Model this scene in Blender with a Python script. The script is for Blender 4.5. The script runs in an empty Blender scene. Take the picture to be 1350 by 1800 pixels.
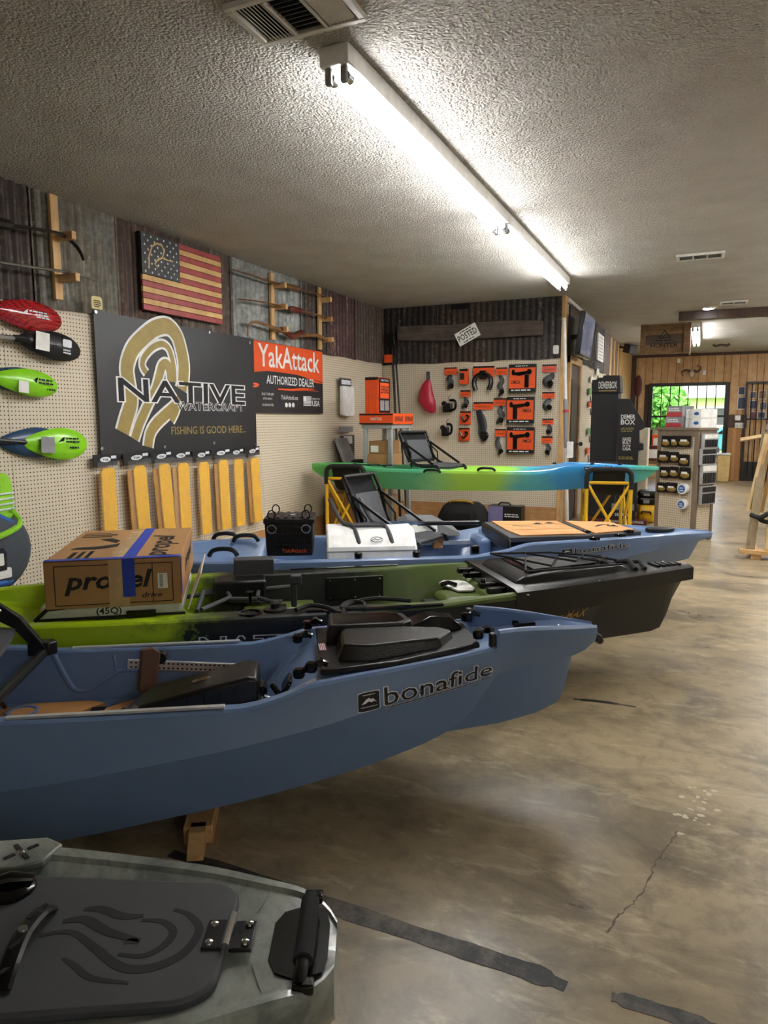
import bpy, bmesh, math, random
from mathutils import Vector, Matrix
random.seed(7)
S = bpy.context.scene
COL = S.collection
R = math.radians
PI = math.pi

# ------------------------------------------------------------------ camera
F = 1242.34                      # focal length in pixels of a 1350 x 1800 frame
CAM = Vector((0, 0, 1.324))
yaw, pit, rol = R(24.117), R(-7.427), R(-.188)
_f = Vector((-math.sin(yaw), math.cos(yaw), 0)); _r = Vector((math.cos(yaw), math.sin(yaw), 0)); _u = Vector((0, 0, 1))
fwd = _f * math.cos(pit) + _u * math.sin(pit)
up0 = _u * math.cos(pit) - _f * math.sin(pit)
rgt = _r * math.cos(rol) + up0 * math.sin(rol)
upv = up0 * math.cos(rol) - _r * math.sin(rol)
cd = bpy.data.cameras.new('camera'); cam = bpy.data.objects.new('camera', cd); COL.objects.link(cam)
cd.sensor_fit = 'VERTICAL'; cd.sensor_height = 36.0; cd.lens = F / 1800 * 36; cd.clip_start = .02; cd.clip_end = 200
cam.matrix_world = Matrix(((rgt.x, upv.x, -fwd.x, CAM.x), (rgt.y, upv.y, -fwd.y, CAM.y), (rgt.z, upv.z, -fwd.z, CAM.z), (0, 0, 0, 1)))
S.camera = cam

# ------------------------------------------------------------------ world, exposure
W = bpy.data.worlds.new('world'); S.world = W; W.use_nodes = True
nt = W.node_tree; nt.nodes.clear()
wo = nt.nodes.new('ShaderNodeOutputWorld'); wb = nt.nodes.new('ShaderNodeBackground')
sk = nt.nodes.new('ShaderNodeTexSky'); sk.sky_type = 'NISHITA'; sk.sun_disc = False; sk.sun_elevation = R(50); sk.sun_rotation = R(140); sk.dust_density = 4; sk.air_density = 1.2
nt.links.new(sk.outputs[0], wb.inputs[0]); nt.links.new(wb.outputs[0], wo.inputs[0]); wb.inputs[1].default_value = .28
S.view_settings.view_transform = 'Standard'; S.view_settings.look = 'None'; S.view_settings.gamma = 1.0
S.view_settings.exposure = 1.84
S.view_settings.use_curve_mapping = False
TUBE_POWER = 14.0                # emission strength of the fluorescent tubes

# ------------------------------------------------------------------ measures of the room (metres)
H = 2.74; XL = -3.84; YB = 8.55; XS = -1.52; YF = 17.1; XR = 4.6; YN = -3.2; PEG = 2.07

def ray(x, y): return rgt * ((x - 675) / F) + upv * ((900 - y) / F) + fwd
def PX(x, y, X=XL): d = ray(x, y); return CAM + d * ((X - CAM.x) / d.x)
def PY(x, y, Y=YB): d = ray(x, y); return CAM + d * ((Y - CAM.y) / d.y)
def PZ(x, y, Z=0.): d = ray(x, y); return CAM + d * ((Z - CAM.z) / d.z)
def frame(o, e1, e2):
    e1 = Vector(e1).normalized(); e2 = Vector(e2); e3 = e1.cross(e2).normalized(); e2 = e3.cross(e1)
    return Matrix(((e1.x, e2.x, e3.x, o[0]), (e1.y, e2.y, e3.y, o[1]), (e1.z, e2.z, e3.z, o[2]), (0, 0, 0, 1)))
def FL(y, z, out=0, X=XL): return frame((X + out, y, z), (0, 1, 0), (0, 0, 1))       # on a wall that faces +x
def FB(x, z, out=0, Y=YB): return frame((x, Y - out, z), (1, 0, 0), (0, 0, 1))       # on a wall that faces -y
def rotm(ax=0, ay=0, az=0): return (Matrix.Rotation(R(az), 4, 'Z') @ Matrix.Rotation(R(ay), 4, 'Y') @ Matrix.Rotation(R(ax), 4, 'X'))
def tr(x, y, z): return Matrix.Translation((x, y, z))

# ------------------------------------------------------------------ mesh builder
TXT = {}
def text_mesh(s, off=0., shear=0.):
    k = (s, off, shear)
    if k not in TXT:
        cu = bpy.data.curves.new('t', 'FONT'); cu.body = s; cu.size = 1; cu.offset = off; cu.shear = shear; cu.resolution_u = 2; cu.align_x = 'CENTER'
        ob = bpy.data.objects.new('t', cu); me = ob.to_mesh()
        vs = [v.co.copy() for v in me.vertices]; fs = [tuple(p.vertices) for p in me.polygons]
        ob.to_mesh_clear(); bpy.data.objects.remove(ob); bpy.data.curves.remove(cu)
        if not off:
            bb = (min(v.x for v in vs), max(v.x for v in vs), min(v.y for v in vs), max(v.y for v in vs))
        else:
            bb = text_mesh(s, 0., shear)[2]
        TXT[k] = (vs, fs, bb)
    return TXT[k]

class MB:
    def __init__(s, M=None): s.v = []; s.f = []; s.M = M or Matrix()
    def add(s, vs, fs, M=None):
        n = len(s.v); T = s.M @ M if M is not None else s.M
        s.v += [T @ Vector(p) for p in vs]; s.f += [tuple(i + n for i in f) for f in fs]; return s
    def box(s, c, d, M=None, tx=1, ty=1):
        x, y, z = d[0] / 2, d[1] / 2, d[2] / 2
        vs = [(c[0] + a * x * (tx if k > 0 else 1), c[1] + b * y * (ty if k > 0 else 1), c[2] + k * z) for k in (-1, 1) for a, b in ((-1, -1), (1, -1), (1, 1), (-1, 1))]
        return s.add(vs, [(3, 2, 1, 0), (4, 5, 6, 7), (0, 1, 5, 4), (1, 2, 6, 5), (2, 3, 7, 6), (3, 0, 4, 7)], M)
    def bx(s, x0, x1, y0, y1, z0, z1, M=None): return s.box(((x0 + x1) / 2, (y0 + y1) / 2, (z0 + z1) / 2), (abs(x1 - x0), abs(y1 - y0), abs(z1 - z0)), M)
    def prism(s, poly, z0, z1, M=None, inset=0):
        a = sum(poly[i][0] * poly[(i + 1) % len(poly)][1] - poly[(i + 1) % len(poly)][0] * poly[i][1] for i in range(len(poly)))
        if a < 0: poly = poly[::-1]
        n = len(poly); cx = sum(p[0] for p in poly) / n; cy = sum(p[1] for p in poly) / n
        top = [(cx + (p[0] - cx) * (1 - inset), cy + (p[1] - cy) * (1 - inset)) for p in poly]
        vs = [(p[0], p[1], z0) for p in poly] + [(p[0], p[1], z1) for p in top]
        return s.add(vs, [tuple(range(n - 1, -1, -1)), tuple(range(n, 2 * n))] + [(i, (i + 1) % n, n + (i + 1) % n, n + i) for i in range(n)], M)
    def tube(s, pts, r, n=8, closed=False, M=None, sq=1.):
        P = [Vector(p) for p in pts]; m = len(P); rr = r if isinstance(r, (list, tuple)) else [r] * m
        prev = None; rings = []
        for i, p in enumerate(P):
            a = P[(i - 1) % m] if (i or closed) else p; b = P[(i + 1) % m] if (i < m - 1 or closed) else p
            t = ((b - p).normalized() + (p - a).normalized()) if (b - p).length and (p - a).length else (b - a)
            t = t.normalized() if t.length > 1e-9 else Vector((0, 0, 1))
            if prev is None:
                h = Vector((0, 0, 1)) if abs(t.z) < .9 else Vector((1, 0, 0)); x = h.cross(t).normalized()
            else:
                x = prev - t * prev.dot(t); x = x.normalized() if x.length > 1e-6 else t.orthogonal().normalized()
            prev = x; y = t.cross(x)
            rings.append([p + x * (rr[i] * math.cos(2 * PI * k / n)) + y * (rr[i] * sq * math.sin(2 * PI * k / n)) for k in range(n)])
        vs = [q for g in rings for q in g]; fs = []
        for i in range(m if closed else m - 1):
            j = (i + 1) % m
            for k in range(n): fs.append((i * n + k, i * n + (k + 1) % n, j * n + (k + 1) % n, j * n + k))
        if not closed: fs += [tuple(range(n - 1, -1, -1)), tuple((m - 1) * n + k for k in range(n))]
        return s.add(vs, fs, M)
    def lathe(s, prof, n=24, M=None):
        vs = [(r * math.cos(2 * PI * k / n), r * math.sin(2 * PI * k / n), z) for r, z in prof for k in range(n)]; m = len(prof)
        fs = [(i * n + k, i * n + (k + 1) % n, (i + 1) * n + (k + 1) % n, (i + 1) * n + k) for i in range(m - 1) for k in range(n)]
        return s.add(vs, fs + [tuple(range(n - 1, -1, -1)), tuple((m - 1) * n + k for k in range(n))], M)
    def loft(s, rings, cap=True, closed=True, M=None):
        n = len(rings[0]); m = len(rings); vs = [p for g in rings for p in g]
        fs = [(i * n + k, i * n + (k + 1) % n, (i + 1) * n + (k + 1) % n, (i + 1) * n + k) for i in range(m - 1) for k in range(n if closed else n - 1)]
        if cap and closed: fs += [tuple(range(n - 1, -1, -1)), tuple((m - 1) * n + k for k in range(n))]
        return s.add(vs, fs, M)
    def grid(s, nx, ny, fn, M=None):
        vs = [fn(i / nx, j / ny) for j in range(ny + 1) for i in range(nx + 1)]
        return s.add(vs, [(j * (nx + 1) + i, j * (nx + 1) + i + 1, (j + 1) * (nx + 1) + i + 1, (j + 1) * (nx + 1) + i) for j in range(ny) for i in range(nx)], M)
    def sheet(s, nx, ny, fn, th, M=None):           # a grid with thickness th along local z
        s.grid(nx, ny, fn, M); s2 = MB(); s2.grid(nx, ny, lambda a, b: (lambda p: (p[0], p[1], p[2] - th))(fn(a, b)))
        s.add(s2.v, [f[::-1] for f in s2.f], M)
        bd = [i for i in range(nx + 1)] + [j * (nx + 1) + nx for j in range(1, ny + 1)] + [ny * (nx + 1) + i for i in range(nx - 1, -1, -1)] + [j * (nx + 1) for j in range(ny - 1, 0, -1)]
        n = (nx + 1) * (ny + 1); o = len(s.v) - 2 * n
        s.f += [(o + bd[i], o + n + bd[i], o + n + bd[(i + 1) % len(bd)], o + bd[(i + 1) % len(bd)]) for i in range(len(bd))]
        return s
    def text(s, t, c, w=None, h=None, off=0., shear=0., z=0., M=None, anchor='c'):
        vs, fs, (x0, x1, y0, y1) = text_mesh(t, off, shear)
        if w is None: k = h / (y1 - y0); w = k * (x1 - x0)
        if h is None: k = w / (x1 - x0); h = k * (y1 - y0)
        kx, ky = w / (x1 - x0), h / (y1 - y0); mx, my = (x0 + x1) / 2, (y0 + y1) / 2
        ax = c[0] + (w / 2 if anchor == 'l' else 0)
        return s.add([(ax + (v.x - mx) * kx, c[1] + (v.y - my) * ky, z) for v in vs], fs, M)
    def bars(s, x0, x1, y0, y1, n, z=0., M=None, seed=1, t=.0005):      # lines of print too small to read
        rr = random.Random(seed); h = (y1 - y0) / n
        for i in range(n):
            x = x0
            while x < x1 - .12 * (x1 - x0):
                w = min(x1 - x, (x1 - x0) * rr.uniform(.10, .28)); yc = y1 - (i + .5) * h; s.bx(x, x + w, yc - h * .27, yc + h * .27, z, z + t, M); x += w + (x1 - x0) * .045
        return s
    def line(s, a, b, w, z, M=None, t=.0006):       # flat stroke in the xy plane
        a = Vector(a); b = Vector(b); d = (b - a); d = d.normalized() if d.length else Vector((1, 0)); n = Vector((-d.y, d.x)) * (w / 2)
        return s.prism([tuple(a - n), tuple(b - n), tuple(b + n), tuple(a + n)], z, z + t, M)
    def ribbon(s, pts, ws, z, M=None, t=.0006):     # flat brush stroke along a path
        n = len(pts); P = [Vector(p) for p in pts]; L = []; Rr = []
        for i, p in enumerate(P):
            d = (P[min(i + 1, n - 1)] - P[max(i - 1, 0)]).normalized(); q = Vector((-d.y, d.x)) * (ws[i] if isinstance(ws, (list, tuple)) else ws) / 2
            L.append(p + q); Rr.append(p - q)
        vs = [(q.x, q.y, zz) for zz in (z, z + t) for q in L + Rr]; fs = []
        for i in range(n - 1):
            fs += [(2 * n + i, 3 * n + i, 3 * n + i + 1, 2 * n + i + 1), (i, i + 1, n + i + 1, n + i), (i, 2 * n + i, 2 * n + i + 1, i + 1), (n + i, n + i + 1, 3 * n + i + 1, 3 * n + i)]
        return s.add(vs, fs, M)
    def mesh(s, name, smooth=35):
        me = bpy.data.meshes.new(name); me.from_pydata([tuple(p) for p in s.v], [], s.f); me.update()
        if smooth:
            me.polygons.foreach_set('use_smooth', [True] * len(me.polygons)); me.set_sharp_from_angle(angle=R(smooth))
        return me

def smooth_path(pts, k=6, closed=False):
    P = [Vector(p) for p in pts]; n = len(P); out = []
    for i in range(n if closed else n - 1):
        g = lambda j: P[j % n] if closed else P[max(0, min(n - 1, j))]
        a, b, c, d = g(i - 1), g(i), g(i + 1), g(i + 2)
        for q in range(k):
            t = q / k
            out.append(.5 * (2 * b + (c - a) * t + (2 * a - 5 * b + 4 * c - d) * t * t + (3 * b - a - 3 * c + d) * t ** 3))
    if not closed: out.append(P[-1])
    return out
def arc(cx, cy, r, a0, a1, n=8): return [(cx + r * math.cos(R(a0 + (a1 - a0) * i / n)), cy + r * math.sin(R(a0 + (a1 - a0) * i / n))) for i in range(n + 1)]
def rrect(x0, x1, y0, y1, r, n=4): return arc(x1 - r, y0 + r, r, -90, 0, n) + arc(x1 - r, y1 - r, r, 0, 90, n) + arc(x0 + r, y1 - r, r, 90, 180, n) + arc(x0 + r, y0 + r, r, 180, 270, n)
def ell(cx, cy, rx, ry, n=20): return [(cx + rx * math.cos(2 * PI * i / n), cy + ry * math.sin(2 * PI * i / n)) for i in range(n)]

# ------------------------------------------------------------------ objects
PM = {}
def tag(o, label, cat, group=None, kind=None):
    if label: o['label'] = label
    if cat: o['category'] = cat
    if group: o['group'] = group
    if kind: o['kind'] = kind
    return o
def thing(name, label, cat, loc=(0, 0, 0), rz=0., group=None):
    o = bpy.data.objects.new(name, None); COL.objects.link(o); o.empty_display_size = .05
    o.location = loc; o.rotation_euler = (0, 0, R(rz)); tag(o, label, cat, group)
    PM[o] = Matrix.Translation(loc) @ Matrix.Rotation(R(rz), 4, 'Z'); return o
def part(name, mb, mat, parent=None, smooth=35, bevel=0., world=True, label=None, seg=2):
    """one mesh object; its builder's coordinates are world ones unless world=False"""
    if parent is not None and world:
        inv = PM[parent].inverted(); mb.v = [inv @ p for p in mb.v]
    me = mb.mesh(name, smooth); o = bpy.data.objects.new(name, me); COL.objects.link(o)
    for m in (mat if isinstance(mat, (list, tuple)) else [mat]): me.materials.append(MAT[m] if isinstance(m, str) else m)
    if parent is not None: o.parent = parent; PM[o] = PM[parent].copy()
    else: PM[o] = Matrix()
    if bevel:
        b = o.modifiers.new('bevel', 'BEVEL'); b.width = bevel; b.segments = seg; b.limit_method = 'ANGLE'; b.angle_limit = R(40)
    if label: o['label'] = label
    return o
def solo(name, mb, mat, label, cat, group=None, **kw):
    """a thing that is a single mesh; its origin sits at the middle of its base"""
    xs = [p.x for p in mb.v]; ys = [p.y for p in mb.v]; z0 = min(p.z for p in mb.v)
    c = Vector(((min(xs) + max(xs)) / 2, (min(ys) + max(ys)) / 2, z0)); mb.v = [p - c for p in mb.v]
    o = part(name, mb, mat, None, **kw); o.location = c; PM[o] = Matrix.Translation(c); return tag(o, label, cat, group)
def struct(name, mb, mat, parent=None, **kw):
    o = part(name, mb, mat, parent, **kw)
    if parent is None: o['kind'] = 'structure'
    return o
def copy_tree(o, loc=None, rz=None, label=None, parent=None):
    c = o.copy(); COL.objects.link(c)
    if parent is not None: c.parent = parent
    if loc is not None: c.location = loc
    if rz is not None: c.rotation_euler = (0, 0, R(rz))
    if label: c['label'] = label
    for ch in list(o.children): copy_tree(ch, parent=c)
    return c

# ------------------------------------------------------------------ materials
MAT = {}
class NG:
    def __init__(s, name):
        m = bpy.data.materials.new(name); m.use_nodes = True; s.m = m; s.nt = m.node_tree; s.p = s.nt.nodes['Principled BSDF']; MAT[name] = m
    def n(s, t, **kw):
        x = s.nt.nodes.new('ShaderNode' + t)
        for k, v in kw.items(): setattr(x, k, v)
        return x
    def l(s, a, b): s.nt.links.new(a, b)
    def coord(s, kind='Object', scale=(1, 1, 1), rot=(0, 0, 0), loc=(0, 0, 0)):
        if kind == 'World': o = s.n('NewGeometry').outputs['Position']
        else: o = s.n('TexCoord').outputs[kind]
        mp = s.n('Mapping'); mp.inputs['Scale'].default_value = scale; mp.inputs['Rotation'].default_value = rot; mp.inputs['Location'].default_value = loc; s.l(o, mp.inputs[0]); return mp.outputs[0]
    def noise(s, vec, scale, detail=4, rough=.55, dist=0):
        x = s.n('TexNoise'); x.inputs['Scale'].default_value = scale; x.inputs['Detail'].default_value = detail; x.inputs['Roughness'].default_value = rough; x.inputs['Distortion'].default_value = dist; s.l(vec, x.inputs['Vector']); return x.outputs[0]
    def ramp(s, fac, stops):
        r = s.n('ValToRGB'); e = r.color_ramp.elements
        while len(e) < len(stops): e.new(.5)
        for i, (p, c) in enumerate(stops): e[i].position = p; e[i].color = (c[0], c[1], c[2], 1) if isinstance(c, (tuple, list)) else (c, c, c, 1)
        s.l(fac, r.inputs[0]); return r.outputs[0]
    def mix(s, f, a, b, mode='MIX'):
        x = s.n('MixRGB', blend_type=mode)
        for sock, v in ((x.inputs[0], f), (x.inputs[1], a), (x.inputs[2], b)):
            if isinstance(v, (int, float)): sock.default_value = v if sock.type == 'VALUE' else (v, v, v, 1)
            elif isinstance(v, (tuple, list)): sock.default_value = (*v[:3], 1)
            else: s.l(v, sock)
        return x.outputs[0]
    def math(s, op, a, b=0.):
        x = s.n('Math', operation=op)
        for sock, v in ((x.inputs[0], a), (x.inputs[1], b)):
            if isinstance(v, (int, float)): sock.default_value = v
            else: s.l(v, sock)
        return x.outputs[0]
    def bump(s, h, dist=.01, strength=1.):
        b = s.n('Bump'); b.inputs['Distance'].default_value = dist; b.inputs['Strength'].default_value = strength; s.l(h, b.inputs['Height']); s.l(b.outputs[0], s.p.inputs['Normal']); return b
    def set(s, col=None, rough=.5, metal=0., spec=.5, coat=0., trans=0.):
        for nme, v in (('Base Color', col), ('Roughness', rough), ('Metallic', metal), ('Specular IOR Level', spec), ('Coat Weight', coat), ('Transmission Weight', trans)):
            if v is None: continue
            if isinstance(v, (int, float)): s.p.inputs[nme].default_value = v
            elif isinstance(v, (tuple, list)): s.p.inputs[nme].default_value = (*v[:3], 1)
            else: s.l(v, s.p.inputs[nme])
        return s
def hx(h):
    c = [int(h[i:i + 2], 16) / 255 for i in (0, 2, 4)]
    return tuple(x / 12.92 if x < .04045 else ((x + .055) / 1.055) ** 2.4 for x in c)
def plain(name, col, rough=.5, metal=0., var=.12, scale=14., bump=0., coat=0., spec=.5):
    g = NG(name); c = hx(col) if isinstance(col, str) else col
    v = g.coord(); nz = g.noise(v, scale, 5)
    g.set(g.ramp(nz, [(.3, tuple(x * (1 - var) for x in c)), (.7, tuple(min(1, x * (1 + var)) for x in c))]), g.ramp(nz, [(.2, max(.02, rough - .06)), (.8, min(1, rough + .06))]), metal, spec, coat)
    if bump: g.bump(g.noise(v, scale * 8, 3), bump, .6)
    return g
def wood(name, c1, c2, axis=2, rough=.6, scale=1.):
    g = NG(name); sc = [18 * scale] * 3; sc[axis] = 1.2 * scale; v = g.coord('Object', tuple(sc)); n1 = g.noise(v, 1.6, 6, .6, 1.2); n2 = g.noise(g.coord('Object', (3, 3, 3)), 2.2, 3)
    c = g.mix(g.ramp(n2, [(.35, 0.), (.75, .5)]), g.ramp(n1, [(.3, hx(c1)), (.7, hx(c2))]), hx(c1), 'MULTIPLY'); g.set(c, rough); g.bump(n1, .002, .5); return g
def emit(name, col, strength):
    g = NG(name); g.set(col, .4); g.p.inputs['Emission Color'].default_value = (*col, 1); g.p.inputs['Emission Strength'].default_value = strength; return g

# ---- materials of the setting
g = NG('popcorn'); v = g.coord('World'); n1 = g.noise(v, 72, 3, .6); vo = g.n('TexVoronoi', feature='SMOOTH_F1'); vo.inputs['Scale'].default_value = 100; g.l(v, vo.inputs['Vector'])
hgt = g.math('ADD', g.math('MULTIPLY', n1, .9), g.math('MULTIPLY', vo.outputs['Distance'], -.7))
g.set(g.mix(g.ramp(g.noise(v, 3, 3), [(.3, 0.), (.7, 1.)]), hx('c6c1ba'), hx('d3cfc8')), .95, spec=.1); g.bump(hgt, .022, 1.)
g = NG('concrete'); v = g.coord('World'); a = g.noise(v, .55, 6, .55, .3); b = g.noise(g.coord('World', (1, 1.7, 1), (0, 0, .6)), 1.7, 12, .66, .7); c = g.noise(v, 9, 10, .72, .3); d = g.noise(g.coord('World', (1, 3, 1), (0, 0, .9)), 3.4, 10, .75, .5)
col = g.mix(g.ramp(a, [(.36, 0.), (.64, 1.)]), hx('94856c'), hx('b9a581'))
col = g.mix(g.ramp(b, [(.36, .8), (.53, .0)]), col, hx('695e4f'))
col = g.mix(g.ramp(d, [(.53, 0.), (.68, .7)]), col, hx('d3c3a3'))
col = g.mix(g.ramp(c, [(.34, .5), (.52, 0.)]), col, hx('665a49'))
g.set(col, g.ramp(b, [(.3, .26), (.7, .42)]), spec=.5); g.bump(g.mix(.5, d, c), .002, .3)
def pegboard(name, kind):
    g = NG(name); v = g.coord(kind); sx = g.n('SeparateXYZ'); g.l(v, sx.inputs[0]); P_ = .0254
    cell = lambda o: g.math('SUBTRACT', g.math('FRACT', g.math('MULTIPLY', o, 1 / P_)), .5)
    a_, b_ = cell(g.math('ADD', sx.outputs[0], sx.outputs[1])), cell(sx.outputs[2])
    d_ = g.math('SQRT', g.math('ADD', g.math('MULTIPLY', a_, a_), g.math('MULTIPLY', b_, b_))); hole = g.math('LESS_THAN', d_, .17)
    g.set(g.mix(hole, g.mix(g.noise(v, 2), hx('d6c8b0'), hx('e0d4be')), hx('3a2c20')), .55, spec=.3); g.bump(g.math('SUBTRACT', 1., hole), .004, 1.)
pegboard('pegboard', 'World'); pegboard('pegboard_local', 'Object')
def corrugated(name, base, rust, amt, dirt='2c2320', seed=0., metal=.35):
    g = NG(name); v = g.coord('World', (15, 15, .8), loc=(seed, seed * 2, 0)); v2 = g.coord('World', (1, 1, 1), loc=(seed, 0, seed))
    n1 = g.noise(v, 1.7, 8, .65, .4); n2 = g.noise(v2, 22, 8, .7); n3 = g.noise(v2, 3.2, 5)
    c = g.mix(g.ramp(g.mix(.5, n1, n3), [(.5 - amt * .5, 0.), (.62 - amt * .35, 1.)]), hx(base), hx(rust))
    c = g.mix(g.ramp(g.mix(.55, n2, n1), [(.36, .9), (.54, 0.)]), c, hx(dirt)); c = g.mix(g.ramp(g.mix(.5, n2, n1), [(.54, 0.), (.72, .6)]), c, hx('b3ad9f'))
    g.set(c, g.ramp(n2, [(.3, .7), (.7, .5)]), metal); g.bump(n2, .003, .5)
corrugated('tin_brown', '5a483a', '3a2a20', .5, seed=1, metal=.1); corrugated('tin_grey', '878b85', '6b6355', .3, '3a3730', 2, .25); corrugated('tin_rust', '6f5340', '4a3023', .5, '2a1e18', 3, .1)
corrugated('tin_bright', 'a9adab', '7b7d79', .2, '4c4b46', 4, .3); corrugated('tin_red', '6d3b3a', '4c2b2a', .5, '2a1a19', 5, .15); corrugated('tin_dusk', '73706a', '54443a', .45, '33291f', 6, .2); corrugated('tin_dark', '4b4340', '302826', .5, '1f1a18', 7, .1)
wood('pine', 'c49a63', 'dcb983'); wood('pine_x', 'c49a63', 'dcb983', 0); wood('pine_y', 'c49a63', 'dcb983', 1); wood('plank', 'b8925f', 'd2ad7d', 2, .5); wood('plank_b', 'bf9a69', 'd8b587', 2, .5); wood('barn', '54453a', '77665a', 0, .85); wood('barn_z', '5b4636', '866c55', 2, .8)
wood('ply', 'b98a55', 'd3a873', 0, .55); wood('driftwood', '4a4039', '6c6056', 0, .9); wood('walnut', '3d2a1f', '5a4030', 2, .5); wood('crate_wood', '735839', 'a3835c', 0, .7); wood('lumber', 'cbb081', 'e3cd9f', 2, .6); wood('lumber_grey', '8a7a60', 'b09c7c', 2, .7)
plain('white_paint', 'd9d6cf', .45); plain('drywall', 'cfc6b6', .8, bump=.001); plain('black_frame', '15120f', .4); plain('steel_white', 'e6e6e2', .35); plain('steel_grey', '8f8f8c', .45); plain('black_plastic', '0b0b0c', .36, bump=.0006); plain('black_gloss', '0b0b0c', .16); plain('black_fabric', '1c1c1f', .9, bump=.001, scale=40); plain('steel', 'b9bcc0', .25, 1.); plain('chrome', 'd8dadc', .12, 1.); plain('dark_grey', '3c3d40', .6); plain('grey', '8b8c8e', .5); plain('white', 'ececea', .5); plain('paper', 'f0efe9', .8); plain('ink', '17171a', .7); plain('brown_trim', '46301f', .5)
emit('tube_light', (.99, .99, .985), TUBE_POWER); emit('downlight', (.9, .95, 1.), 18.)
g = NG('glass'); g.set((1, 1, 1), .02, trans=1.); g.p.inputs['IOR'].default_value = 1.02
g = NG('clear_bag'); g.set((.97, .97, .97), .12, spec=.5); g.p.inputs['Alpha'].default_value = .045
g.bump(g.noise(g.coord('Object', (1, 1, .5)), 38, 3, .5, 1.), .01, .7)

# ------------------------------------------------------------------ the room shell
floor = struct('floor', MB().bx(XL - .1, XR + .1, YN - .1, YF + .1, -.12, 0), 'concrete')
ceiling = struct('ceiling', MB().bx(XL - .1, XR + .1, YN - .1, YF + .1, H, H + .1), 'popcorn')
wall_left = struct('wall_left', MB().bx(XL - .14, XL - .02, YN - .1, YB + .1, 0, H), 'drywall')
wall_back = struct('wall_back', MB().bx(XL - .14, XS - .001, YB + .02, YB + .14, 0, H), 'drywall')
wall_side = struct('wall_side', MB().bx(XS - .14, XS - .02, YB + .141, YF + .1, 0, H), 'drywall')
wall_right = struct('wall_right', MB().bx(XR, XR + .12, YN - .1, YF + .1, 0, H), 'drywall')
wall_near = struct('wall_near', MB().bx(XL - .14, XR + .12, YN - .12, YN, 0, H), 'drywall')
# window in the far wall
wx0, wx1, wz0, wz1 = -1.11, .47, .50, 2.09
wall_far = struct('wall_far', MB().bx(XS - .2, wx0, YF + .03, YF + .14, 0, H).bx(wx1, XR, YF + .03, YF + .14, 0, H).bx(wx0, wx1, YF + .03, YF + .14, 0, wz0).bx(wx0, wx1, YF + .03, YF + .14, wz1, H), 'brown_trim')

def sheetmetal(M, w, h, mat, parent, per=.076, amp=.011):
    n = max(8, int(w / per * 6))
    m = MB(M).grid(n, 1, lambda a, b: (a * w, b * h + (.006 * math.sin(a * w * 9 + w * 31) if b == 0 else 0), amp * math.cos(a * w / per * 2 * PI)))
    return part('corrugated_sheet', m, mat, parent, smooth=60)
for y0, y1, mt in ((YN, -.4, 'tin_grey'), (-.4, .6, 'tin_rust'), (.6, 1.5, 'tin_dusk'), (1.5, 2.4, 'tin_bright'), (2.4, 3.26, 'tin_brown'), (3.26, 3.95, 'tin_grey'), (3.95, 4.62, 'tin_rust'), (4.62, 5.28, 'tin_dusk'), (5.28, 6.47, 'tin_bright'), (6.47, 7.02, 'tin_brown'), (7.02, 7.72, 'tin_red'), (7.72, 8.53, 'tin_dusk')):
    sheetmetal(FL(y0 - .02, PEG - .03, .014 + .006 * random.random()), y1 - y0 + .04, H - PEG + .03, mt, wall_left)
for y0, y1 in ((YN, -2.2), (-2.2, -.98), (-.98, .24), (.24, 1.46), (1.46, 3.02), (3.02, 4.24), (4.24, 5.46), (5.46, 6.68), (6.68, 7.90), (7.9, 8.54)):
    part('pegboard_panel', MB().bx(XL - .018, XL, y0 + .0015, y1 - .0015, .27, PEG), 'pegboard', wall_left)
part('plywood_strip', MB().bx(XL - .018, XL + .004, YN, YB - .002, 0, .268), 'ply', wall_left)
for x0, x1, mt in ((XL, -3.1, 'tin_dark'), (-3.1, -2.35, 'tin_brown'), (-2.35, -1.56, 'tin_dark')):
    sheetmetal(FB(x0 - .01, 2.03, .014), x1 - x0 + .02, H - 2.03, mt, wall_back, amp=.0045)
for x0, x1 in ((XL + .001, -2.62), (-2.62, -1.54)):
    part('pegboard_panel', MB().bx(x0 + .0015, x1 - .0015, YB, YB + .018, .27, 2.055), 'pegboard', wall_back)
part('plywood_strip', MB().bx(XL + .006, -1.54, YB - .004, YB + .018, 0, .268), 'ply', wall_back)
trim_1 = struct('trim_1', MB().bx(XS - .03, XS + .012, YB - .03, YB + .0, 0, H).bx(XS - .018, XS + .012, YB, YB + .12, 0, H), 'pine', bevel=.003)
struct('trim_2', MB().bx(XS + .0, XS + .03, YB + .125, YB + 1.25, H - .05, H - .005), 'white_paint', bevel=.004)
# the side wall, receding
part('upper_panel', MB().bx(XS - .02, XS, YB + .36, 9.78, 2.12, H - .06), 'walnut', wall_side)
door_1 = struct('door_1', MB().bx(XS - .02, XS - .002, YB + .46, 9.70, .01, 2.0), 'walnut')
for k, (a, b) in enumerate(((.15, .85), (.98, 1.82))):
    part('door_panel', MB().bx(XS - .004, XS + .008, YB + .6, 9.56, a, b), 'walnut', door_1, bevel=.006)
part('door_handle', MB().lathe([(.012, 0), (.012, .04), (.028, .05), (.03, .07), (.02, .085)], 12, frame((XS, 9.62, 1.0), (0, 1, 0), (0, 0, 1))), 'steel', door_1)
struct('trim_3', MB().bx(XS - .02, XS + .02, YB + .36, YB + .455, 0, 2.1).bx(XS - .02, XS + .02, 9.705, 9.80, 0, 2.1).bx(XS - .02, XS + .024, YB + .36, 9.80, 2.005, 2.1), 'pine', bevel=.004)
for y0, y1 in ((9.82, 11.1), (11.1, 12.6)):
    part('pegboard_panel', MB().bx(XS - .018, XS, y0, y1 - .003, .27, 2.07), 'pegboard', wall_side)
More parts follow.
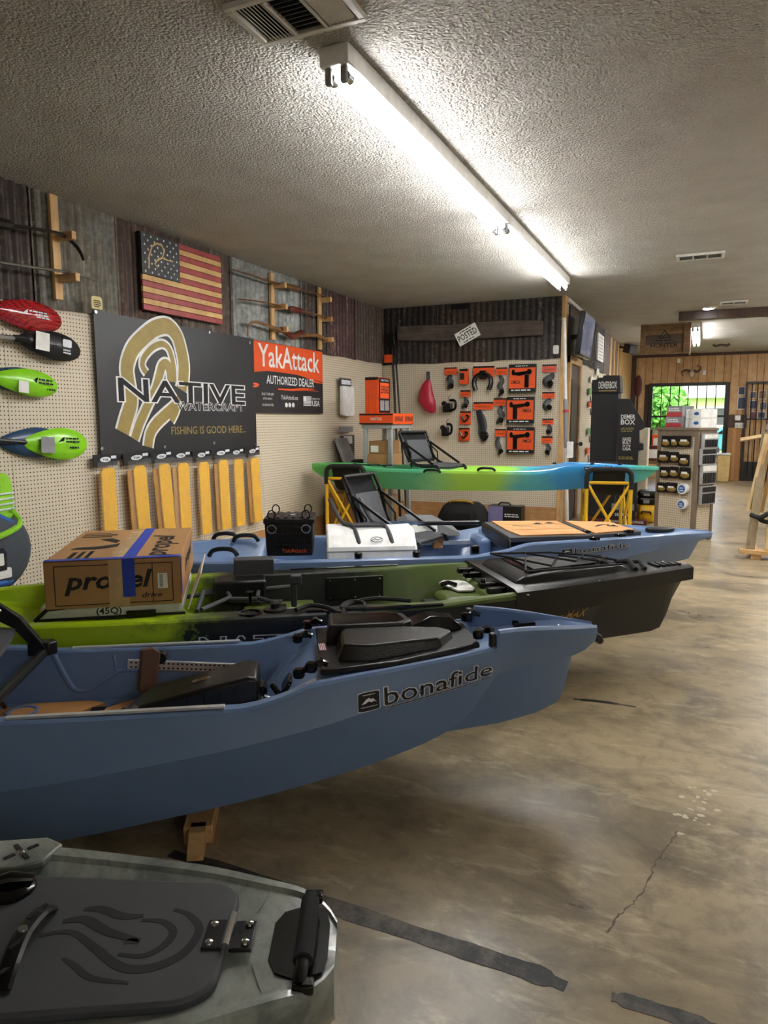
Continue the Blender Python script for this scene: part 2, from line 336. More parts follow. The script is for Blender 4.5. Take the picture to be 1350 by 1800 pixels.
for y0, y1, mt in ((9.80, 10.9, 'tin_dark'), (10.9, 12.0, 'tin_brown'), (12.0, 12.75, 'tin_rust')):
    sheetmetal(FL(y0, 2.06, .014, XS), y1 - y0, H - 2.06, mt, wall_side)
for i in range(9):
    y0 = 12.78 + i * .19
    part('wood_board', MB().bx(XS - .02, XS + .004 + .006 * (i % 2), y0, y0 + .183, 0, H - .005), ('barn_z', 'plank', 'barn_z')[i % 3], wall_side, bevel=.003)
for i in range(14):
    y0 = 14.52 + i * .18
    part('wood_board', MB().bx(XS - .02, XS + .004, y0, y0 + .175, 0, H - .005), 'plank', wall_side, bevel=.003)
# knotty boards of the far wall
x = XS; i = 0
while x < 2.6:
    w = (.135, .165, .15, .18)[i % 4]; m = MB()
    x1 = x + w - .006
    if x1 > wx0 - .02 and x < wx1 + .02:
        m.bx(x, x1, YF - .001, YF + .029, wz1 + .0, H - .002); part('wall_board', m, ('plank', 'plank_b')[i % 2], wall_far, bevel=.004)
        m = MB().bx(x, x1, YF - .001, YF + .029, .0, wz0)
    else: m.bx(x, x1, YF - .001, YF + .029, 0, H - .002)
    part('wall_board', m, ('plank', 'plank_b')[i % 2], wall_far, bevel=.004); x += w; i += 1
struct('trim_4', MB().bx(XS, 2.6, YF - .03, YF - .002, H - .06, H - .002), 'brown_trim')
struct('trim_5', MB().bx(XS + .001, XS + .1, YF - .03, YF - .002, 0, H - .061), 'walnut')
# window
win = struct('window_1', MB().bx(wx0 - .02, wx0 + .06, YF - .03, YF + .08, wz0 - .02, wz1 + .02).bx(wx1 - .06, wx1 + .02, YF - .03, YF + .08, wz0 - .02, wz1 + .02).bx(wx0 + .06, wx1 - .06, YF - .03, YF + .08, wz1 - .05, wz1 + .02).bx(wx0 + .06, wx1 - .06, YF - .03, YF + .08, wz0 - .02, wz0 + .05), 'black_frame', bevel=.004)
part('middle_rail', MB().bx(wx0 + .06, wx1 - .06, YF - .01, YF + .05, 1.36, 1.40), 'black_frame', win)
for z0, z1 in ((wz0 + .05, 1.36), (1.40, wz1 - .05)): part('pane', MB().bx(wx0 + .06, wx1 - .06, YF + .03, YF + .035, z0, z1), 'glass', win)
for k in range(1, 8): part('security_bar', MB().tube([(wx0 + .06 + k * .183, YF - .02, wz0 + .05), (wx0 + .06 + k * .183, YF - .02, wz1 - .05)], .012, 6), 'black_frame', win)
# outside
plain('grass', '6f9a45', .9, var=.4, scale=3); plain('leaf', '5d9a3e', .7, var=.5, scale=6); plain('bark', '5b4a3a', .9); plain('siding', 'd9d2b4', .7); plain('roofing', 'cfd3d2', .6); plain('asphalt', '8c8c8a', .9)
struct('ground', MB().bx(-40, 40, YF + .2, 80, -.35, -.2), 'grass')['kind'] = 'structure'
t = thing('house', 'cream sided house with pale roof seen through the window', 'house', (6.3, 45, -.2))
part('wall', MB().bx(-1.2, 14, 45, 50, -.2, 2.6), 'siding', t)
part('roof', MB().prism([(-1.9, 2.5), (-1.9, 2.7), (.4, 5.4), (13.5, 5.4), (15, 2.7), (15, 2.5)], -51, -44.2, frame((0, 0, 0), (1, 0, 0), (0, 0, 1))), 'roofing', t)
for x0 in (-.2, 2.8, 6):
    f = part('window', MB().bx(x0, x0 + 1.6, 44.93, 45.05, .9, 2.0), 'white', t); part('pane', MB().bx(x0 + .08, x0 + 1.52, 44.9, 44.95, .98, 1.92), 'dark_grey', f)
def tree(x, y, h, r, label):
    t = thing('tree', label, 'tree', (x, y, -.2), group='trees outside the window'); rr = random.Random(int(x * 10))
    part('trunk', MB().tube([(x, y, -.2), (x + .1, y, h * .5), (x, y, h * .8)], [.22, .16, .06], 8), 'bark', t)
    m = MB()
    for i in range(2600):
        d = Vector((rr.gauss(0, 1), rr.gauss(0, 1), rr.gauss(0, 1))).normalized() * (r * rr.random() ** .4); d.z *= .75; c = Vector((x, y, h * .72)) + d
        s_ = .09 + .09 * rr.random(); a = Vector((rr.uniform(-1, 1), rr.uniform(-1, 1), rr.uniform(-1, 1))).normalized() * s_; b = a.orthogonal().normalized() * s_ * .6
        m.add([c - a, c + b, c + a, c - b], [(0, 1, 2, 3)])
    o = part('foliage', m, 'leaf', t, smooth=0); o['kind'] = 'stuff'
tree(-1.75, 30, 2.6, 1.25, 'leafy green tree at the left of the window view'); tree(-2.6, 38, 4.6, 1.9, 'taller green tree behind the first, far left of the window')
plain('car_paint', '3f7d86', .3, coat=.6); plain('tyre', '17171a', .8)
t = thing('parked_car', 'teal car parked outside beyond the window', 'car', (1.6, 30, -.2))
cs = [(-2.1, .35), (-2.1, .8), (-1.3, .95), (-.6, 1.42), (.8, 1.45), (1.5, .98), (2.1, .88), (2.15, .35)]
part('body', MB().prism(cs, -.85, .85, frame((1.6, 30, -.2), (1, 0, 0), (0, 0, 1))), 'car_paint', t, bevel=.05)
for dx in (-1.3, 1.3):
    for dy in (-.8, .8): part('wheel', MB().lathe([(.2, -.1), (.33, -.09), (.33, .09), (.2, .1)], 18, frame((1.6 + dx, 30 + dy, .13), (1, 0, 0), (0, 0, 1))), 'tyre', t)
part('side_window', MB().prism([(-1.1, .97), (-.55, 1.36), (.7, 1.38), (1.25, .98)], .86, .88, frame((1.6, 30, -.2), (1, 0, 0), (0, 0, 1))), 'black_gloss', t)

# ------------------------------------------------------------------ ceiling lights
def strip_light(x, y0, y1, label, group, z=H, tw=.066):
    t = thing('strip_light', label, 'ceiling light', (x, (y0 + y1) / 2, z - .075), group=group)
    part('housing', MB(frame((x, 0, z), (1, 0, 0), (0, 1, 0))).prism([(-.062, y0), (.062, y0), (.062, y1), (-.062, y1)], -.0745, -.001), 'steel_white', t, bevel=.004)
    for dx in (-tw / 2, tw / 2):
        tb = part('tube', MB().tube([(x + dx, y0 + .05, z - .105), (x + dx, y1 - .05, z - .105)], .0185, 12), 'tube_light', t)
        for ye, sg in ((y0, 1), (y1, -1)):
            part('lamp_holder', MB().bx(x + dx - .013, x + dx + .013, ye + sg * .012, ye + sg * .034, z - .135, z - .0748), 'steel_grey', t, bevel=.004)  # lamp holders in their own plain mid grey
            part('tube_cap', MB().tube([(x + dx, ye + sg * .034, z - .105), (x + dx, ye + sg * .075, z - .105)], .0195, 12), 'steel', tb)
    return t
strip_light(-1.35, 2.56, 5.005, 'long twin-tube strip light nearest the camera, under the ceiling vent', 'strip lights in a row')
strip_light(-1.35, 5.015, 7.46, 'twin-tube strip light butted to the far end of the nearest one', 'strip lights in a row')
# strip lights added out of view as fill, then the one down the aisle
strip_light(1.5, 4.2, 6.64, 'added twin-tube fill light, out of view over the right side, nearest of its row', 'added fill lights out of view')
strip_light(1.5, 9.6, 12.04, 'added twin-tube fill light at the far right of the shop, beyond the frame', 'added fill lights out of view')
strip_light(1.5, 6.66, 9.10, 'added twin-tube fill light, out of view over the right side, middle of its row', 'added fill lights out of view')
strip_light(3.3, -2.9, -.46, 'added twin-tube fill light on the right, unseen behind the camera', 'added fill lights out of view')
strip_light(1.9, 13.4, 15.84, 'added twin-tube fill light at the far end of the shop, beyond the frame', 'added fill lights out of view')
pf = PZ(1224, 585, H)
strip_light(pf.x, pf.y - 1.4, pf.y + 1.05, 'twin-tube strip light by the hanging wooden sign', 'strip lights in a row')

# ------------------------------------------------------------------ kayaks
from mathutils.bvhtree import BVHTree
def pch(tab, x):                 # monotone cubic through a table of (x, y)
    n = len(tab)
    if x <= tab[0][0]: return tab[0][1]
    if x >= tab[-1][0]: return tab[-1][1]
    d = [(tab[i + 1][1] - tab[i][1]) / (tab[i + 1][0] - tab[i][0]) for i in range(n - 1)]
    m = [d[0]] + [0 if d[i - 1] * d[i] <= 0 else 2 * d[i - 1] * d[i] / (d[i - 1] + d[i]) for i in range(1, n - 1)] + [d[-1]]
    for i in range(n - 1):
        if x <= tab[i + 1][0]:
            h = tab[i + 1][0] - tab[i][0]; t = (x - tab[i][0]) / h
            return tab[i][1] * (1 + 2 * t) * (1 - t) ** 2 + h * m[i] * t * (1 - t) ** 2 + tab[i + 1][1] * t * t * (3 - 2 * t) - h * m[i + 1] * t * t * (1 - t)
class Kay:
    def __init__(s, ox, oy, yaw, label, name='fishing_kayak'):
        s.o = Vector((ox, oy, 0)); a = R(yaw); s.u = Vector((math.cos(a), math.sin(a), 0)); s.vv = Vector((-math.sin(a), math.cos(a), 0)); s.yaw = yaw
        s.t = thing(name, label, 'kayak', s.o, yaw); s.M = PM[s.t]
    def loc(s, P): d = P - s.o; return Vector((d.dot(s.u), d.dot(s.vv), d.z))
    def pz(s, x, y, z): return s.loc(PZ(x, y, z))
    def pv(s, x, y, v): d = ray(x, y); return s.loc(CAM + d * (((s.o - CAM).dot(s.vv) + v) / d.dot(s.vv)))
    def pu(s, x, y, u): d = ray(x, y); return s.loc(CAM + d * (((s.o - CAM).dot(s.u) + u) / d.dot(s.u)))
    def part(s, name, mb, mat, parent=None, **kw): return part(name, mb, mat, parent or s.t, world=False, **kw)
    def hull(s, T, us, mat, keel=None, name='hull'):
        m = MB(); rings = []
        for u in us:
            g = {k: pch(t, u) for k, t in T.items()}
            B, G, lip, fv, fz = g['B'], g['G'], g['B'] - g['lip'], g['fv'], g['fz']
            h = [(0, g['kz']), (g['pv'] * .55, g['kz']), (g['pv'], g['pz']), (g['cv'], g['cz']), (B, G - .03), (B - .003, G - .008), (B - .012, G), (lip, G), (lip - .006, G - .008), (fv, min(fz + .02, G - .008)), (max(fv - .025, .002), fz), (0, fz)]
            rings.append([(u, y, z) for y, z in h] + [(u, -y, z) for y, z in h[-2:0:-1]])
        m.loft(rings[::-1])
        if keel:
            rr = []
            for u, zb, hw, zt in keel: rr.append([(u, 0, zb), (u, -hw * .5, zb + .012), (u, -hw, zt), (u, hw, zt), (u, hw * .5, zb + .012)])
            m.loft(rr)
        o = s.part(name, m, mat, smooth=24); s.h = o
        s.bvh = BVHTree.FromPolygons([tuple(p) for p in m.v], m.f); return o
    def decal(s, name, mb, mat, quad, parent=None, side=-1, lift=.0012):
        """lays flat artwork (0..1 square) on the hull's side; quad = bl, br, tr, tl as (u, w)"""
        bl, br, trr, tl = [Vector(q) for q in quad]; out = []
        for p in mb.v:
            q = (bl * (1 - p.x) + br * p.x) * (1 - p.y) + (tl * (1 - p.x) + trr * p.x) * p.y
            hit = s.bvh.ray_cast(Vector((q.x, side * 1.5, q.y)), Vector((0, -side, 0)))
            c = hit[0] if hit[0] is not None else Vector((q.x, side * .2, q.y)); out.append(Vector((c.x, c.y + side * (lift + p.z), c.z)))
        mb.v = out; return s.part(name, mb, mat, parent or s.h, smooth=0)
def frange(a, b, st):
    n = max(1, round((b - a) / st)); return [a + (b - a) * i / n for i in range(n + 1)]
plain('blue_hull', '6a83ab', .34, var=.05, scale=2, coat=.15); plain('deck_pad', 'b9824a', .8, bump=.0008); plain('pad_dark', '4a4a4a', .9); plain('track', 'cfd1d4', .35, .45); g = plain('hatch_gloss', '0a0a0b', .24); g.bump(g.noise(g.coord(), 260, 3), .003, .5); plain('label_white', 'dfe3e8', .5); plain('mesh_grey', '55565a', .9, bump=.002, scale=60); plain('pedal_brown', '5b4030', .7); plain('strap', '1a1a1c', .8)

def bonafide(k, quad, ol=.011):
    """black word with a pale outline: a badge and the lettering"""
    for nm, mt, off, lift in (('lettering_outline', 'label_white', .035, .003), ('lettering', 'ink', .004, .0045)):
        m = MB(); e = .012 if off > .02 else 0
        m.prism(rrect(.0 - e * .35, .145 + e * .35, .12 - e * 3, .90 + e * 3, .05), 0, .0001)
        m.text('bonafide', (.585, .56), .81, .78, off=off, z=0)
        m.ribbon([(.19 - e * .3 + (.805 + e * .6) * i / 30, .045) for i in range(31)], .055 + e * 4, 0, t=.0001)
        k.decal(nm, m, mt, quad, lift=lift)
    k.decal('badge', MB().prism([(.02, .42), (.055, .62), (.075, .66), (.085, .6), (.1, .62), (.128, .42), (.11, .5), (.09, .46), (.07, .52), (.05, .45)], 0, .0001), 'label_white', quad, lift=.0056)
    k.decal('badge_line', MB().line((.015, .3), (.13, .3), .02, 0).line((.03, .8), (.115, .8), .03, 0), 'label_white', quad, lift=.0056)

# ---- the blue kayak nearest, with a black front hatch
K1 = Kay(-.32, 2.70, 31.6, 'large slate-blue kayak in front with a glossy black bow hatch')
T1 = dict(
 B=[(-3.75, .10), (-3.6, .2), (-3.2, .30), (-2.6, .35), (-2, .36), (-1.3, .35), (-1.06, .32), (-.76, .265), (-.46, .192), (-.43, .18), (-.2, .105), (-.02, .035)],
 G=[(-3.75, .45), (-3.2, .455), (-2.2, .465), (-2.05, .445), (-1.32, .44), (-1.2, .462), (-1.08, .497), (-.76, .522), (-.47, .545), (-.455, .548), (-.44, .60), (-.02, .56)],
 lip=[(-3.75, .03), (-3.3, .05), (-1.3, .05), (-1.0, .035), (-.5, .028), (-.2, .026), (-.02, .012)],
 cv=[(-3.75, .09), (-3.2, .31), (-2, .395), (-1.45, .388), (-1.07, .35), (-.8, .295), (-.5, .205), (-.3, .125), (-.02, .03)],
 cz=[(-3.75, .3), (-2.6, .22), (-2, .25), (-1.45, .315), (-1.07, .37), (-.8, .425), (-.5, .49), (-.3, .505), (-.02, .525)],
 pv=[(-3.75, .05), (-3.2, .25), (-2, .325), (-1.45, .315), (-1.07, .28), (-.8, .24), (-.58, .195), (-.45, .155), (-.1, .05), (-.02, .02)],
 pz=[(-3.75, .1), (-3.3, .015), (-2.6, .01), (-2, .03), (-1.47, .095), (-1.07, .155), (-.8, .21), (-.58, .285), (-.48, .39), (-.42, .445), (-.1, .46), (-.02, .50)],
 kz=[(-3.75, .1), (-3.3, .03), (-2, .06), (-1.47, .12), (-1.07, .18), (-.8, .235), (-.58, .30), (-.45, .42), (-.1, .462), (-.02, .50)],
 fv=[(-3.75, .05), (-3.3, .22), (-2.6, .27), (-1.5, .265), (-1.25, .23), (-1.05, .27), (-.5, .155), (-.2, .07), (-.02, .01)],
 fz=[(-3.75, .44), (-3.4, .40), (-3.2, .25), (-1.5, .235), (-1.3, .25), (-1.16, .40), (-1.08, .455), (-.5, .50), (-.4, .505), (-.15, .545), (-.02, .55)])
us = sorted(set([round(x, 3) for x in frange(-3.75, -.02, .05)] + [-.455, -.44, -.43, -.47, -1.32, -1.2, -1.08]))
K1.hull(T1, us, 'blue_hull', keel=[(-3.5, .02, .1, .12), (-2.5, .0, .14, .13), (-1.5, .06, .15, .19), (-1.1, .12, .15, .27), (-1.0, .14, .15, .34), (-.6, .185, .135, .44), (-.4, .20, .11, .45), (-.25, .225, .075, .455), (-.165, .255, .045, .455), (-.135, .30, .025, .455), (-.112, .40, .015, .455), (-.104, .44, .01, .455)])
bonafide(K1, [K1.pv(628, 1248, -.285).xz, K1.pv(872, 1197, -.22).xz, K1.pv(872, 1165, -.22).xz, K1.pv(628, 1211, -.285).xz])
for v0 in (-1, 1):               # slotted rails on the gunwales
    K1.part('track_rail', MB().box((-1.68, v0 * .330, .4475), (.64, .018, .008)), 'track', bevel=.001)
    K1.part('track_rail', MB().box((0, 0, 0), (.16, .018, .006), tr(-1.15, v0 * .295, .472) @ rotm(0, -21, -v0 * 11)), 'track', bevel=.001)
# cockpit: floor pads, foot pedals and the console
for q in ([(-2.25, .03), (-2.25, .2), (-2.15, .25), (-1.93, .25), (-1.86, .22), (-2.02, .05)], [(-1.97, .03), (-1.80, .21), (-1.72, .25), (-1.55, .25), (-1.42, .22), (-1.42, .03)]):
    for sg in (1, -1): K1.part('floor_pad', MB().prism([(a, b * sg) for a, b in q], .248, .262), 'deck_pad', smooth=0)
K1.part('scupper_ring', MB().lathe([(.055, 0), (.055, .012), (.045, .012), (.04, .002)], 20, tr(-2.14, .17, .256)), 'blue_hull')
K1.part('drain_slot', MB().box((-1.87, .16, .263), (.05, .03, .004)), 'black_plastic')
for sg in (1, -1):
    r = K1.part('pedal_track', MB().box((0, 0, 0), (.43, .014, .036), tr(-1.57, sg * .276, .372) @ rotm(sg * 0, 5, 0)), 'track', bevel=.002)
    m = MB()
    for i in range(24): m.box((-.2 + i * .0175, -sg * .0075, .009), (.008, .002, .006), tr(-1.57, sg * .276, .372) @ rotm(0, 5, 0)).box((-.2 + i * .0175, -sg * .0075, -.009), (.008, .002, .006), tr(-1.57, sg * .276, .372) @ rotm(0, 5, 0))
    part('track_holes', m, 'ink', r, world=False, smooth=0)
    pz_ = .378 if sg > 0 else .31
    p = K1.part('foot_pedal', MB().prism([(-.045, -.075), (.02, -.085), (.05, .06), (.02, .085), (-.02, .08)], -.018, .018, tr(-1.70, sg * .235, pz_) @ rotm(78, 0, 22 * sg)), 'pedal_brown', bevel=.006)
    part('pedal_arm', MB().tube([(-1.66, sg * .28, .40), (-1.68, sg * .25, .415), (-1.70, sg * .235, .40)], .014, 8).lathe([(.022, -.02), (.022, .02)], 10, tr(-1.655, sg * .268, .415) @ rotm(90, 0, 0)), 'black_plastic', p, world=False)
K1.part('moulded_rib', MB().tube(smooth_path([(-2.06, .302, .43), (-2.01, .284, .33), (-1.985, .278, .30), (-1.95, .277, .29), (-1.9, .28, .31), (-1.83, .288, .355), (-1.80, .29, .36)], 4), [.012] * 8 + [.008] * 17, 8), 'blue_hull')
K1.part('moulded_rib', MB().tube([(-1.84, .302, .42), (-1.83, .29, .36), (-1.6, .288, .352), (-1.4, .282, .345)], .007, 6), 'blue_hull')
pod = K1.part('console_pod', MB().loft([[(-1.74, -.17, .26), (-1.74, -.03, .26), (-1.74, -.03, .33), (-1.74, -.17, .33)], [(-1.64, -.20, .25), (-1.64, .0, .25), (-1.64, -.005, .405), (-1.64, -.19, .405)], [(-1.30, -.205, .26), (-1.30, .005, .26), (-1.30, -.005, .485), (-1.30, -.19, .485)], [(-1.26, -.20, .27), (-1.26, .0, .27), (-1.265, -.01, .475), (-1.265, -.185, .475)]]), 'black_plastic', bevel=.012)
part('lid_seam', MB().loft([[(-1.66, -.204, .345), (-1.66, .004, .345), (-1.66, .004, .352), (-1.66, -.204, .352)], [(-1.258, -.208, .405), (-1.258, .008, .405), (-1.258, .008, .412), (-1.258, -.208, .412)]]), 'black_gloss', pod, world=False)
for i in range(4): part('rib', MB().box((-1.50 + i * .055, -.203, .405 + i * .0105), (.006, .006, .04)), 'black_plastic', pod, world=False)
for i in range(3): part('rib', MB().box((-1.58, -.203, .33 - i * .018), (.12, .006, .006)), 'black_plastic', pod, world=False)
part('badge', MB().prism(rrect(-.032, .032, -.014, .014, .013), 0, .003, tr(-1.46, -.095, .4485) @ rotm(0, -13.2, 0)), 'chrome', pod, world=False)
K1.part('pod_hinge', MB().lathe([(.018, -.03), (.018, .03)], 10, tr(-1.255, -.10, .41) @ rotm(90, 0, 0)).tube([(-1.25, -.16, .40), (-1.215, -.16, .385), (-1.20, -.13, .40), (-1.22, -.10, .42)], .012, 8), 'black_gloss')
K1.part('pod_latch', MB().box((-1.67, -.10, .30), (.02, .12, .05)).tube([(-1.69, -.17, .27), (-1.69, -.17, .33)], .008, 8), 'black_gloss', bevel=.004)
K1.part('front_cover', MB().prism(rrect(-.05, .05, -.028, .028, .018), 0, .016, tr(-1.165, -.115, .423) @ rotm(0, -58, 0) @ rotm(0, 0, 90)), 'black_gloss', bevel=.006)
# bow hatch
hat = K1.part('bow_hatch', MB().loft([[(-1.06, -.25, .50), (-1.06, .25, .50), (-1.06, .24, .515), (-1.06, -.24, .515)], [(-.8, -.235, .515), (-.8, .235, .515), (-.8, .225, .53), (-.8, -.225, .53)], [(-.50, -.15, .535), (-.50, .15, .535), (-.50, .14, .55), (-.50, -.14, .55)]]), 'black_plastic', bevel=.005)
part('raised_lid', MB().prism([(-1.0, -.17), (-.90, -.20), (-.63, -.145), (-.56, -.05), (-.60, 0), (-.76, .03), (-.98, .03), (-1.0, -.02)], .51, .575, inset=.1), 'hatch_gloss', hat, world=False, bevel=.008)
part('tray_rim', MB().prism([(-1.03, .02), (-.74, .02), (-.70, .06), (-.72, .16), (-.78, .19), (-1.02, .2)], .51, .585, inset=.06), 'black_plastic', hat, world=False, bevel=.006)
part('tray_floor', MB().prism([(-1.0, .045), (-.765, .045), (-.735, .07), (-.75, .15), (-.79, .17), (-.995, .175)], .584, .5865), 'black_gloss', hat, world=False)
part('raised_lid', MB().loft([[(-.72, .02, .54), (-.72, .16, .54), (-.72, .15, .565), (-.72, .03, .565)], [(-.64, .01, .54), (-.64, .15, .54), (-.64, .12, .60), (-.64, .04, .60)], [(-.56, .02, .545), (-.56, .12, .545), (-.56, .10, .595), (-.56, .04, .595)], [(-.52, .03, .55), (-.52, .10, .55), (-.52, .09, .56), (-.52, .04, .56)]]), 'black_gloss', hat, world=False, bevel=.006)
fl = part('flag_sticker', MB(tr(-1.045, -.05, .531) @ rotm(0, -12, 96)).bx(-.022, .022, -.012, .012, 0, .0008), 'label_white', hat, world=False)
plain('flag_red', 'b23a3f', .6)
part('sticker_stripes', MB(tr(-1.045, -.05, .532) @ rotm(0, -12, 96)).bx(-.022, .022, .006, .009, 0, .0008).bx(-.022, .022, 0, .003, 0, .0008).bx(-.022, .022, -.006, -.003, 0, .0008).bx(-.022, .022, -.012, -.009, 0, .0008), 'flag_red', fl, world=False)
for u0, v0, z0 in ((-1.13, .19, .475), (-1.13, -.19, .475), (-1.09, .25, .51), (-1.09, -.235, .51), (-.49, .10, .56), (-.50, -.12, .56)):
    m = MB(tr(u0, v0, z0))
    m.lathe([(.016, 0), (.02, .006), (.02, .026), (.014, .032)], 12).tube([(0, 0, .015), (.03, .005, .03), (.055, 0, .022)], .011, 8).lathe([(.012, -.014), (.012, .014)], 10, tr(.03, .005, .03) @ rotm(90, 0, 0))
    K1.part('hatch_latch', m, 'black_gloss')
# bow: stops, ribbed grip, bolts, carry toggle
for sg in (1, -1): K1.part('bumper_block', MB().box((-.462, sg * .165, .565), (.022, .03, .052)), 'black_plastic', bevel=.005)
pts = [K1.pz(x, y, .535) for x, y in ((862, 1074), (884, 1074), (948, 1106), (918, 1110))]
grip = K1.part('grip_strip', MB().prism([(p.x, p.y) for p in pts], .525, .545), 'black_plastic', bevel=.003)
for i in range(6):
    t_ = (i + .6) / 6.4; a = pts[0].lerp(pts[3], t_); b = pts[1].lerp(pts[2], t_)
    part('rib', MB().tube([(a.x, a.y, .547), (b.x, b.y, .547)], .007, 6), 'black_gloss', grip, world=False)
for x, y in ((967, 1090), (983, 1098)): p = K1.pz(x, y, .552); K1.part('bolt', MB().lathe([(.008, 0), (.008, .003), (.004, .006)], 10, tr(p.x, p.y, .549)), 'chrome')
K1.part('bow_toggle', MB().tube([(-.03, 0, .515), (.0, 0, .50), (.012, 0, .485)], [.02, .018, .012], 8), 'black_plastic')
# seat at the left edge
K1.part('seat_front_bar', MB().tube([(-2.07, -.37, .46), (-2.08, .30, .46)], .018, 10), 'black_plastic')
K1.part('seat_bracket', MB().prism([(-.05, -.03), (.03, -.03), (.05, 0), (.03, .03), (-.05, .03)], -.02, .03, tr(-2.085, .27, .468)), 'black_plastic', bevel=.006)
K1.part('seat_bracket', MB().prism([(-.05, -.03), (.03, -.03), (.05, 0), (.03, .03), (-.05, .03)], -.02, .03, tr(-2.085, -.35, .468)), 'black_plastic', bevel=.006)
for sg in (1, -1):
    K1.part('seat_side_frame', MB().prism([(-2.09, .45), (-2.06, .47), (-2.15, .60), (-2.25, .675), (-2.75, .70), (-2.75, .66), (-2.28, .62), (-2.18, .56)], -.012, .012, tr(0, sg * .25, 0) @ Matrix(((1, 0, 0, 0), (0, 0, 1, 0), (0, 1, 0, 0), (0, 0, 0, 1)))), 'black_plastic', bevel=.004)
    K1.part('frame_bolt', MB().lathe([(.009, 0), (.009, .004), (.004, .007)], 8, tr(-2.22, sg * .25 - .014, .63) @ rotm(90, 0, 0)), 'chrome')
K1.part('seat_pan', MB().sheet(8, 8, lambda a, b: (-2.17 - a * .5, -.24 + b * .48, .56 + .06 * a - .05 * math.sin(PI * b)), .02), 'mesh_grey')
K1.part('seat_back', MB().sheet(8, 8, lambda a, b: (-2.66 - a * .2, -.24 + b * .48, .62 + .42 * a), .03), 'mesh_grey')
for i in range(3): K1.part('seat_clip', MB().tube([(-2.16, -.12 - i * .07, .42), (-2.12, -.12 - i * .07, .44), (-2.10, -.12 - i * .07, .42), (-2.09, -.10 - i * .07, .39)], .008, 6), 'black_gloss')

# ---- the long lime and black kayak in the middle
g = NG('lime_black_hull'); v = g.coord(); sx = g.n('SeparateXYZ'); g.l(v, sx.inputs[0]); nz = g.noise(v, 9, 8, .7); uu = g.math('ADD', sx.outputs[0], g.math('MULTIPLY', g.math('SUBTRACT', nz, .5), .7))
mr = g.ramp(g.math('MULTIPLY', g.math('ADD', uu, 3.8), 1 / 3.8), [(.28, hx('a9c813')), (.32, hx('5d7512')), (.36, hx('141a11')), (.52, hx('121610')), (.56, hx('4a5a26')), (.70, hx('5a6a33')), (.76, hx('3f4a25'))])
av = g.math('ABSOLUTE', sx.outputs[1]); lim = g.math('MINIMUM', .415, g.math('ADD', .415, g.math('MULTIPLY', g.math('SUBTRACT', -1.6, sx.outputs[0]), .17)))
inside = g.math('MULTIPLY', g.math('MULTIPLY', g.math('LESS_THAN', av, lim), g.math('LESS_THAN', sx.outputs[0], -1.1)), g.math('GREATER_THAN', sx.outputs[2], .27))
out_ = g.math('MULTIPLY', g.math('GREATER_THAN', uu, -2.55), g.math('MULTIPLY', g.math('LESS_THAN', sx.outputs[2], .503), g.math('SUBTRACT', 1., inside)))
g.set(g.mix(g.math('MULTIPLY', out_, .97), mr, hx('0a0b0b')), .40)
K2 = Kay(-.046, 4.107, 36, 'long kayak fading from lime green to black with an olive cockpit')
T2 = dict(
 B=[(-3.85, .22), (-3.6, .33), (-3.2, .42), (-2.6, .46), (-2.0, .462), (-1.6, .447), (-1.1, .372), (-.6, .24), (-.3, .15), (-.1, .085), (0, .05)],
 G=[(-3.85, .52), (-2.6, .52), (-1.6, .515), (-1.3, .525), (-1.1, .53), (-.5, .535), (0, .53)],
 lip=[(-3.85, .05), (-2.75, .07), (-2.5, .105), (-1.8, .105), (-1.5, .07), (-1.1, .04), (-.3, .03), (0, .015)],
 cv=[(-3.85, .21), (-3.2, .40), (-2.6, .445), (-1.6, .435), (-1.1, .37), (-.6, .235), (-.3, .14), (0, .03)],
 cz=[(-3.85, .4), (-2.6, .38), (-1.6, .38), (-1.1, .385), (-.6, .42), (-.1, .455), (0, .47)],
 pv=[(-3.85, .15), (-3.2, .33), (-2.6, .36), (-1.6, .32), (-1.1, .23), (-.6, .12), (-.3, .06), (-.15, .03), (0, .012)],
 pz=[(-3.85, .27), (-3.3, .2), (-1.6, .18), (-1.1, .185), (-.6, .195), (-.22, .195), (-.16, .21), (-.09, .36), (-.06, .455), (0, .48)],
 kz=[(-3.85, .27), (-3.3, .19), (-1.6, .17), (-1.1, .18), (-.6, .19), (-.22, .19), (-.16, .205), (-.09, .36), (-.06, .455), (0, .48)],
 fv=[(-3.85, .1), (-3.5, .3), (-2.6, .33), (-1.6, .33), (-1.2, .28), (-1.0, .3), (-.3, .1), (0, .02)],
 fz=[(-3.85, .50), (-3.3, .42), (-2.72, .40), (-2.6, .30), (-1.4, .29), (-1.24, .33), (-1.14, .46), (-1.0, .49), (0, .515)])
us2 = sorted(set([round(x, 3) for x in frange(-3.85, 0, .055)] + [-.22, -.16, -.12, -.09, -.06, -.03]))
K2.hull(T2, us2, 'lime_black_hull')
def nat(k, quad, s, lift=.0012):
    for nm, mt, off, lf in (('lettering_outline', 'label_white', .045, lift), ('lettering', 'ink', .0, lift + .0014)):
        k.decal(nm, MB().text(s, (.5, .5), 1., 1., off=off), mt, quad, lift=lf)
nat(K2, [K2.pv(352, 1151, -.46).xz, K2.pv(575, 1146, -.46).xz, K2.pv(575, 1114, -.46).xz, K2.pv(352, 1122, -.46).xz], 'NATIVE')
plain('gold_print', 'b08a2e', .5)
K2.decal('model_lettering', MB().text('MAX', (.66, .5), .64, 1., off=.01, shear=.35).bars(.0, .30, .3, .7, 2), 'gold_print', [K2.pv(968, 1092, -.3).xz, K2.pv(1036, 1084, -.27).xz, K2.pv(1036, 1068, -.27).xz, K2.pv(968, 1076, -.3).xz])
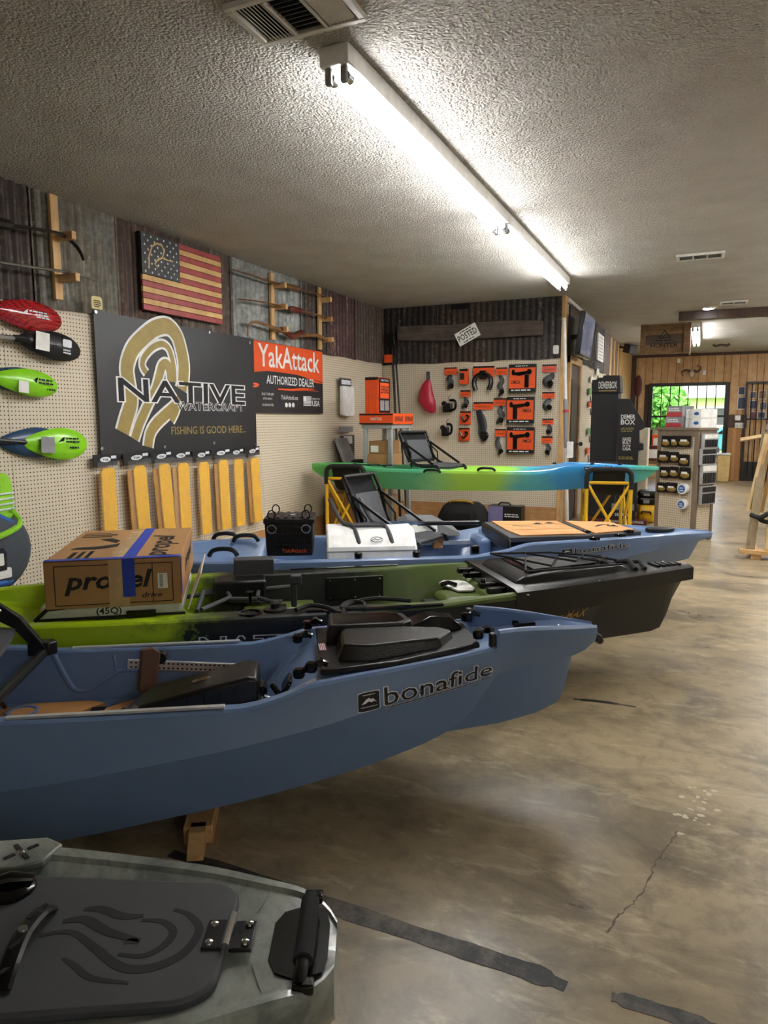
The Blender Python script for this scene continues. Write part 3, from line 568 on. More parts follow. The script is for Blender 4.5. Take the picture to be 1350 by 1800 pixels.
# black bow cap with its hatch and cords
cap = K2.part('bow_cap', MB().loft([[(u, -pch(T2['B'], u) - .004, .47), (u, -pch(T2['B'], u) - .004, .536), (u, -pch(T2['B'], u) + .03, .545), (u, pch(T2['B'], u) - .03, .545), (u, pch(T2['B'], u) + .004, .536), (u, pch(T2['B'], u) + .004, .47)] for u in (-1.13, -1.0, -.8, -.6, -.4, -.25, -.1, .012)]), 'black_plastic')
lid = K2.part('bow_hatch', MB().loft([[(u, -w, .54), (u, -w + .02, .575 + d), (u, w - .02, .575 + d), (u, w, .54)] for u, w, d in ((-1.08, .25, -.02), (-1.04, .26, 0), (-.8, .21, .01), (-.45, .115, .005), (-.40, .10, -.015))]), 'black_plastic', bevel=.006)
part('lid_recess', MB().loft([[(u, -w, .578), (u, -w, .584), (u, w, .584), (u, w, .578)] for u, w in ((-.99, .19), (-.8, .15), (-.5, .075))]), 'black_gloss', lid, world=False)
part('lid_panel', MB().loft([[(u, -w, .586), (u, -w, .592), (u, w, .592), (u, w, .586)] for u, w in ((-.95, .15), (-.8, .125), (-.56, .06))]), 'black_plastic', lid, world=False, bevel=.003)
cord = [(-1.03, .24, .60), (-.86, -.16, .605), (-.70, .10, .605), (-.56, -.08, .60), (-.44, .05, .59)]
part('bungee_cord', MB().tube(cord, .006, 6).tube([(a, -b, c + .004) for a, b, c in cord], .006, 6).tube([(-1.03, .24, .60), (-.7, .20, .6), (-.44, .11, .585)], .006, 6).tube([(-1.03, -.24, .60), (-.7, -.20, .6), (-.44, -.11, .585)], .006, 6), 'strap', lid, world=False)
K2.part('bow_handle', MB().tube([(-.36, -.10, .55), (-.34, 0, .575), (-.36, .10, .55)], .014, 8).tube([(-.3, -.09, .55), (-.28, 0, .57), (-.3, .09, .55)], .01, 8), 'black_fabric')
for i in range(5): K2.part('bow_rib', MB().box((-.19 + i * .035, .0, .549), (.018, .10 - i * .013, .012)), 'black_plastic', bevel=.003)
for x, y in ((1046, 1010), (1053, 1019), (1148, 1001), (1165, 985), (928, 1044)):
    p = K2.pz(x, y, .545); K2.part('bolt', MB().lathe([(.007, 0), (.006, .004)], 8, tr(p.x, p.y, .54)), 'chrome')
# cockpit fittings
def kbox(k, name, x0, x1, y0, y1, z0, z1, mat, bev=.008, parent=None, **kw): return k.part(name, MB().bx(x0, x1, y0, y1, z0, z1), mat, parent, bevel=bev, **kw)
pp = kbox(K2, 'side_plate', -1.92, -1.61, .318, .336, .365, .49, 'black_plastic', .004)
for a in (-1.90, -1.765, -1.63):
    for b in (.38, .475): part('screw', MB().lathe([(.007, 0), (.005, .004)], 8, tr(a, .318, b) @ rotm(90, 0, 0)), 'chrome', pp, world=False)
plain('olive', '53612a', .4, var=.35, scale=12)
kbox(K2, 'side_shelf', -2.36, -1.99, .15, .31, .29, .385, 'olive', .02); kbox(K2, 'battery_box', -1.45, -1.33, .02, .15, .29, .395, 'black_plastic', .015); kbox(K2, 'front_step', -1.37, -1.10, -.02, .19, .29, .43, 'olive', .03)
b = K2.pz(775, 1022, .40)
K2.part('paper_tag', MB().prism([tuple(K2.pz(x, y, .445).xy) for x, y in ((772, 1024), (790, 1014), (811, 1010), (838, 1020), (843, 1030), (831, 1037), (806, 1038))], .437, .445), 'paper', smooth=0, label='white paper leaflet in a plastic sleeve')
K2.part('tag_strap', MB().tube([K2.pz(776, 1027, .455), K2.pz(788, 1024, .47), K2.pz(802, 1028, .455)], .012, 8), 'black_gloss')
for sg in (1, -1):
    K2.part('seat_rail', MB().tube([(-2.66, sg * .26, .44), (-2.45, sg * .26, .46), (-2.42, sg * .24, .41), (-2.16, sg * .22, .40)], .012, 8), 'dark_grey')
    K2.part('gunwale_track', MB().bx(-2.1, -1.5, sg * .437 - .012, sg * .437 + .012, .514, .522), 'black_gloss')
    K2.part('bow_clamp', MB().bx(-1.22, -1.10, sg * .12 - .02, sg * .12 + .02, .50, .53).lathe([(.014, 0), (.014, .03)], 8, tr(-1.2, sg * .12, .52)), 'black_gloss', bevel=.006)
    K2.part('bow_clamp', MB().bx(-1.22, -1.10, sg * .23 - .02, sg * .23 + .02, .50, .53), 'black_gloss', bevel=.006)
for (x0, y0), (x1, y1) in (((354, 1072), (405, 1050)), ((405, 1050), (396, 1036)), ((396, 1036), (358, 1040)), ((358, 1040), (346, 1075)), ((452, 1050), (455, 1036)), ((455, 1036), (510, 1031)), ((452, 1050), (500, 1065)), ((405, 1053), (452, 1053)), ((400, 1036), (455, 1036))):
    a = K2.pz(x0, y0, .46); b2 = K2.pz(x1, y1, .46); K2.part('seat_frame_tube', MB().tube([a, b2], .011, 8), 'dark_grey')
p = K2.pz(440, 1077, .522); K2.part('cup_holder', MB().lathe([(.05, 0), (.05, .006), (.04, .006), (.036, -.03)], 20, tr(p.x, p.y, .519)), 'black_gloss')
p = K2.pz(484, 1071, .522); K2.part('deck_mount', MB().lathe([(.05, 0), (.05, .008), (.02, .012), (.02, .03)], 16, tr(p.x, p.y, .519)), 'black_plastic')
p = K2.pz(440, 1062, .522); K2.part('deck_knob', MB().lathe([(.008, 0), (.008, .04), (.02, .045), (.02, .06)], 10, tr(p.x, p.y, .519)), 'black_gloss')
a = K2.pz(500, 1077, .53); c = K2.pz(700, 1059, .53)
K2.part('gear_strap', MB().tube(smooth_path([K2.pz(x, y, .535) for x, y in ((520, 1072), (545, 1064), (575, 1068), (600, 1078), (612, 1062), (660, 1052), (722, 1056))], 5), .010, 6), 'strap')
K2.part('strap_ring', MB().tube(smooth_path([K2.pz(x, y, .54) for x, y in ((600, 1068), (612, 1058), (636, 1058), (640, 1066), (620, 1070))], 4, True), .008, 6, closed=True), 'strap')
p = K2.pz(517, 1066, .5); q = K2.pv(517, 1018, p.y)
K2.part('rudder_lever', MB().box((p.x, p.y, (p.z + q.z) / 2), (.026, .03, q.z - p.z)).box((p.x + .01, p.y, q.z), (.05, .05, .04)), 'dark_grey', bevel=.006)
a = K2.pz(435, 1030, .50); kbox(K2, 'rudder_pod', -2.50, -2.24, .22, .36, .42, .518, 'black_plastic', .012)
kbox(K2, 'wrapped_box', -2.40, -2.19, .36, .45, .50, .60, 'dark_grey', .006)
# ---- carton on the lime end
# ---- the second blue kayak, with tan deck boards
K3 = Kay(.078, 5.16, 29.5, 'slate-blue kayak with tan padded bow boards, behind the black bow')
T3 = dict(
 B=[(-3.85, .12), (-3.6, .3), (-3.2, .42), (-2.6, .465), (-2.0, .47), (-1.5, .45), (-1.1, .405), (-.7, .305), (-.35, .18), (-.1, .08), (0, .035)],
 G=[(-3.85, .52), (-3.2, .52), (-2.0, .53), (-1.75, .53), (-1.5, .56), (-1.35, .595), (-1.0, .60), (-.4, .595), (0, .58)],
 lip=[(-3.85, .03), (-3.3, .05), (-1.5, .05), (-1.0, .045), (-.35, .04), (0, .012)],
 cv=[(-3.85, .1), (-3.2, .42), (-2.6, .47), (-1.5, .455), (-1.1, .405), (-.7, .3), (-.35, .17), (0, .03)],
 cz=[(-3.85, .42), (-2.6, .40), (-1.5, .44), (-.7, .48), (0, .54)],
 pv=[(-3.85, .06), (-3.2, .3), (-2.6, .36), (-1.5, .33), (-1.1, .28), (-.7, .18), (-.35, .09), (-.1, .04), (0, .02)],
 pz=[(-3.85, .3), (-3.3, .2), (-2.0, .2), (-1.1, .25), (-.6, .33), (-.3, .385), (-.15, .41), (-.12, .5), (0, .55)],
 kz=[(-3.85, .3), (-3.3, .2), (-2.0, .2), (-1.1, .25), (-.6, .33), (-.3, .38), (-.15, .405), (-.12, .5), (0, .55)],
 fv=[(-3.85, .05), (-3.5, .2), (-2.6, .38), (-1.8, .37), (-1.5, .3), (-1.3, .3), (-.4, .11), (0, .01)],
 fz=[(-3.85, .51), (-3.4, .47), (-3.1, .40), (-2.7, .34), (-1.7, .34), (-1.52, .36), (-1.4, .53), (-1.2, .565), (-.4, .565), (-.1, .575), (0, .575)])
K3.hull(T3, [round(x, 3) for x in frange(-3.85, 0, .055)] + [], 'blue_hull')
bonafide(K3, [K3.pv(984, 975, -.385).xz, K3.pv(1106, 963, -.3).xz, K3.pv(1106, 952, -.3).xz, K3.pv(984, 963, -.385).xz])
wood('tan_board', 'cf9a5f', 'dcab70', 0, .75, .4)
def board(poly, nm):
    o = K3.part('deck_board', MB().prism(poly, .598, .622), 'black_plastic', bevel=.004)
    cx = sum(p[0] for p in poly) / len(poly); cy = sum(p[1] for p in poly) / len(poly)
    return o
K3.part('hatch_frame', MB().prism([(-1.46, -.33), (-1.46, .34), (-.93, .30), (-.93, -.30)], .585, .617), 'dark_grey', bevel=.006)
K3.part('hatch_frame', MB().prism([(-.92, -.29), (-.92, .29), (-.58, .20), (-.56, -.18)], .585, .617), 'dark_grey', bevel=.006)
for poly in ([(-1.41, .13), (-1.41, .315), (-.96, .275), (-.96, .13)], [(-1.41, -.08), (-1.41, .122), (-.96, .122), (-.96, -.08)], [(-1.38, -.30), (-1.41, -.088), (-.96, -.088), (-.96, -.275)], [(-.90, -.27), (-.90, .27), (-.615, .185), (-.60, -.165)]):
    K3.part('tan_board', MB().prism(poly, .617, .625), 'tan_board', smooth=0)
K3.part('board_mark', MB().ribbon([(-.80, -.02), (-.74, .05), (-.68, .07), (-.70, 0), (-.65, -.03)], [.01, .03, .02, .03, .01], .6252).ribbon([(-1.32, .1), (-1.28, .06), (-1.2, .06)], [.01, .02, .01], .6252), 'ink', smooth=0)
K3.part('lid_handle', MB().bx(-1.475, -1.455, -.36, .34, .54, .61), 'black_plastic', bevel=.012)
for x, y in ((945, 922), (965, 921), (1030, 935), (1078, 926), (1105, 934), (1090, 941), (1045, 947)):
    p = K3.pz(x, y, .62); K3.part('board_latch', MB(tr(p.x, p.y, .612)).lathe([(.018, 0), (.018, .016), (.01, .02)], 10).bx(-.03, .03, -.01, .01, 0, .014), 'black_gloss')
p = K3.pz(1160, 930, .585); K3.part('oval_cover', MB().prism(ell(p.x, p.y, .10, .055), .57, .595), 'black_plastic', bevel=.005)
for x, y in ((1000, 985), (1175, 960)): p = K3.pv(x, y, -.3)
for sg in (1, -1):
    K3.part('track_rail', MB().box((-1.72, sg * .345, .475), (.52, .02, .03)), 'track', bevel=.002)
    K3.part('gunwale_knob', MB().lathe([(.02, 0), (.024, .01), (.024, .03), (.018, .036)], 12, tr(-2.04, sg * .43, .53)), 'black_plastic')
    K3.part('gunwale_knob', MB().lathe([(.02, 0), (.024, .01), (.024, .03), (.018, .036)], 12, tr(-2.38, sg * .43, .53)), 'black_plastic')
p = K3.pz(769, 950, .50); K3.part('foot_pedal', MB().prism([(-.05, -.05), (.03, -.06), (.05, .05), (-.02, .06)], -.012, .012, tr(p.x, p.y, .50) @ rotm(80, 0, 30)), 'deck_pad', bevel=.005)
kbox(K3, 'console_block', -1.56, -1.47, .05, .34, .37, .545, 'blue_hull', .03)
p = K3.pz(835, 966, .56); K3.part('clamp', MB().box((p.x, p.y, .56), (.05, .03, .05)), 'black_gloss', bevel=.008)
for x, y in ((396, 944), (432, 947), (392, 972)):
    p = K3.pz(x, y, .53); K3.part('stern_handle', MB().tube(smooth_path([(p.x - .085, p.y, .51), (p.x - .06, p.y, .545), (p.x, p.y, .555), (p.x + .06, p.y, .545), (p.x + .085, p.y, .51)], 4), .014, 8), 'black_plastic')
# folding seat in it
p = K3.pv(628, 836, .14); q = K3.pv(655, 905, .14)
def seat(k, u0, v0, z0, w, h, lean, hw=.21, rz=0.):
    """black framed mesh seat: base at (u0, v0, z0), back leaning by lean along -u, turned by rz"""
    M_ = tr(u0, v0, z0) @ rotm(0, 0, rz); P = lambda n_, m, mt: k.part(n_, m, mt)
    for sg in (1, -1):
        y = sg * hw
        P('seat_side_frame', MB(M_).tube(smooth_path([(-lean, y, h), (-lean * .6, y, h * .72), (-.02, y, .1), (.18, y, .03), (w, y, .04), (w + .03, y, 0)], 5), .013, 8), 'black_plastic')
        P('seat_brace', MB(M_).tube([(-lean * .75, y, h * .75), (w * .85, y, .06)], .012, 8), 'black_plastic')
        P('seat_strap', MB(M_).tube([(-lean * .5, y, h * .62), (.02, y, .16), (.03, y, .01)], .007, 6), 'strap')
    P('seat_back', MB(M_).sheet(8, 8, lambda a, b: (-.02 - lean * a - .05 * math.sin(PI * a) * math.sin(PI * b), -hw + 2 * hw * b, .08 + (h - .09) * a), .02), 'black_fabric')
    P('lumbar_pad', MB(M_).sheet(6, 6, lambda a, b: (.0 - lean * (.1 + .5 * a) - .02 * math.sin(PI * b), -hw * .75 + 1.5 * hw * b, .12 + h * .45 * a), .03), 'mesh_grey')
    P('seat_pan', MB(M_).sheet(8, 8, lambda a, b: (w * a, -hw + 2 * hw * b, .055 - .025 * math.sin(PI * b)), .025), 'mesh_grey')
    P('seat_crossbar', MB(M_).tube([(w, -hw, .03), (w, hw, .03)], .012, 8), 'black_plastic')
    P('seat_top_bar', MB(M_).tube([(-lean, -hw, h), (-lean, hw, h)], .014, 8), 'black_plastic')
seat(K3, -2.20, .28, .52, .40, .43, .16, hw=.18, rz=-38)
# ---- kayak on the tall yellow stands
g = NG('surf_hull'); v = g.coord(); sx = g.n('SeparateXYZ'); g.l(v, sx.inputs[0]); nz = g.noise(g.coord('Object', (1, 2, 3)), 2.2, 4); uu = g.math('ADD', sx.outputs[0], g.math('MULTIPLY', g.math('SUBTRACT', nz, .5), .5))
g.set(g.ramp(g.math('MULTIPLY', g.math('ADD', uu, 3.5), 1 / 3.5), [(.0, hx('5cc84a')), (.12, hx('4fae5d')), (.34, hx('57b48b')), (.40, hx('86cf8f')), (.47, hx('a4d94e')), (.58, hx('9fd84c')), (.66, hx('4fb6c6')), (.74, hx('2a8fd0')), (.90, hx('2f8ccf')), (.97, hx('4fae9a'))]), .32, coat=.3)
K4 = Kay(-.36, 7.12, 10.7, 'green to blue marbled kayak up on tall yellow stands')
T4 = dict(
 B=[(-3.42, .04), (-3.3, .12), (-3.0, .24), (-2.4, .35), (-1.7, .38), (-1.1, .33), (-.6, .22), (-.25, .11), (0, .03)],
 G=[(-3.42, .875), (-3.2, .875), (-2.6, .85), (-1.2, .845), (-1.0, .86), (-.8, .90), (-.3, .89), (0, .88)],
 lip=[(-3.42, .02), (-3.0, .04), (-.6, .04), (0, .012)],
 cv=[(-3.42, .03), (-3.0, .23), (-2.4, .34), (-1.7, .37), (-1.1, .32), (-.6, .20), (-.25, .09), (0, .02)],
 cz=[(-3.42, .84), (-2.6, .79), (-1.2, .79), (-.5, .83), (0, .86)],
 pv=[(-3.42, .02), (-3.0, .14), (-2.4, .24), (-1.7, .27), (-1.1, .22), (-.6, .11), (-.25, .04), (0, .01)],
 pz=[(-3.42, .81), (-3.3, .74), (-3.0, .655), (-2.4, .64), (-1.2, .65), (-.5, .69), (-.2, .73), (-.05, .80), (0, .86)],
 kz=[(-3.42, .81), (-3.3, .735), (-3.0, .645), (-2.4, .63), (-1.2, .64), (-.5, .68), (-.2, .725), (-.05, .80), (0, .86)],
 fv=[(-3.42, .01), (-3.0, .17), (-2.4, .28), (-1.7, .31), (-1.1, .26), (-.6, .15), (0, .01)],
 fz=[(-3.42, .87), (-3.0, .85), (-2.7, .80), (-1.4, .79), (-1.1, .83), (-.85, .885), (0, .872)])
K4.hull(T4, [round(x, 3) for x in frange(-3.42, 0, .06)], 'surf_hull')
bonafide(K4, [K4.pv(1027, 829, -.27).xz, K4.pv(1083, 828, -.2).xz, K4.pv(1083, 818, -.2).xz, K4.pv(1027, 819, -.27).xz])
for x, y, v0 in ((575, 820, .0), (760, 828, -.36), (855, 825, -.36)):
    p = K4.pv(x, y, v0); K4.part('side_handle', MB().tube(smooth_path([(p.x - .08, p.y - .01, p.z - .01), (p.x - .05, p.y - .03, p.z + .012), (p.x + .05, p.y - .03, p.z + .012), (p.x + .08, p.y - .01, p.z - .01)], 4), .012, 8), 'black_plastic')
K4.part('deck_bungee', MB().tube([(-3.0, .1, .868), (-2.75, -.12, .862), (-2.6, .14, .855)], .006, 6).tube([(-3.0, -.1, .868), (-2.75, .12, .862), (-2.6, -.14, .855)], .006, 6), 'strap')
for u0 in (-.95, -.6, -.35): K4.part('deck_fitting', MB().lathe([(.02, 0), (.02, .012), (.012, .018)], 10, tr(u0, -.05, .895)), 'black_gloss')
seat(K4, -2.25, .02, .84, .40, .36, .16, hw=.18, rz=-38)
# ---- grey kayak at the bottom left: only its bow is in the frame
g = NG('grey_marble'); v = g.coord(); n1 = g.noise(v, 7, 8, .7, 1.); n2 = g.noise(v, 2.2, 3)
sx = g.n('SeparateXYZ'); g.l(v, sx.inputs[0])
g.set(g.mix(g.ramp(g.mix(.5, n1, n2), [(.40, 0.), (.60, 1.)]), hx('666c68'), hx('a9aea4')), .34, coat=.15)
plain('hinge_dark', '3a3b3d', .3, .8); plain('hatch_grey', '46474b', .62, var=.1, scale=4, bump=.0006)
K5 = Kay(-.56, 1.03, 25, 'grey marbled kayak bow in the foreground with a dark hatch')
T5 = dict(
 B=[(-3.2, .2), (-2.8, .34), (-2, .40), (-1.2, .37), (-.75, .305), (-.6, .285), (-.3, .225), (-.13, .168), (-.05, .135), (-.015, .10), (.0, .07)],
 G=[(-3.2, .43), (-1.2, .41), (-.3, .40), (-.1, .40), (0, .385)],
 lip=[(-3.2, .03), (-.7, .04), (-.15, .03), (0, .02)],
 cv=[(-3.2, .19), (-2.8, .33), (-2, .39), (-1.2, .36), (-.6, .275), (-.3, .215), (-.1, .145), (0, .065)],
 cz=[(-3.2, .3), (-1.2, .27), (-.3, .28), (0, .30)],
 pv=[(-3.2, .1), (-2.8, .25), (-2, .3), (-1.2, .25), (-.6, .15), (-.3, .09), (0, .03)],
 pz=[(-3.2, .2), (-2.8, .13), (-1.2, .12), (-.6, .14), (-.3, .16), (-.08, .2), (0, .26)],
 kz=[(-3.2, .2), (-2.8, .12), (-1.2, .11), (-.6, .13), (-.3, .15), (-.08, .19), (0, .26)],
 fv=[(-3.2, .1), (-1.2, .3), (-.75, .255), (-.6, .235), (-.3, .18), (-.13, .12), (-.05, .085), (0, .04)],
 fz=[(-3.2, .40), (-1.2, .385), (-.6, .383), (-.2, .385), (-.12, .388), (0, .372)])
K5.hull(T5, [round(x, 3) for x in frange(-3.2, -.3, .1)] + [round(x, 3) for x in frange(-.28, 0, .014)], 'grey_marble')
hp = rrect(-.92, -.192, -.195, .195, .06, 6); hp = [(x, y * (1. if x < -.5 else 1 - .28 * (x + .5) / .3)) for x, y in hp]
lid5 = K5.part('hatch_lid', MB().prism(hp, .383, .404), 'hatch_grey', bevel=.006)
wave = [([(-.70, .04), (-.62, .05), (-.53, .0), (-.44, -.055), (-.36, -.06), (-.29, -.02), (-.268, .05), (-.31, .10), (-.36, .12)], .022), ([(-.66, .085), (-.60, .09), (-.52, .05), (-.42, .02)], .024), ([(-.62, .125), (-.57, .125), (-.5, .10), (-.44, .10)], .022), ([(-.44, .085), (-.38, .08), (-.34, .05), (-.345, .01), (-.39, -.025), (-.46, -.02)], .018), ([(-.46, .012), (-.44, .02), (-.42, .012)], .016), ([(-.6, -.03), (-.56, -.05), (-.5, -.085), (-.4, -.1)], .014)]
plain('groove', '232427', .75)
for i, (pt, w_) in enumerate(wave):
    L_ = [(-.375 + (p[0] + .46) * .66, -.012 + (p[1] - .02) * .80) for p in smooth_path([(a, b, 0) for a, b in pt], 6)]; n_ = len(L_); w_ *= .85
    o = part('carved_mark', MB().ribbon(L_, [w_ * (.35 + .65 * math.sin(PI * min(.93, max(.07, (j + .5) / n_)))) for j in range(n_)], .4042, t=.0005), 'groove', lid5, world=False, smooth=0)
h = K5.part('hatch_hinge', MB().bx(-.235, -.196, -.038, .034, .404, .409), 'hinge_dark', bevel=.002)
part('hinge_leaf', MB().bx(-.186, -.146, -.038, .034, .398, .406), 'hinge_dark', h, world=False, bevel=.002)
part('hinge_pin', MB().tube([(-.191, -.042, .413), (-.191, .040, .413)], .0085, 10), 'chrome', h, world=False)
for a in (-.222, -.158):
    for b in (-.024, .022): part('screw', MB().lathe([(.008, 0), (.007, .003), (.003, .005)], 10, tr(a, b, .408)), 'chrome', h, world=False)
K5.part('handle_recess', MB().prism([(-.115, -.045), (-.10, -.075), (-.06, -.092), (-.02, -.075), (-.012, -.04), (-.012, .04), (-.02, .075), (-.06, .092), (-.10, .075), (-.115, .045)], .385, .391), 'black_gloss', smooth=0)
hd = K5.part('carry_handle', MB().tube([(-.055, -.11, .398), (-.052, -.085, .412), (-.05, 0, .416), (-.052, .085, .412), (-.055, .11, .398)], .012, 12), 'black_plastic')
part('rubber_grip', MB().tube([(-.0515, -.075, .4125), (-.05, 0, .416), (-.0515, .075, .4125)], .0175, 14), 'black_fabric', hd, world=False)
for sg in (1, -1): K5.part('handle_anchor', MB().bx(-.066, -.03, sg * .11 - .012, sg * .11 + .012, .386, .405), 'black_gloss', bevel=.004)
for q_ in ([(-.155, .075), (-.135, .14)], [(-.14, -.055), (-.115, -.12)]): K5.part('deck_crease', MB().ribbon(q_, [.003, .001], .3915, t=.0015), 'grey_marble', smooth=0)
pc = K5.pz(38, 1502, .402)
K5.part('track_pad', MB().prism([(pc.x + a, pc.y + b) for a, b in ((-.2, .03), (.03, .055), (.075, .03), (.06, -.03), (.01, -.055), (-.2, -.06))], .392, .408), 'grey_marble', bevel=.004)
m = MB()
for a in range(4): m.box((.024, 0, 0), (.022, .009, .003), tr(pc.x, pc.y, .4085) @ rotm(0, 0, 45 + a * 90))
K5.part('mount_slots', m, 'ink', smooth=0); K5.part('mount_screw', MB().lathe([(.008, 0), (.005, .004)], 10, tr(pc.x, pc.y, .408)), 'chrome')
pk = K5.pz(20, 1560, .41); K5.part('hatch_latch', MB(tr(pk.x, pk.y, .404)).lathe([(.045, 0), (.045, .008), (.036, .014)], 20).tube([(-.045, -.01, .02), (0, 0, .028), (.04, .01, .02)], [.012, .016, .01], 10, sq=.7), 'black_gloss')
sp = [K5.pz(x, y, z) for x, y, z in ((2, 1740, .408), (18, 1690, .43), (40, 1640, .437), (70, 1605, .43), (88, 1598, .408))]
st = K5.part('pull_strap', MB().tube(smooth_path(sp, 5), .017, 8, sq=.45), 'black_plastic')
for f_ in (.18, .35, .65, .82):
    i = int(f_ * 20); q = smooth_path(sp, 5)[i]; part('strap_slot', MB().box((0, 0, 0), (.02, .007, .003), tr(q.x, q.y, q.z + .0085) @ rotm(0, 0, 60)), 'ink', st, world=False, smooth=0)
q = smooth_path(sp, 5)[10]; part('strap_rivet', MB().lathe([(.009, 0), (.008, .004)], 12, tr(q.x, q.y, q.z + .006)), 'steel', st, world=False)

# ---- wooden cradles under the low kayaks
def cradle(k, us_, label, zt, w=.40, n=0):
    for i, u0 in enumerate(us_):
        c = k.M @ Vector((u0, 0, 0)); t = thing('kayak_cradle', label[i], 'kayak stand', c, k.yaw, 'wooden cradles under the kayaks'); z = zt[i]
        part('cross_beam', MB().bx(-.045, .045, -w, w, max(.0, z - .085), z), 'pine_y', t, world=False, bevel=.003)
        for sg in (-1, 1):
            h_ = max(z, .05)
            part('leg', MB().loft([[(a, sg * (w + .06) + b, 0) for a, b in ((-.026, -.03), (.026, -.03), (.026, .03), (-.026, .03))], [(a, sg * (w - .0) + b, h_) for a, b in ((-.026, -.03), (.026, -.03), (.026, .03), (-.026, .03))]]), 'pine', t, world=False, bevel=.003)
cradle(K1, (-1.455,), ('pine cradle with splayed leg under the front blue kayak',), (.058,), w=.335)
cradle(K2, (-1.75, -2.9), ('pine cradle under the olive middle of the black kayak', 'pine cradle under the lime end of the kayak'), (.17, .19), w=.3)
cradle(K3, (-1.2, -2.9), ('pine cradle under the bow of the tan-boarded blue kayak', 'pine cradle under the stern of the tan-boarded blue kayak'), (.24, .19), w=.3)
cradle(K5, (-.75, -2.2), ('pine cradle under the grey bow', 'pine cradle under the hidden end of the grey kayak'), (.12, .11), w=.25)
# ---- yellow stands of the raised kayak
plain('yellow_paint', 'e2b41c', .38, var=.08); plain('foam_black', '161617', .8)
def stand(u0, label):
    c = K4.M @ Vector((u0, 0, 0)); t = thing('kayak_stand', label, 'kayak stand', c, K4.yaw, 'tall yellow kayak stands'); vw = .43
    P = lambda n_, m, mt: part(n_, m, mt, t, world=False)
    for sg in (-1, 1):
        for du in (-.19, .19): P('upright', MB().tube([(du, sg * vw, 0), (du, sg * vw, .74)], .017, 8), 'yellow_paint')
        P('side_bar', MB().tube([(-.172, sg * vw, .755), (.172, sg * vw, .755)], .014, 8), 'yellow_paint')
        P('foam_arch', MB().tube(smooth_path([(-.19, sg * vw, .70), (-.19, sg * vw, .82), (-.16, sg * vw, .865), (-.1, sg * vw, .875), (.1, sg * vw, .875), (.16, sg * vw, .865), (.19, sg * vw, .82), (.19, sg * vw, .70)], 4), .023, 10), 'foam_black')
    for du in (-.19, .19):
        for sg in (-1, 1): P('diagonal', MB().tube([(du, sg * (vw - .02), .73), (du, -sg * (vw - .02), .08)], .013, 8), 'yellow_paint')
    for sg in (-1, 1):
        for q in (-1, 1): P('diagonal', MB().tube([(q * .18, sg * vw, .74), (-q * .18, sg * vw, .12)], .013, 8), 'yellow_paint')
    P('web_strap', MB().sheet(10, 14, lambda a, b: (-.14 + .28 * a, (2 * b - 1) * vw, .615 + .26 * (2 * b - 1) ** 4), .006), 'foam_black')
stand(-.47, 'yellow tubular stand under the blue end of the raised kayak')
stand(-2.94, 'yellow tubular stand under the green end of the raised kayak')

# ------------------------------------------------------------------ things on the left wall
def L(x, y, out=0.): p = PX(x, y, XL + out); return (p.y, p.z)      # wall coordinates (along, up) of a point seen at x, y
def wallmb(out=0.): return MB(frame((XL + out, 0, 0), (0, 1, 0), (0, 0, 1)))
def lrect(m, x0, y0, x1, y1, z0, z1, out=0.):
    a = L(x0, y0, out); b = L(x1, y1, out); return m.bx(a[0], b[0], b[1], a[1], z0, z1)
plain('shaft_silver', 'a9acae', .3, .9); wood('bow_wood', '6b4a2c', '94683c', 1, .4); wood('bow_red', '5e2a20', '7d3a2b', 1, .35); plain('bow_black', '1a1715', .35); plain('string', 'b8b09c', .8); plain('hang_tag', 'd8c98f', .8)
# racks for bows
def bow_rack(posts, arms, label):
    a = L(*posts[0][0]); t = thing('bow_rack', label, 'rack', (XL, a[0], PEG), group='bow racks high on the wall')
    for (x0, y0), (x1, y1) in posts:
        p = L(x0, y0); q = L(x1, y1); part('post', wallmb().bx(p[0] - .005, p[0] + .055, q[1] - .02, min(H - .01, p[1]), .033, .06), 'pine', t, bevel=.003)
    for x, y, l in arms:
        p = L(x, y); part('arm', wallmb().bx(p[0] + .01, p[0] + .045, p[1] - .03, p[1] + .02, .06, .05 + l), 'pine_x', t, bevel=.003)
    return t
bow_rack([((76, 341), (92, 522))], [(83, 416, .15), (88, 489, .16)], 'pine rack with two arms near the left edge')
bow_rack([((467, 480), (475, 595)), ((552, 505), (558, 612))], [(471, 502, .13), (473, 539, .13), (475, 579, .13), (554, 527, .13), (556, 561, .13), (558, 597, .13)], 'pine rack with two posts above the orange banner')
def bow(label, pts, out, r, grip=None, mat='bow_wood', string=True, gm='bow_red', name='hunting_bow'):
    P = [PX(x, y, XL + out) for x, y in pts]; t = thing(name, label, 'bow', P[len(P) // 2], group='bows on the racks')
    S_ = smooth_path(P, 6); n = len(S_)
    part('limb', MB().tube(S_, [r * (.45 + .55 * math.sin(PI * (i + .5) / n) ** .6) for i in range(n)], 8, sq=.55), mat, t)
    if grip: part('grip', MB().tube(smooth_path([PX(x, y, XL + out) for x, y in grip], 4), [r * 1.1] + [r * 1.7] * (4 * (len(grip) - 1) - 1) + [r * 1.1], 8), gm, t)
    if string: part('string', MB().tube([P[0], P[-1]], .0022, 4), 'string', t)
    return t
bow('dark recurve bow on the upper arm at the far left', [(-190, 372), (-60, 372), (0, 392), (60, 402), (105, 411), (130, 428), (142, 445), (147, 458)], .14, .018, [(-60, 372), (-20, 388), (20, 395)], 'bow_black', gm='bow_black', string=False)
b = bow('slim pale longbow on the lower arm at the far left', [(-230, 432), (-120, 438), (0, 461), (60, 470), (110, 477), (140, 484), (172, 494)], .15, .016, None, 'shaft_silver', string=False)
P0 = PX(172, 494, XL + .15); t = thing('price_tag', 'cream paper tag hanging by a thread from the longbow tip', 'tag', (P0.x, P0.y, P0.z - .2))
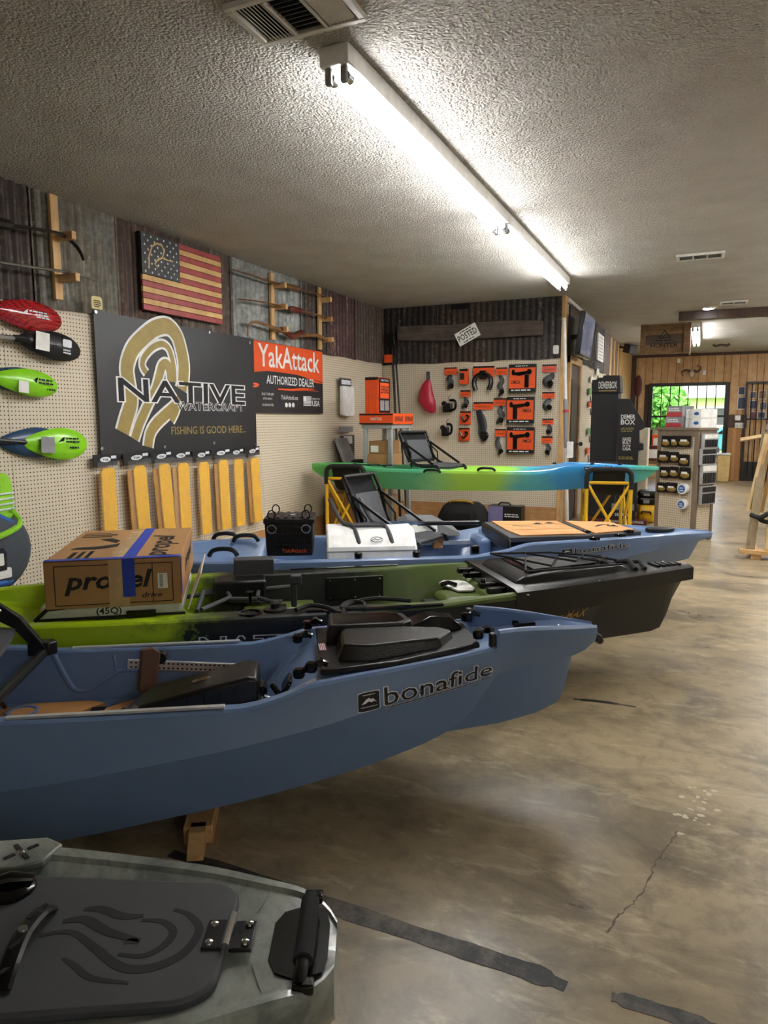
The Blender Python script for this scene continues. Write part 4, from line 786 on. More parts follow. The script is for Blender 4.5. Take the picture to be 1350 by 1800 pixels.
part('thread', MB().tube([P0, P0 - Vector((0, 0, .09))], .002, 4), 'string', t)
q = L(160, 519, .15); q2 = L(180, 545, .15); c = part('card', wallmb(.15).prism([(q[0], q2[1]), (q2[0], q2[1]), (q2[0], q[1] - .012), (q2[0] - .015, q[1]), (q[0] + .015, q[1]), (q[0], q[1] - .012)], 0, .002), 'hang_tag', t)
part('writing', wallmb(.1525).bars(q[0] + .015, q2[0] - .012, q[1] - .06, q[1] - .022, 3).bars(q[0] + .02, q2[0] - .02, q2[1] + .008, q2[1] + .024, 1, seed=4), 'ink', c, smooth=0)
bow('thin dark bow on the top arms of the two-post rack', [(410, 474), (440, 483), (470, 493), (505, 503), (540, 512), (565, 519), (590, 527)], .12, .016, [(495, 500), (508, 503), (525, 508)], 'bow_wood', gm='bow_wood', string=False)
bow('brown flat bow on the middle arms of the two-post rack', [(420, 526), (450, 529), (480, 535), (510, 544), (545, 550), (570, 557), (592, 568)], .12, .017, [(508, 543), (518, 544), (530, 547)], 'bow_wood', string=False)
bow('curved recurve bow with a red-brown grip on the lowest arms', [(435, 592), (437, 576), (446, 566), (470, 572), (497, 582), (513, 590), (530, 590), (560, 590), (578, 600), (586, 611), (587, 618)], .12, .016, [(494, 578), (505, 586), (515, 592), (524, 586), (535, 585)], 'bow_wood', gm='bow_red', string=False)

# wooden flag
wood('flag_r', '9a3a38', 'b5494a', 0, .45); wood('flag_y', 'c9a062', 'e0bd80', 0, .45); wood('flag_k', '2a2d2f', '44484a', 0, .5)
for n_ in ('flag_r', 'flag_y', 'flag_k'):
    for nd in MAT[n_].node_tree.nodes:
        if nd.type == 'MAPPING' and nd.inputs['Scale'].default_value[0] > 10: pass
fa = L(246, 405, .07); fb = L(391, 571, .07); fy0, fy1, fz1, fz0 = fa[0], fb[0], L(246, 405, .07)[1], fb[1]
flag = thing('wooden_flag', 'wooden plank flag with red and tan stripes and a black starred corner', 'sign', (XL + .03, (fy0 + fy1) / 2, fz0))
part('backing', wallmb().bx(fy0, fy1, fz0, fz1, .034, .055), 'black_frame', flag)
sh = (fz1 - fz0) / 13; cy1 = fy0 + (fy1 - fy0) * .44
for i in range(13):
    zt = fz1 - i * sh; ys = cy1 if i < 7 else fy0
    part('stripe', wallmb().bx(ys + .001, fy1, zt - sh + .002, zt - .001, .055, .071 + .003 * (i % 2)), 'flag_r' if i % 2 == 0 else 'flag_y', flag, bevel=.002)
can = part('canton', wallmb().bx(fy0, cy1, fz1 - 7 * sh + .002, fz1 - .001, .055, .075), 'flag_k', flag, bevel=.002)
m = wallmb(.0752)
cw = cy1 - fy0; chh = 7 * sh
for r_ in range(9):
    for c_ in range(6 if r_ % 2 == 0 else 5):
        cx = fy0 + cw * ((c_ + .5) / 6 + (0 if r_ % 2 == 0 else .5 / 6)); cz = fz1 - chh * (r_ + .7) / 9.4
        m.prism([(cx + .0105 * (1 if k % 2 == 0 else .42) * math.sin(2 * PI * k / 10), cz + .0105 * (1 if k % 2 == 0 else .42) * math.cos(2 * PI * k / 10)) for k in range(10)], 0, .001)
o = part('stars', m, 'paper', can, smooth=0); o['kind'] = 'stuff'
def fpx(x, y): return L(x / 2.935, 300 + y / 2.935, .078)
duck = [(770, 500), (770, 440), (785, 390), (810, 375), (835, 385), (848, 415), (838, 450), (815, 460), (800, 480), (815, 500)]
part('duck_outline', wallmb(.0765).ribbon([Vector((*fpx(x, y), 0)).xy for x, y in duck], .014, 0).ribbon([Vector((*fpx(x, y), 0)).xy for x, y in ((838, 450), (865, 462), (895, 470))], .009, 0), 'flag_y', can, smooth=0)

# ---- big black banner
plain('banner_black', '26272b', .42, var=.15, scale=3); plain('banner_gold', 'a08a4c', .5); plain('banner_white', 'e6e6e6', .5); plain('orange', 'e8551c', .5, var=.06); plain('banner_char', '232427', .5)
def banner(name, label, x0, y0, x1, y1, mat, wr=.008):
    a = L(x0, y0); b = L(x1, y1); w, h = b[0] - a[0], a[1] - b[1]
    t = thing(name, label, 'banner', (XL + .01, a[0] + w / 2, b[1]))
    fn = lambda u, v: (a[0] + w * u, b[1] + h * v, .036 + wr * (math.sin(u * 9 - v * 5) * .5 + .5) * (4 * v * (1 - v)) ** .5 * math.sin(PI * u) ** .5)
    c = part('cloth', wallmb().sheet(40, 20, fn, .002), mat, t, smooth=80)
    return t, c, a, b, fn
def on_banner(name, m, mat, fn, a, b, parent, lift):
    w, h = b[0] - a[0], a[1] - b[1]; inv = m.M.inverted(); out = []
    for p in m.v:
        q = inv @ p; u = (q.x - a[0]) / w; v = (q.y - b[1]) / h; out.append(m.M @ Vector((q.x, q.y, fn(min(1, max(0, u)), min(1, max(0, v)))[2] + lift + q.z)))
    m.v = out; return part(name, m, mat, parent, smooth=0)
t, cl, a, b, fn = banner('shop_banner', 'large black banner with a gold spiral figure and outlined lettering', 157, 546, 446, 790, 'banner_black')
def zp(x, y): return Vector(L(x / 2.935, 300 + y / 2.935)).xy
strokes = [([(612, 1350), (628, 1290), (655, 1190), (640, 1080), (635, 1010), (660, 930), (710, 870), (780, 815), (845, 805), (890, 850), (912, 920), (925, 1000), (922, 1080), (912, 1130)], 56),
 ([(672, 1385), (700, 1300), (745, 1200), (780, 1130), (800, 1060), (815, 1010), (840, 1000), (855, 1040), (858, 1090)], 36), ([(742, 1425), (752, 1360), (780, 1310), (830, 1260), (880, 1215), (905, 1180)], 42),
 ([(735, 1045), (715, 1010), (722, 965), (765, 915), (815, 895), (850, 920), (868, 980), (875, 1040), (876, 1090)], 22), ([(860, 1290), (880, 1250), (890, 1220)], 30)]
sp_ = []
for pts, w_ in strokes:
    Q = smooth_path([(p.x, p.y, 0) for p in [zp(x, y) for x, y in pts]], 5); sp_.append(([(q.x, q.y) for q in Q], w_ / 2.935 * .0062))
on_banner('figure_outline', (lambda m: [m.ribbon(Q, w_ + .035, i * .00005) for i, (Q, w_) in enumerate(sp_)] and m)(wallmb()), 'banner_white', fn, a, b, cl, .0006)
on_banner('figure', (lambda m: [m.ribbon(Q, w_, i * .00005) for i, (Q, w_) in enumerate(sp_)] and m)(wallmb()), 'banner_gold', fn, a, b, cl, .0018)
def tx(s, x0, y0, x1, y1, conv=zp, off=0., shear=0., m=None, z=0.):
    p, q = conv(x0, (y0 + y1) / 2), conv(x1, (y0 + y1) / 2); r0, r1 = conv((x0 + x1) / 2, y1), conv((x0 + x1) / 2, y0)
    return (m or wallmb()).text(s, ((p.x + q.x) / 2, (r0.y + r1.y) / 2), q.x - p.x, r1.y - r0.y, off, shear, z)
on_banner('lettering_outline', tx('NATIVE', 592, 1092, 1240, 1198, off=.05), 'banner_white', fn, a, b, cl, .003)
on_banner('lettering', tx('NATIVE', 592, 1092, 1240, 1198, off=.012), 'ink', fn, a, b, cl, .0042)
on_banner('lettering_outline', tx('WATERCRAFT', 888, 1197, 1238, 1238, off=.035), 'banner_white', fn, a, b, cl, .003)
on_banner('lettering', tx('WATERCRAFT', 888, 1197, 1238, 1238, off=-.004), 'ink', fn, a, b, cl, .0042)
on_banner('slogan', tx('FISHING IS GOOD HERE...', 862, 1318, 1250, 1356, off=.006), 'banner_gold', fn, a, b, cl, .002)
for x, y in ((161, 549), (433, 603), (443, 782), (172, 789), (283, 786), (370, 779), (362, 585)):
    p = L(x, y); part('grommet', MB(FL(p[0], p[1], .037)).lathe([(.013, 0), (.013, .004), (.006, .005)], 12), 'steel', t)
# ---- orange and charcoal banner
t, cl, a, b, fn = banner('dealer_banner', 'orange and charcoal authorized dealer banner', 439, 597, 563, 727, 'banner_char', .0006)
def yp(x, y): return Vector(L(400 + x / 4.219, 430 + y / 4.219)).xy
def poly(*pts): return [tuple(yp(x, y)) for x, y in pts]
on_banner('orange_field', wallmb().prism([(a[0] + .005, a[1] - .004)] + [(a[0] + .005, yp(165, 945).y)] + [tuple(yp(x, y)) for x, y in ((200, 942), (260, 938), (350, 938), (440, 950), (520, 975), (600, 1000), (650, 1012))] + [(b[0] - .005, yp(687, 1022).y), (b[0] - .005, a[1] - .004)], 0, .0006), 'orange', fn, a, b, cl, .0008)
m = wallmb()
for pts in ([(270, 932), (400, 945), (480, 962)], [(350, 1072), (450, 1078), (560, 1080), (650, 1090)], [(430, 1078), (540, 1070), (620, 1074)], [(165, 1030), (190, 1033), (210, 1040)], [(165, 1052), (185, 1050), (205, 1048)], [(560, 985), (630, 1020), (685, 1030)]):
    m.ribbon([tuple(yp(x, y)) for x, y in pts], [.012, .02, .008, .004][:len(pts)], 0)
on_banner('brush_marks', m, 'orange', fn, a, b, cl, .001)
m = tx('YakAttack', 205, 770, 655, 925, yp, .012); tx('AUTHORIZED DEALER', 265, 985, 618, 1045, yp, .01, m=m); tx('YakAttack.us', 372, 1118, 497, 1150, yp, 0, m=m); tx('USA', 606, 1160, 660, 1200, yp, .02, m=m); tx('MADE IN THE', 606, 1138, 660, 1152, yp, 0, m=m); tx('LIFETIME WARRANTY', 238, 1135, 308, 1150, yp, 0, m=m); tx('BUILT FOR LIFE', 230, 1100, 316, 1118, yp, 0, m=m); tx('GUARANTEE', 232, 1180, 316, 1198, yp, 0, m=m)
on_banner('lettering', m, 'banner_white', fn, a, b, cl, .0022)
m = wallmb(); y0_, z0_ = yp(540, 1200); y1_, z1_ = yp(598, 1128)
for i in range(7): m.bx(y0_ + ((y1_ - y0_) * .42 if i < 3 else 0), y1_, z1_ - (z1_ - z0_) * (i + .6) / 7, z1_ - (z1_ - z0_) * i / 7, 0, .0006)
m.bx(y0_, y0_ + (y1_ - y0_) * .38, z0_ + (z1_ - z0_) * .58, z1_, 0, .0006)
for x in (412, 437, 463): p = yp(x, 1190); m.prism(ell(p.x, p.y, .027, .024, 12), 0, .0006)
on_banner('icons', m, 'banner_white', fn, a, b, cl, .0022)

# ---- paddles
g = NG('carbon_red'); v = g.coord('Object', (1, 1, 1), (0, 0, .6)); ck = g.n('TexChecker'); ck.inputs['Scale'].default_value = 90; g.l(v, ck.inputs['Vector']); g.set(g.mix(ck.outputs['Fac'], hx('7d0d14'), hx('c1202a')), .15, coat=1.)
plain('lime_blade', '8fdc1f', .3, coat=.3, var=.04); plain('blue_blade', '2f4b6b', .3, coat=.2); plain('black_blade', '1b1c1e', .35)
def blade(name, m_out, cx, cy, hl, hh, mat, parent, ang=0., thick=.012):
    """spoon shaped blade seen at cx, cy; half length and half height in photo pixels"""
    c = L(cx, cy, m_out); e = L(cx + hl, cy, m_out); u_ = L(cx, cy - hh, m_out); a_, b_ = e[0] - c[0], u_[1] - c[1]
    n = 28; ring = []
    for k in range(n):
        q = 2 * PI * k / n; xx = math.cos(q); yy = math.sin(q); ring.append((a_ * xx, b_ * yy * (1 - .22 * (xx < 0) * (-xx)) * (1 + .1 * xx)))
    m = MB(FL(c[0], c[1], m_out) @ Matrix.Rotation(R(ang), 4, 'Z'))
    R_ = [[(x * s, y * s, z - .02 * (x * s / a_) ** 2 + (.006 if abs(s) < .2 else 0)) for x, y in ring] for s, z in ((.02, thick + .02), (.55, thick + .014), (.9, thick), (1., 0), (.9, -.006), (.02, .004))]
    m.loft(R_); return part(name, m, mat, parent, smooth=50), m.M, a_, b_
def shaft(parent, x0, y0, x1, y1, out, mat, r=.0155):
    part('shaft', MB().tube([PX(x0, y0, XL + out), PX(x1, y1, XL + out)], r, 10), mat, parent)
def paddle(label, cx, cy): p = PX(cx, cy, XL + .05); return thing('kayak_paddle', label, 'paddle', (p.x, p.y, p.z - .1), group='paddles hung on the pegboard')
t = paddle('glossy red carbon paddle blade, topmost on the pegboard', 52, 554); bl, M_, a_, b_ = blade('blade', .06, 50, 554, 62, 27, 'carbon_red', t, -2)
part('lettering', MB(M_).bars(-.02, .12, -.015, .03, 3, z=.034).prism([(-.07, .0), (-.03, .03), (-.035, .0)], .034, .0345), 'label_white', bl, smooth=0); shaft(t, -10, 548, -220, 520, .06, 'black_plastic')
t = paddle('black paddle blade with a white tag and silver shaft', 95, 608); bl, M_, a_, b_ = blade('blade', .07, 92, 607, 53, 25, 'black_blade', t, -5)
part('price_label', MB(M_).bx(-.15, -.05, -.05, .06, .034, .035), 'paper', bl, smooth=0); part('lettering', MB(M_).bars(.055, .115, -.045, -.01, 2, z=.034).prism(rrect(.05, .12, .0, .05, .012), .034, .0345), 'label_white', bl, smooth=0); shaft(t, 44, 597, -200, 570, .07, 'shaft_silver'); part('collar', MB().tube([PX(24, 594, XL + .07), PX(48, 598, XL + .07)], [.02, .026], 10), 'black_plastic', t)
t = paddle('lime paddle blade with a navy twin behind, ending at the frame edge', 50, 672); part('back_blade', MB(), 'blue_blade', t) if False else None
blade('back_blade', .03, 30, 668, 60, 23, 'blue_blade', t, -3); bl, M_, a_, b_ = blade('blade', .07, 49, 672, 56, 24, 'lime_blade', t, -5)
part('price_label', MB(M_).bx(-.09, -.02, -.07, .0, .034, .035), 'paper', bl, smooth=0); part('lettering', MB(M_).bars(.05, .16, -.005, .035, 2, z=.0345).bars(.11, .18, -.04, -.018, 1, z=.0345).prism([(.0, .0), (.045, .035), (.03, .03), (.035, .0)], .0345, .035), 'ink', bl, smooth=0); shaft(t, 5, 672, -200, 650, .05, 'black_plastic')
t = paddle('lowest lime paddle blade over a navy one with black shaft', 100, 780); blade('back_blade', .03, 60, 778, 55, 27, 'blue_blade', t, -2); bl, M_, a_, b_ = blade('blade', .07, 103, 780, 54, 28, 'lime_blade', t, -3)
part('price_label', MB(M_).bx(-.16, -.06, -.06, .04, .034, .035), 'grey', bl, smooth=0); part('lettering', MB(M_).bars(.03, .14, .005, .045, 2, z=.0345).bars(.06, .14, -.035, -.01, 1, z=.0345).prism([(-.03, .01), (.02, .045), (.005, .04), (.01, .01)], .0345, .035), 'ink', bl, smooth=0); shaft(t, 50, 778, -200, 760, .05, 'black_plastic')

# ---- yellow measuring boards in clear bags
plain('foam_yellow', 'f0b608', .5, var=.08, scale=30, bump=.0006); plain('foam_tan', 'b98a45', .7)
fold = [(165, 208, 800, 0), (216, 262, 797, -3), (262, 300, 795, -4), (301, 337, 794, -1), (338, 369, 793, -1.5), (369, 403, 790, -2), (403, 430, 789, -1.5), (430, 456, 787, -4)]
nth = ('first', 'second', 'third', 'fourth', 'fifth', 'sixth', 'seventh', 'eighth')
for i, (x0, x1, y0, tilt) in enumerate(fold):
    p = L(x0, y0, .06); q = L(x1, y0 + 14, .06); w = q[0] - p[0]; hc = .08; Lg = .70
    t = thing('bagged_ruler', f'bagged yellow foam fish ruler, {nth[i]} from the left under the black banner', 'packaged ruler', (XL + .06, p[0] + w / 2, p[1] - Lg), group='yellow rulers hung under the banner')
    M_ = FL(p[0] + w / 2, p[1], .045 + .01 * (i % 3)) @ Matrix.Rotation(R(tilt * -1), 4, 'Z')
    hdr = part('header_card', MB(M_).bx(-w / 2, w / 2, -hc, 0, 0, .006), 'ink', t)
    part('logo', MB(M_).prism(ell(-w * .0, -hc * .45, w * .22, .018, 16), .0065, .0075), 'label_white', hdr, smooth=0); part('lettering', MB(M_).text('Yak', (-w * .0, -hc * .45), w * .26, .016, off=.02, z=.0082), 'ink', hdr, smooth=0); part('corner_print', MB(M_).bx(w * .24, w * .46, -.032, -.012, .0065, .007), 'label_white', hdr, smooth=0)
    fw = min(.13, w * .74)
    m = MB(M_).prism([(-fw / 2, -Lg), (fw / 2, -Lg), (fw / 2, -.12), (fw * .34, -.095), (-fw * .34, -.095), (-fw / 2, -.12)], .012, .03); fo = part('foam_board', m, 'foam_yellow', t, bevel=.005)
    mk = MB(M_)
    for k in range(26): mk.bx(fw * .30 - (.018 if k % 5 == 0 else .01), fw * .32, -.14 - k * .018, -.1385 - k * .018, .0303, .0306).bx(-fw * .32, -fw * .32 + .008, -.14 - k * .018, -.1385 - k * .018, .0303, .0306)
    mk = part('scale_marks', mk, 'foam_tan', fo, smooth=0); mk['kind'] = 'stuff'
    if i in (1, 2, 3, 5, 7): part('foam_board', MB(M_).prism([(-fw * .85, -Lg + .01), (-fw * .2, -Lg + .01), (-fw * .2, -.12), (-fw * .85, -.12)], .002, .0118), 'foam_tan', t, bevel=.004)
    part('clear_sleeve', MB(M_).sheet(8, 14, lambda u, v: (-w * .46 + w * .92 * u, -Lg - .02 + (Lg - .03) * v, .036 + .006 * math.sin(u * 11 + v * 7) * (1 - v) + .003 * math.sin(v * 31 + u * 5)), .0006), 'clear_bag', t, smooth=80)
# ---- packs near the corner
p = L(598, 664, .06); q = L(618, 732, .06)
t = thing('hanging_pack', 'white glove pack hung beside the orange boxes', 'package', (XL + .06, (p[0] + q[0]) / 2, q[1]), group='packs near the corner')
part('header_card', wallmb(.05).bx(p[0], q[0], p[1] - .09, p[1], 0, .01), 'dark_grey', t); part('pouch', wallmb(.05).prism([(p[0] - .01, q[1] + .02), (p[0] + .05, q[1]), (q[0], q[1]), (q[0] + .02, q[1] + .06), (q[0], p[1] - .09), (p[0], p[1] - .09)], 0, .05), 'white', t, bevel=.012); part('print', wallmb(.06).bx(p[0] + .03, q[0] - .02, p[1] - .07, p[1] - .02, .001, .002), 'label_white', t, smooth=0)
p = L(597, 750, .06); q = L(621, 830, .06)
t = thing('hanging_pack', 'grey flat pack hung below the white glove pack', 'package', (XL + .06, (p[0] + q[0]) / 2, q[1]), group='packs near the corner')
part('header_card', wallmb(.05).bx(p[0], q[0], p[1] - .06, p[1], 0, .012), 'grey', t); part('pouch', wallmb(.05).bx(p[0] + .02, q[0], q[1], p[1] - .10, 0, .03), 'dark_grey', t, bevel=.006); part('label', wallmb(.0805).bx(p[0] + .06, q[0] - .06, p[1] - .20, p[1] - .11, 0, .001), 'label_white', t, smooth=0)
# ---- life vest at the left edge
plain('vest_lime', '8fd12a', .8, bump=.001, scale=50); plain('vest_grey', '4a5058', .9, bump=.001, scale=50); plain('vest_blue', '2b63ad', .8)
pv_ = PX(-20, 960, XL + .16); vy, vz = pv_.y, pv_.z
t = thing('life_vest', 'lime, grey and blue life vest hung at the left edge of the pegboard', 'life vest', (XL + .14, vy, vz - .28))
MV = FL(vy, vz, .05)
part('body', MB(MV).loft([[(x * s, y * s + .0, z) for x, y in ell(0, -.04, .27, .24, 24)] for s, z in ((.7, 0), (1., .03), (1., .12), (.8, .17))]), 'vest_grey', t, smooth=60)
part('shoulder_panel', MB(MV).loft([[(x * s + .0, y * s + .24, z) for x, y in rrect(-.2, .17, -.12, .17, .06)] for s, z in ((.9, .02), (1., .06), (1., .11), (.85, .15))]), 'vest_lime', t, smooth=60)
for k in range(4): part('reflective_stripe', MB(MV).tube([(-.18, .19 + .03 * k, .15), (.15, .205 + .03 * k, .155)], .006, 6), 'label_white', t)
part('trim_band', MB(MV).tube(smooth_path([(-.25, .06, .17), (-.05, .05, .185), (.14, .09, .17), (.21, .13, .10), (.12, .2, .15)], 5), .018, 8), 'vest_lime', t)
part('side_strap', MB(MV).tube(smooth_path([(.02, .18, .15), (.12, .12, .15), (.16, .10, .12)], 4), .02, 8).tube(smooth_path([(-.22, -.17, .15), (-.05, -.21, .17), (.1, -.22, .14)], 4), .022, 8), 'vest_blue', t)
part('buckle', MB(MV).prism(rrect(-.05, .05, -.03, .03, .012), .16, .185, tr(.03, -.16, 0)), 'white', t, bevel=.004)
tg = part('swing_tag', MB(MV).prism([(-.045, -.07), (.045, -.07), (.05, .03), (.03, .06), (-.03, .06), (-.05, .03)], .185, .19, tr(.0, -.07, 0)), 'ink', t); part('tag_print', MB(MV).prism(rrect(-.03, .03, -.05, .02, .008), .1902, .191, tr(.0, -.06, 0)), 'paper', tg, smooth=0)

# ------------------------------------------------------------------ things on and by the back wall
def B(x, y, out=0.): p = PY(x, y, YB - out); return (p.x, p.z)
def backmb(out=0.): return MB(frame((0, YB - out, 0), (1, 0, 0), (0, 0, 1)))
a = B(745, 571, .05); 
t = thing('driftwood_beam', 'weathered grey beam fixed high on the dark corrugated wall', 'beam', (-2.5, YB - .06, 2.3))
pts = [B(700, 574, .05), B(800, 572, .05), B(880, 566, .05), B(955, 566, .05), B(955, 590, .05), B(860, 594, .05), B(780, 598, .05), B(700, 598, .05)]
part('log', backmb(.022).prism([(x, y + .012 * math.sin(i * 7)) for i, (x, y) in enumerate(pts)], 0, .07), 'driftwood', t, bevel=.01)
c = B(821, 588, .12); M_ = FB(c[0], c[1], .105) @ Matrix.Rotation(R(27), 4, 'Z')
t = thing('posted_sign', 'tilted white POSTED sign with rusty marks on the beam', 'sign', (c[0], YB - .1, c[1] - .1))
pl = part('plate', MB(M_).bx(-.145, .145, -.085, .085, 0, .006), 'paper', t, bevel=.003); part('lettering', MB(M_).text('POSTED', (0, .0), .25, .075, off=.012, z=.007).bars(-.08, .10, .05, .072, 1, z=.007).bars(-.08, .08, -.072, -.052, 1, z=.007), 'ink', pl, smooth=0)
v0 = B(797, 534, .0); solo('wall_vent', backmb(.024).bx(v0[0], B(828, 534)[0], H - .075, H - .012, 0, .03), 'black_plastic', 'small dark vent above the posted sign under the ceiling', 'vent', bevel=.004)
v0 = B(978, 615, .01); solo('wall_sensor', backmb(.024).prism(rrect(v0[0] - .032, v0[0] + .032, v0[1] - .05, v0[1] + .05, .015), 0, .03), 'white', 'small white sensor at the corner post', 'sensor', bevel=.006)
# packages on hooks
plain('pack_black', '141416', .4); plain('dark_item', '202124', .5); plain('red_card', 'd2543c', .5)
def pack(kind, x0, y0, x1, y1, label, card='orange'):
    a = B(x0, y0, .05); b = B(x1, y1, .05); w, h = b[0] - a[0], a[1] - b[1]; cx = (a[0] + b[0]) / 2
    t = thing('hanging_pack', label, 'package', (cx, YB - .05, b[1]), group='packages on the back pegboard'); M_ = FB(cx, a[1], .035)
    part('hook', MB(M_).tube([(0, -.008, -.034), (0, -.008, .03)], .003, 6), 'steel', t)
    if kind == 'bag':
        hc = min(.09, h * .34)
        c_ = part('header_card', MB(M_).bx(-w / 2, w / 2, -hc, 0, 0, .006), card, t); part('card_edge', MB(M_).bx(-w / 2, w / 2, -.018, 0, .006, .008), 'pack_black', c_); part('print', MB(M_).text('YakAttack', (0, -hc * .62), w * .7, .016, z=.0066), 'ink', c_, smooth=0)
        rr = random.Random(int(x0 + y0)); m = MB(M_); top, bot = -hc - .01, -h + .015
        m.tube(smooth_path([(rr.uniform(-.25, .25) * w, top + (bot - top) * k / 4, .022) for k in range(5)], 4), [w * .10 + w * .14 * math.sin(PI * min(1, (k + 1) / 17)) for k in range(17)], 8, sq=.5)
        m2 = part('contents', m, 'dark_item', t)
        part('fitting', MB(M_).lathe([(w * .2, 0), (w * .24, .01), (w * .16, .03)], 12, tr(w * .1, bot + h * .14, .022)), 'black_gloss', t)
        part('clear_sleeve', MB(M_).sheet(6, 8, lambda u, v: (-w * .47 + w * .94 * u, -h + (h - hc) * v, .045 * (4 * u * (1 - u)) ** .5 * (.3 + .7 * (4 * v * (1 - v)) ** .5) + .004 * math.sin(u * 13 + v * 9)), .0006), 'clear_bag', t, smooth=80)
    elif kind == 'box':
        bx_ = part('carton', MB(M_).bx(-w / 2, w / 2, -h, -.02, 0, .07), 'orange', t, bevel=.003); part('edge_print', MB(M_).bx(-w / 2, w / 2, -.05, -.021, .0702, .0712), 'pack_black', bx_, smooth=0)
        part('dark_panel', MB(M_).bx(-w * .42, w * .1, -h * .75, -h * .35, .0702, .0712), 'dark_item', bx_, smooth=0)
    elif kind == 'omega':
        bk = part('carton', MB(M_).bx(-w / 2, w / 2, -h, 0, 0, .05), 'pack_black', t, bevel=.003); f_ = 1 if 'topmost' in label else -1
        part('orange_panel', MB(M_).prism([(-w * .485, -h * .86), (w * .485, -h * .86), (w * .485, -h * .13), (-w * .485, -h * .13)], .0502, .0512), 'orange', bk, smooth=0)
        px_ = .18 * f_ * w; stem = [(px_ - w * .08, -h * .84), (px_ + w * .08, -h * .84), (px_ + w * .08, -h * .38), (px_ - w * .08, -h * .38)]
        part('product', MB(M_).prism(stem, .0514, .062).prism([(-w * .30, -h * .30), (w * .26, -h * .24), (w * .26, -h * .34), (-w * .10, -h * .42), (-w * .30, -h * .38)], .0514, .064).prism(ell(w * .27, -h * .28, w * .09, h * .1, 12), .0514, .07).prism(ell(-w * .32, -h * .29, w * .06, h * .11, 12), .0514, .068), 'black_gloss', bk, bevel=.003)
        part('lettering', MB(M_).text('OMEGA', (-f_ * w * .24, -h * (.64 if f_ > 0 else .52)), w * .34, h * .13, off=.02, z=.0516), 'ink', bk, smooth=0); part('small_print', MB(M_).bars(-w * .4, w * .4, -h * .97, -h * .89, 1, z=.0504).bars(-w * .25, w * .25, -h * .10, -h * .04, 1, z=.0504), 'label_white', bk, smooth=0)
    elif kind == 'mount':
        c_ = part('header_card', MB(M_).bx(-w / 2, w / 2, -h * .46, 0, 0, .006), 'orange', t); part('card_edge', MB(M_).bx(-w / 2, w / 2, -.022, 0, .006, .008), 'pack_black', c_)
        part('mount_body', MB(M_).box((0, -h * .36, .03), (w * .3, h * .34, .04)), 'black_plastic', t, bevel=.008)
        for sg in (-1, 1): part('mount_arm', MB(M_).tube(smooth_path([(0, -h * .3, .035), (sg * w * .3, -h * .42, .04), (sg * w * .4, -h * .7, .045), (sg * w * .3, -h * .98, .05)], 4), [w * .09] * 6 + [w * .11] * 7, 8), 'black_plastic', t)
    elif kind == 'clip':
        part('header_card', MB(M_).bx(-w / 2, w / 2, -h, 0, 0, .006), 'orange', t); part('card_edge', MB(M_).bx(-w / 2, w / 2, -.018, 0, .006, .009), 'pack_black', t)
        part('clip', MB(M_).tube(smooth_path([(-w * .3, -h * .35, .02), (-w * .1, -h * .75, .025), (w * .12, -h * .7, .025), (w * .32, -h * .4, .02), (w * .1, -h * .3, .03)], 4), .011, 8), 'black_gloss', t)
pack('bag', 781, 646, 802, 686, 'clear pack with orange card right of the red dry bag')
pack('box', 810, 646, 824, 675, 'small upright orange box in the top row'); pack('mount', 831, 644, 868, 686, 'black two-armed mount on a wide orange card, top row')
pack('bag', 872, 646, 890, 698, 'long clear pack left of the topmost large orange box'); pack('omega', 896, 641, 942, 689, 'topmost of three large orange rod holder boxes'); pack('bag', 953, 641, 977, 682, 'clear pack with red card at the top right corner', 'red_card')
pack('bag', 809, 686, 826, 720, 'narrow orange-carded pack under the small upright orange box'); pack('clip', 808, 723, 827, 746, 'small orange clip card, upper of two'); pack('clip', 806, 752, 825, 775, 'small orange clip card, lower of two')
pack('bag', 832, 707, 865, 778, 'large clear bag with orange header in the middle'); pack('bag', 868, 700, 889, 747, 'clear pack left of the middle large orange box'); pack('bag', 870, 754, 888, 802, 'clear pack left of the lowest large orange box')
pack('omega', 892, 698, 939, 744, 'middle one of three large orange rod holder boxes'); pack('omega', 892, 751, 939, 797, 'lowest of three large orange rod holder boxes')
pack('bag', 953, 689, 974, 723, 'clear pack in the right column, second from top'); pack('bag', 953, 736, 972, 765, 'clear pack in the right column, third from top'); pack('bag', 952, 767, 970, 802, 'clear pack in the right column, lowest')
plain('drybag_red', 'b3203a', .35)
a = B(735, 668, .08); b_ = B(767, 726, .08); w, h = b_[0] - a[0], a[1] - b_[1]; cx = (a[0] + b_[0]) / 2
t = thing('dry_bag', 'crimson dry bag hanging by its black buckle', 'bag', (cx, YB - .1, b_[1])); M_ = FB(cx, b_[1], .1)
part('pouch', MB(M_).loft([[(x * sx_ + dx, y, z * .55 * sx_) for x, z in [(w * .5 * math.cos(2 * PI * k / 16), w * .5 * math.sin(2 * PI * k / 16)) for k in range(16)]] for y, sx_, dx in ((.0, .25, .08), (.03, .62, .05), (h * .35, .95, .0), (h * .6, .78, -.01), (h * .85, .5, 0), (h, .22, .02))]), 'drybag_red', t, smooth=60)
part('buckle', MB(M_).tube([(.02, h, 0), (.015, h + .07, 0), (.02, h + .10, 0)], .022, 8), 'black_plastic', t)
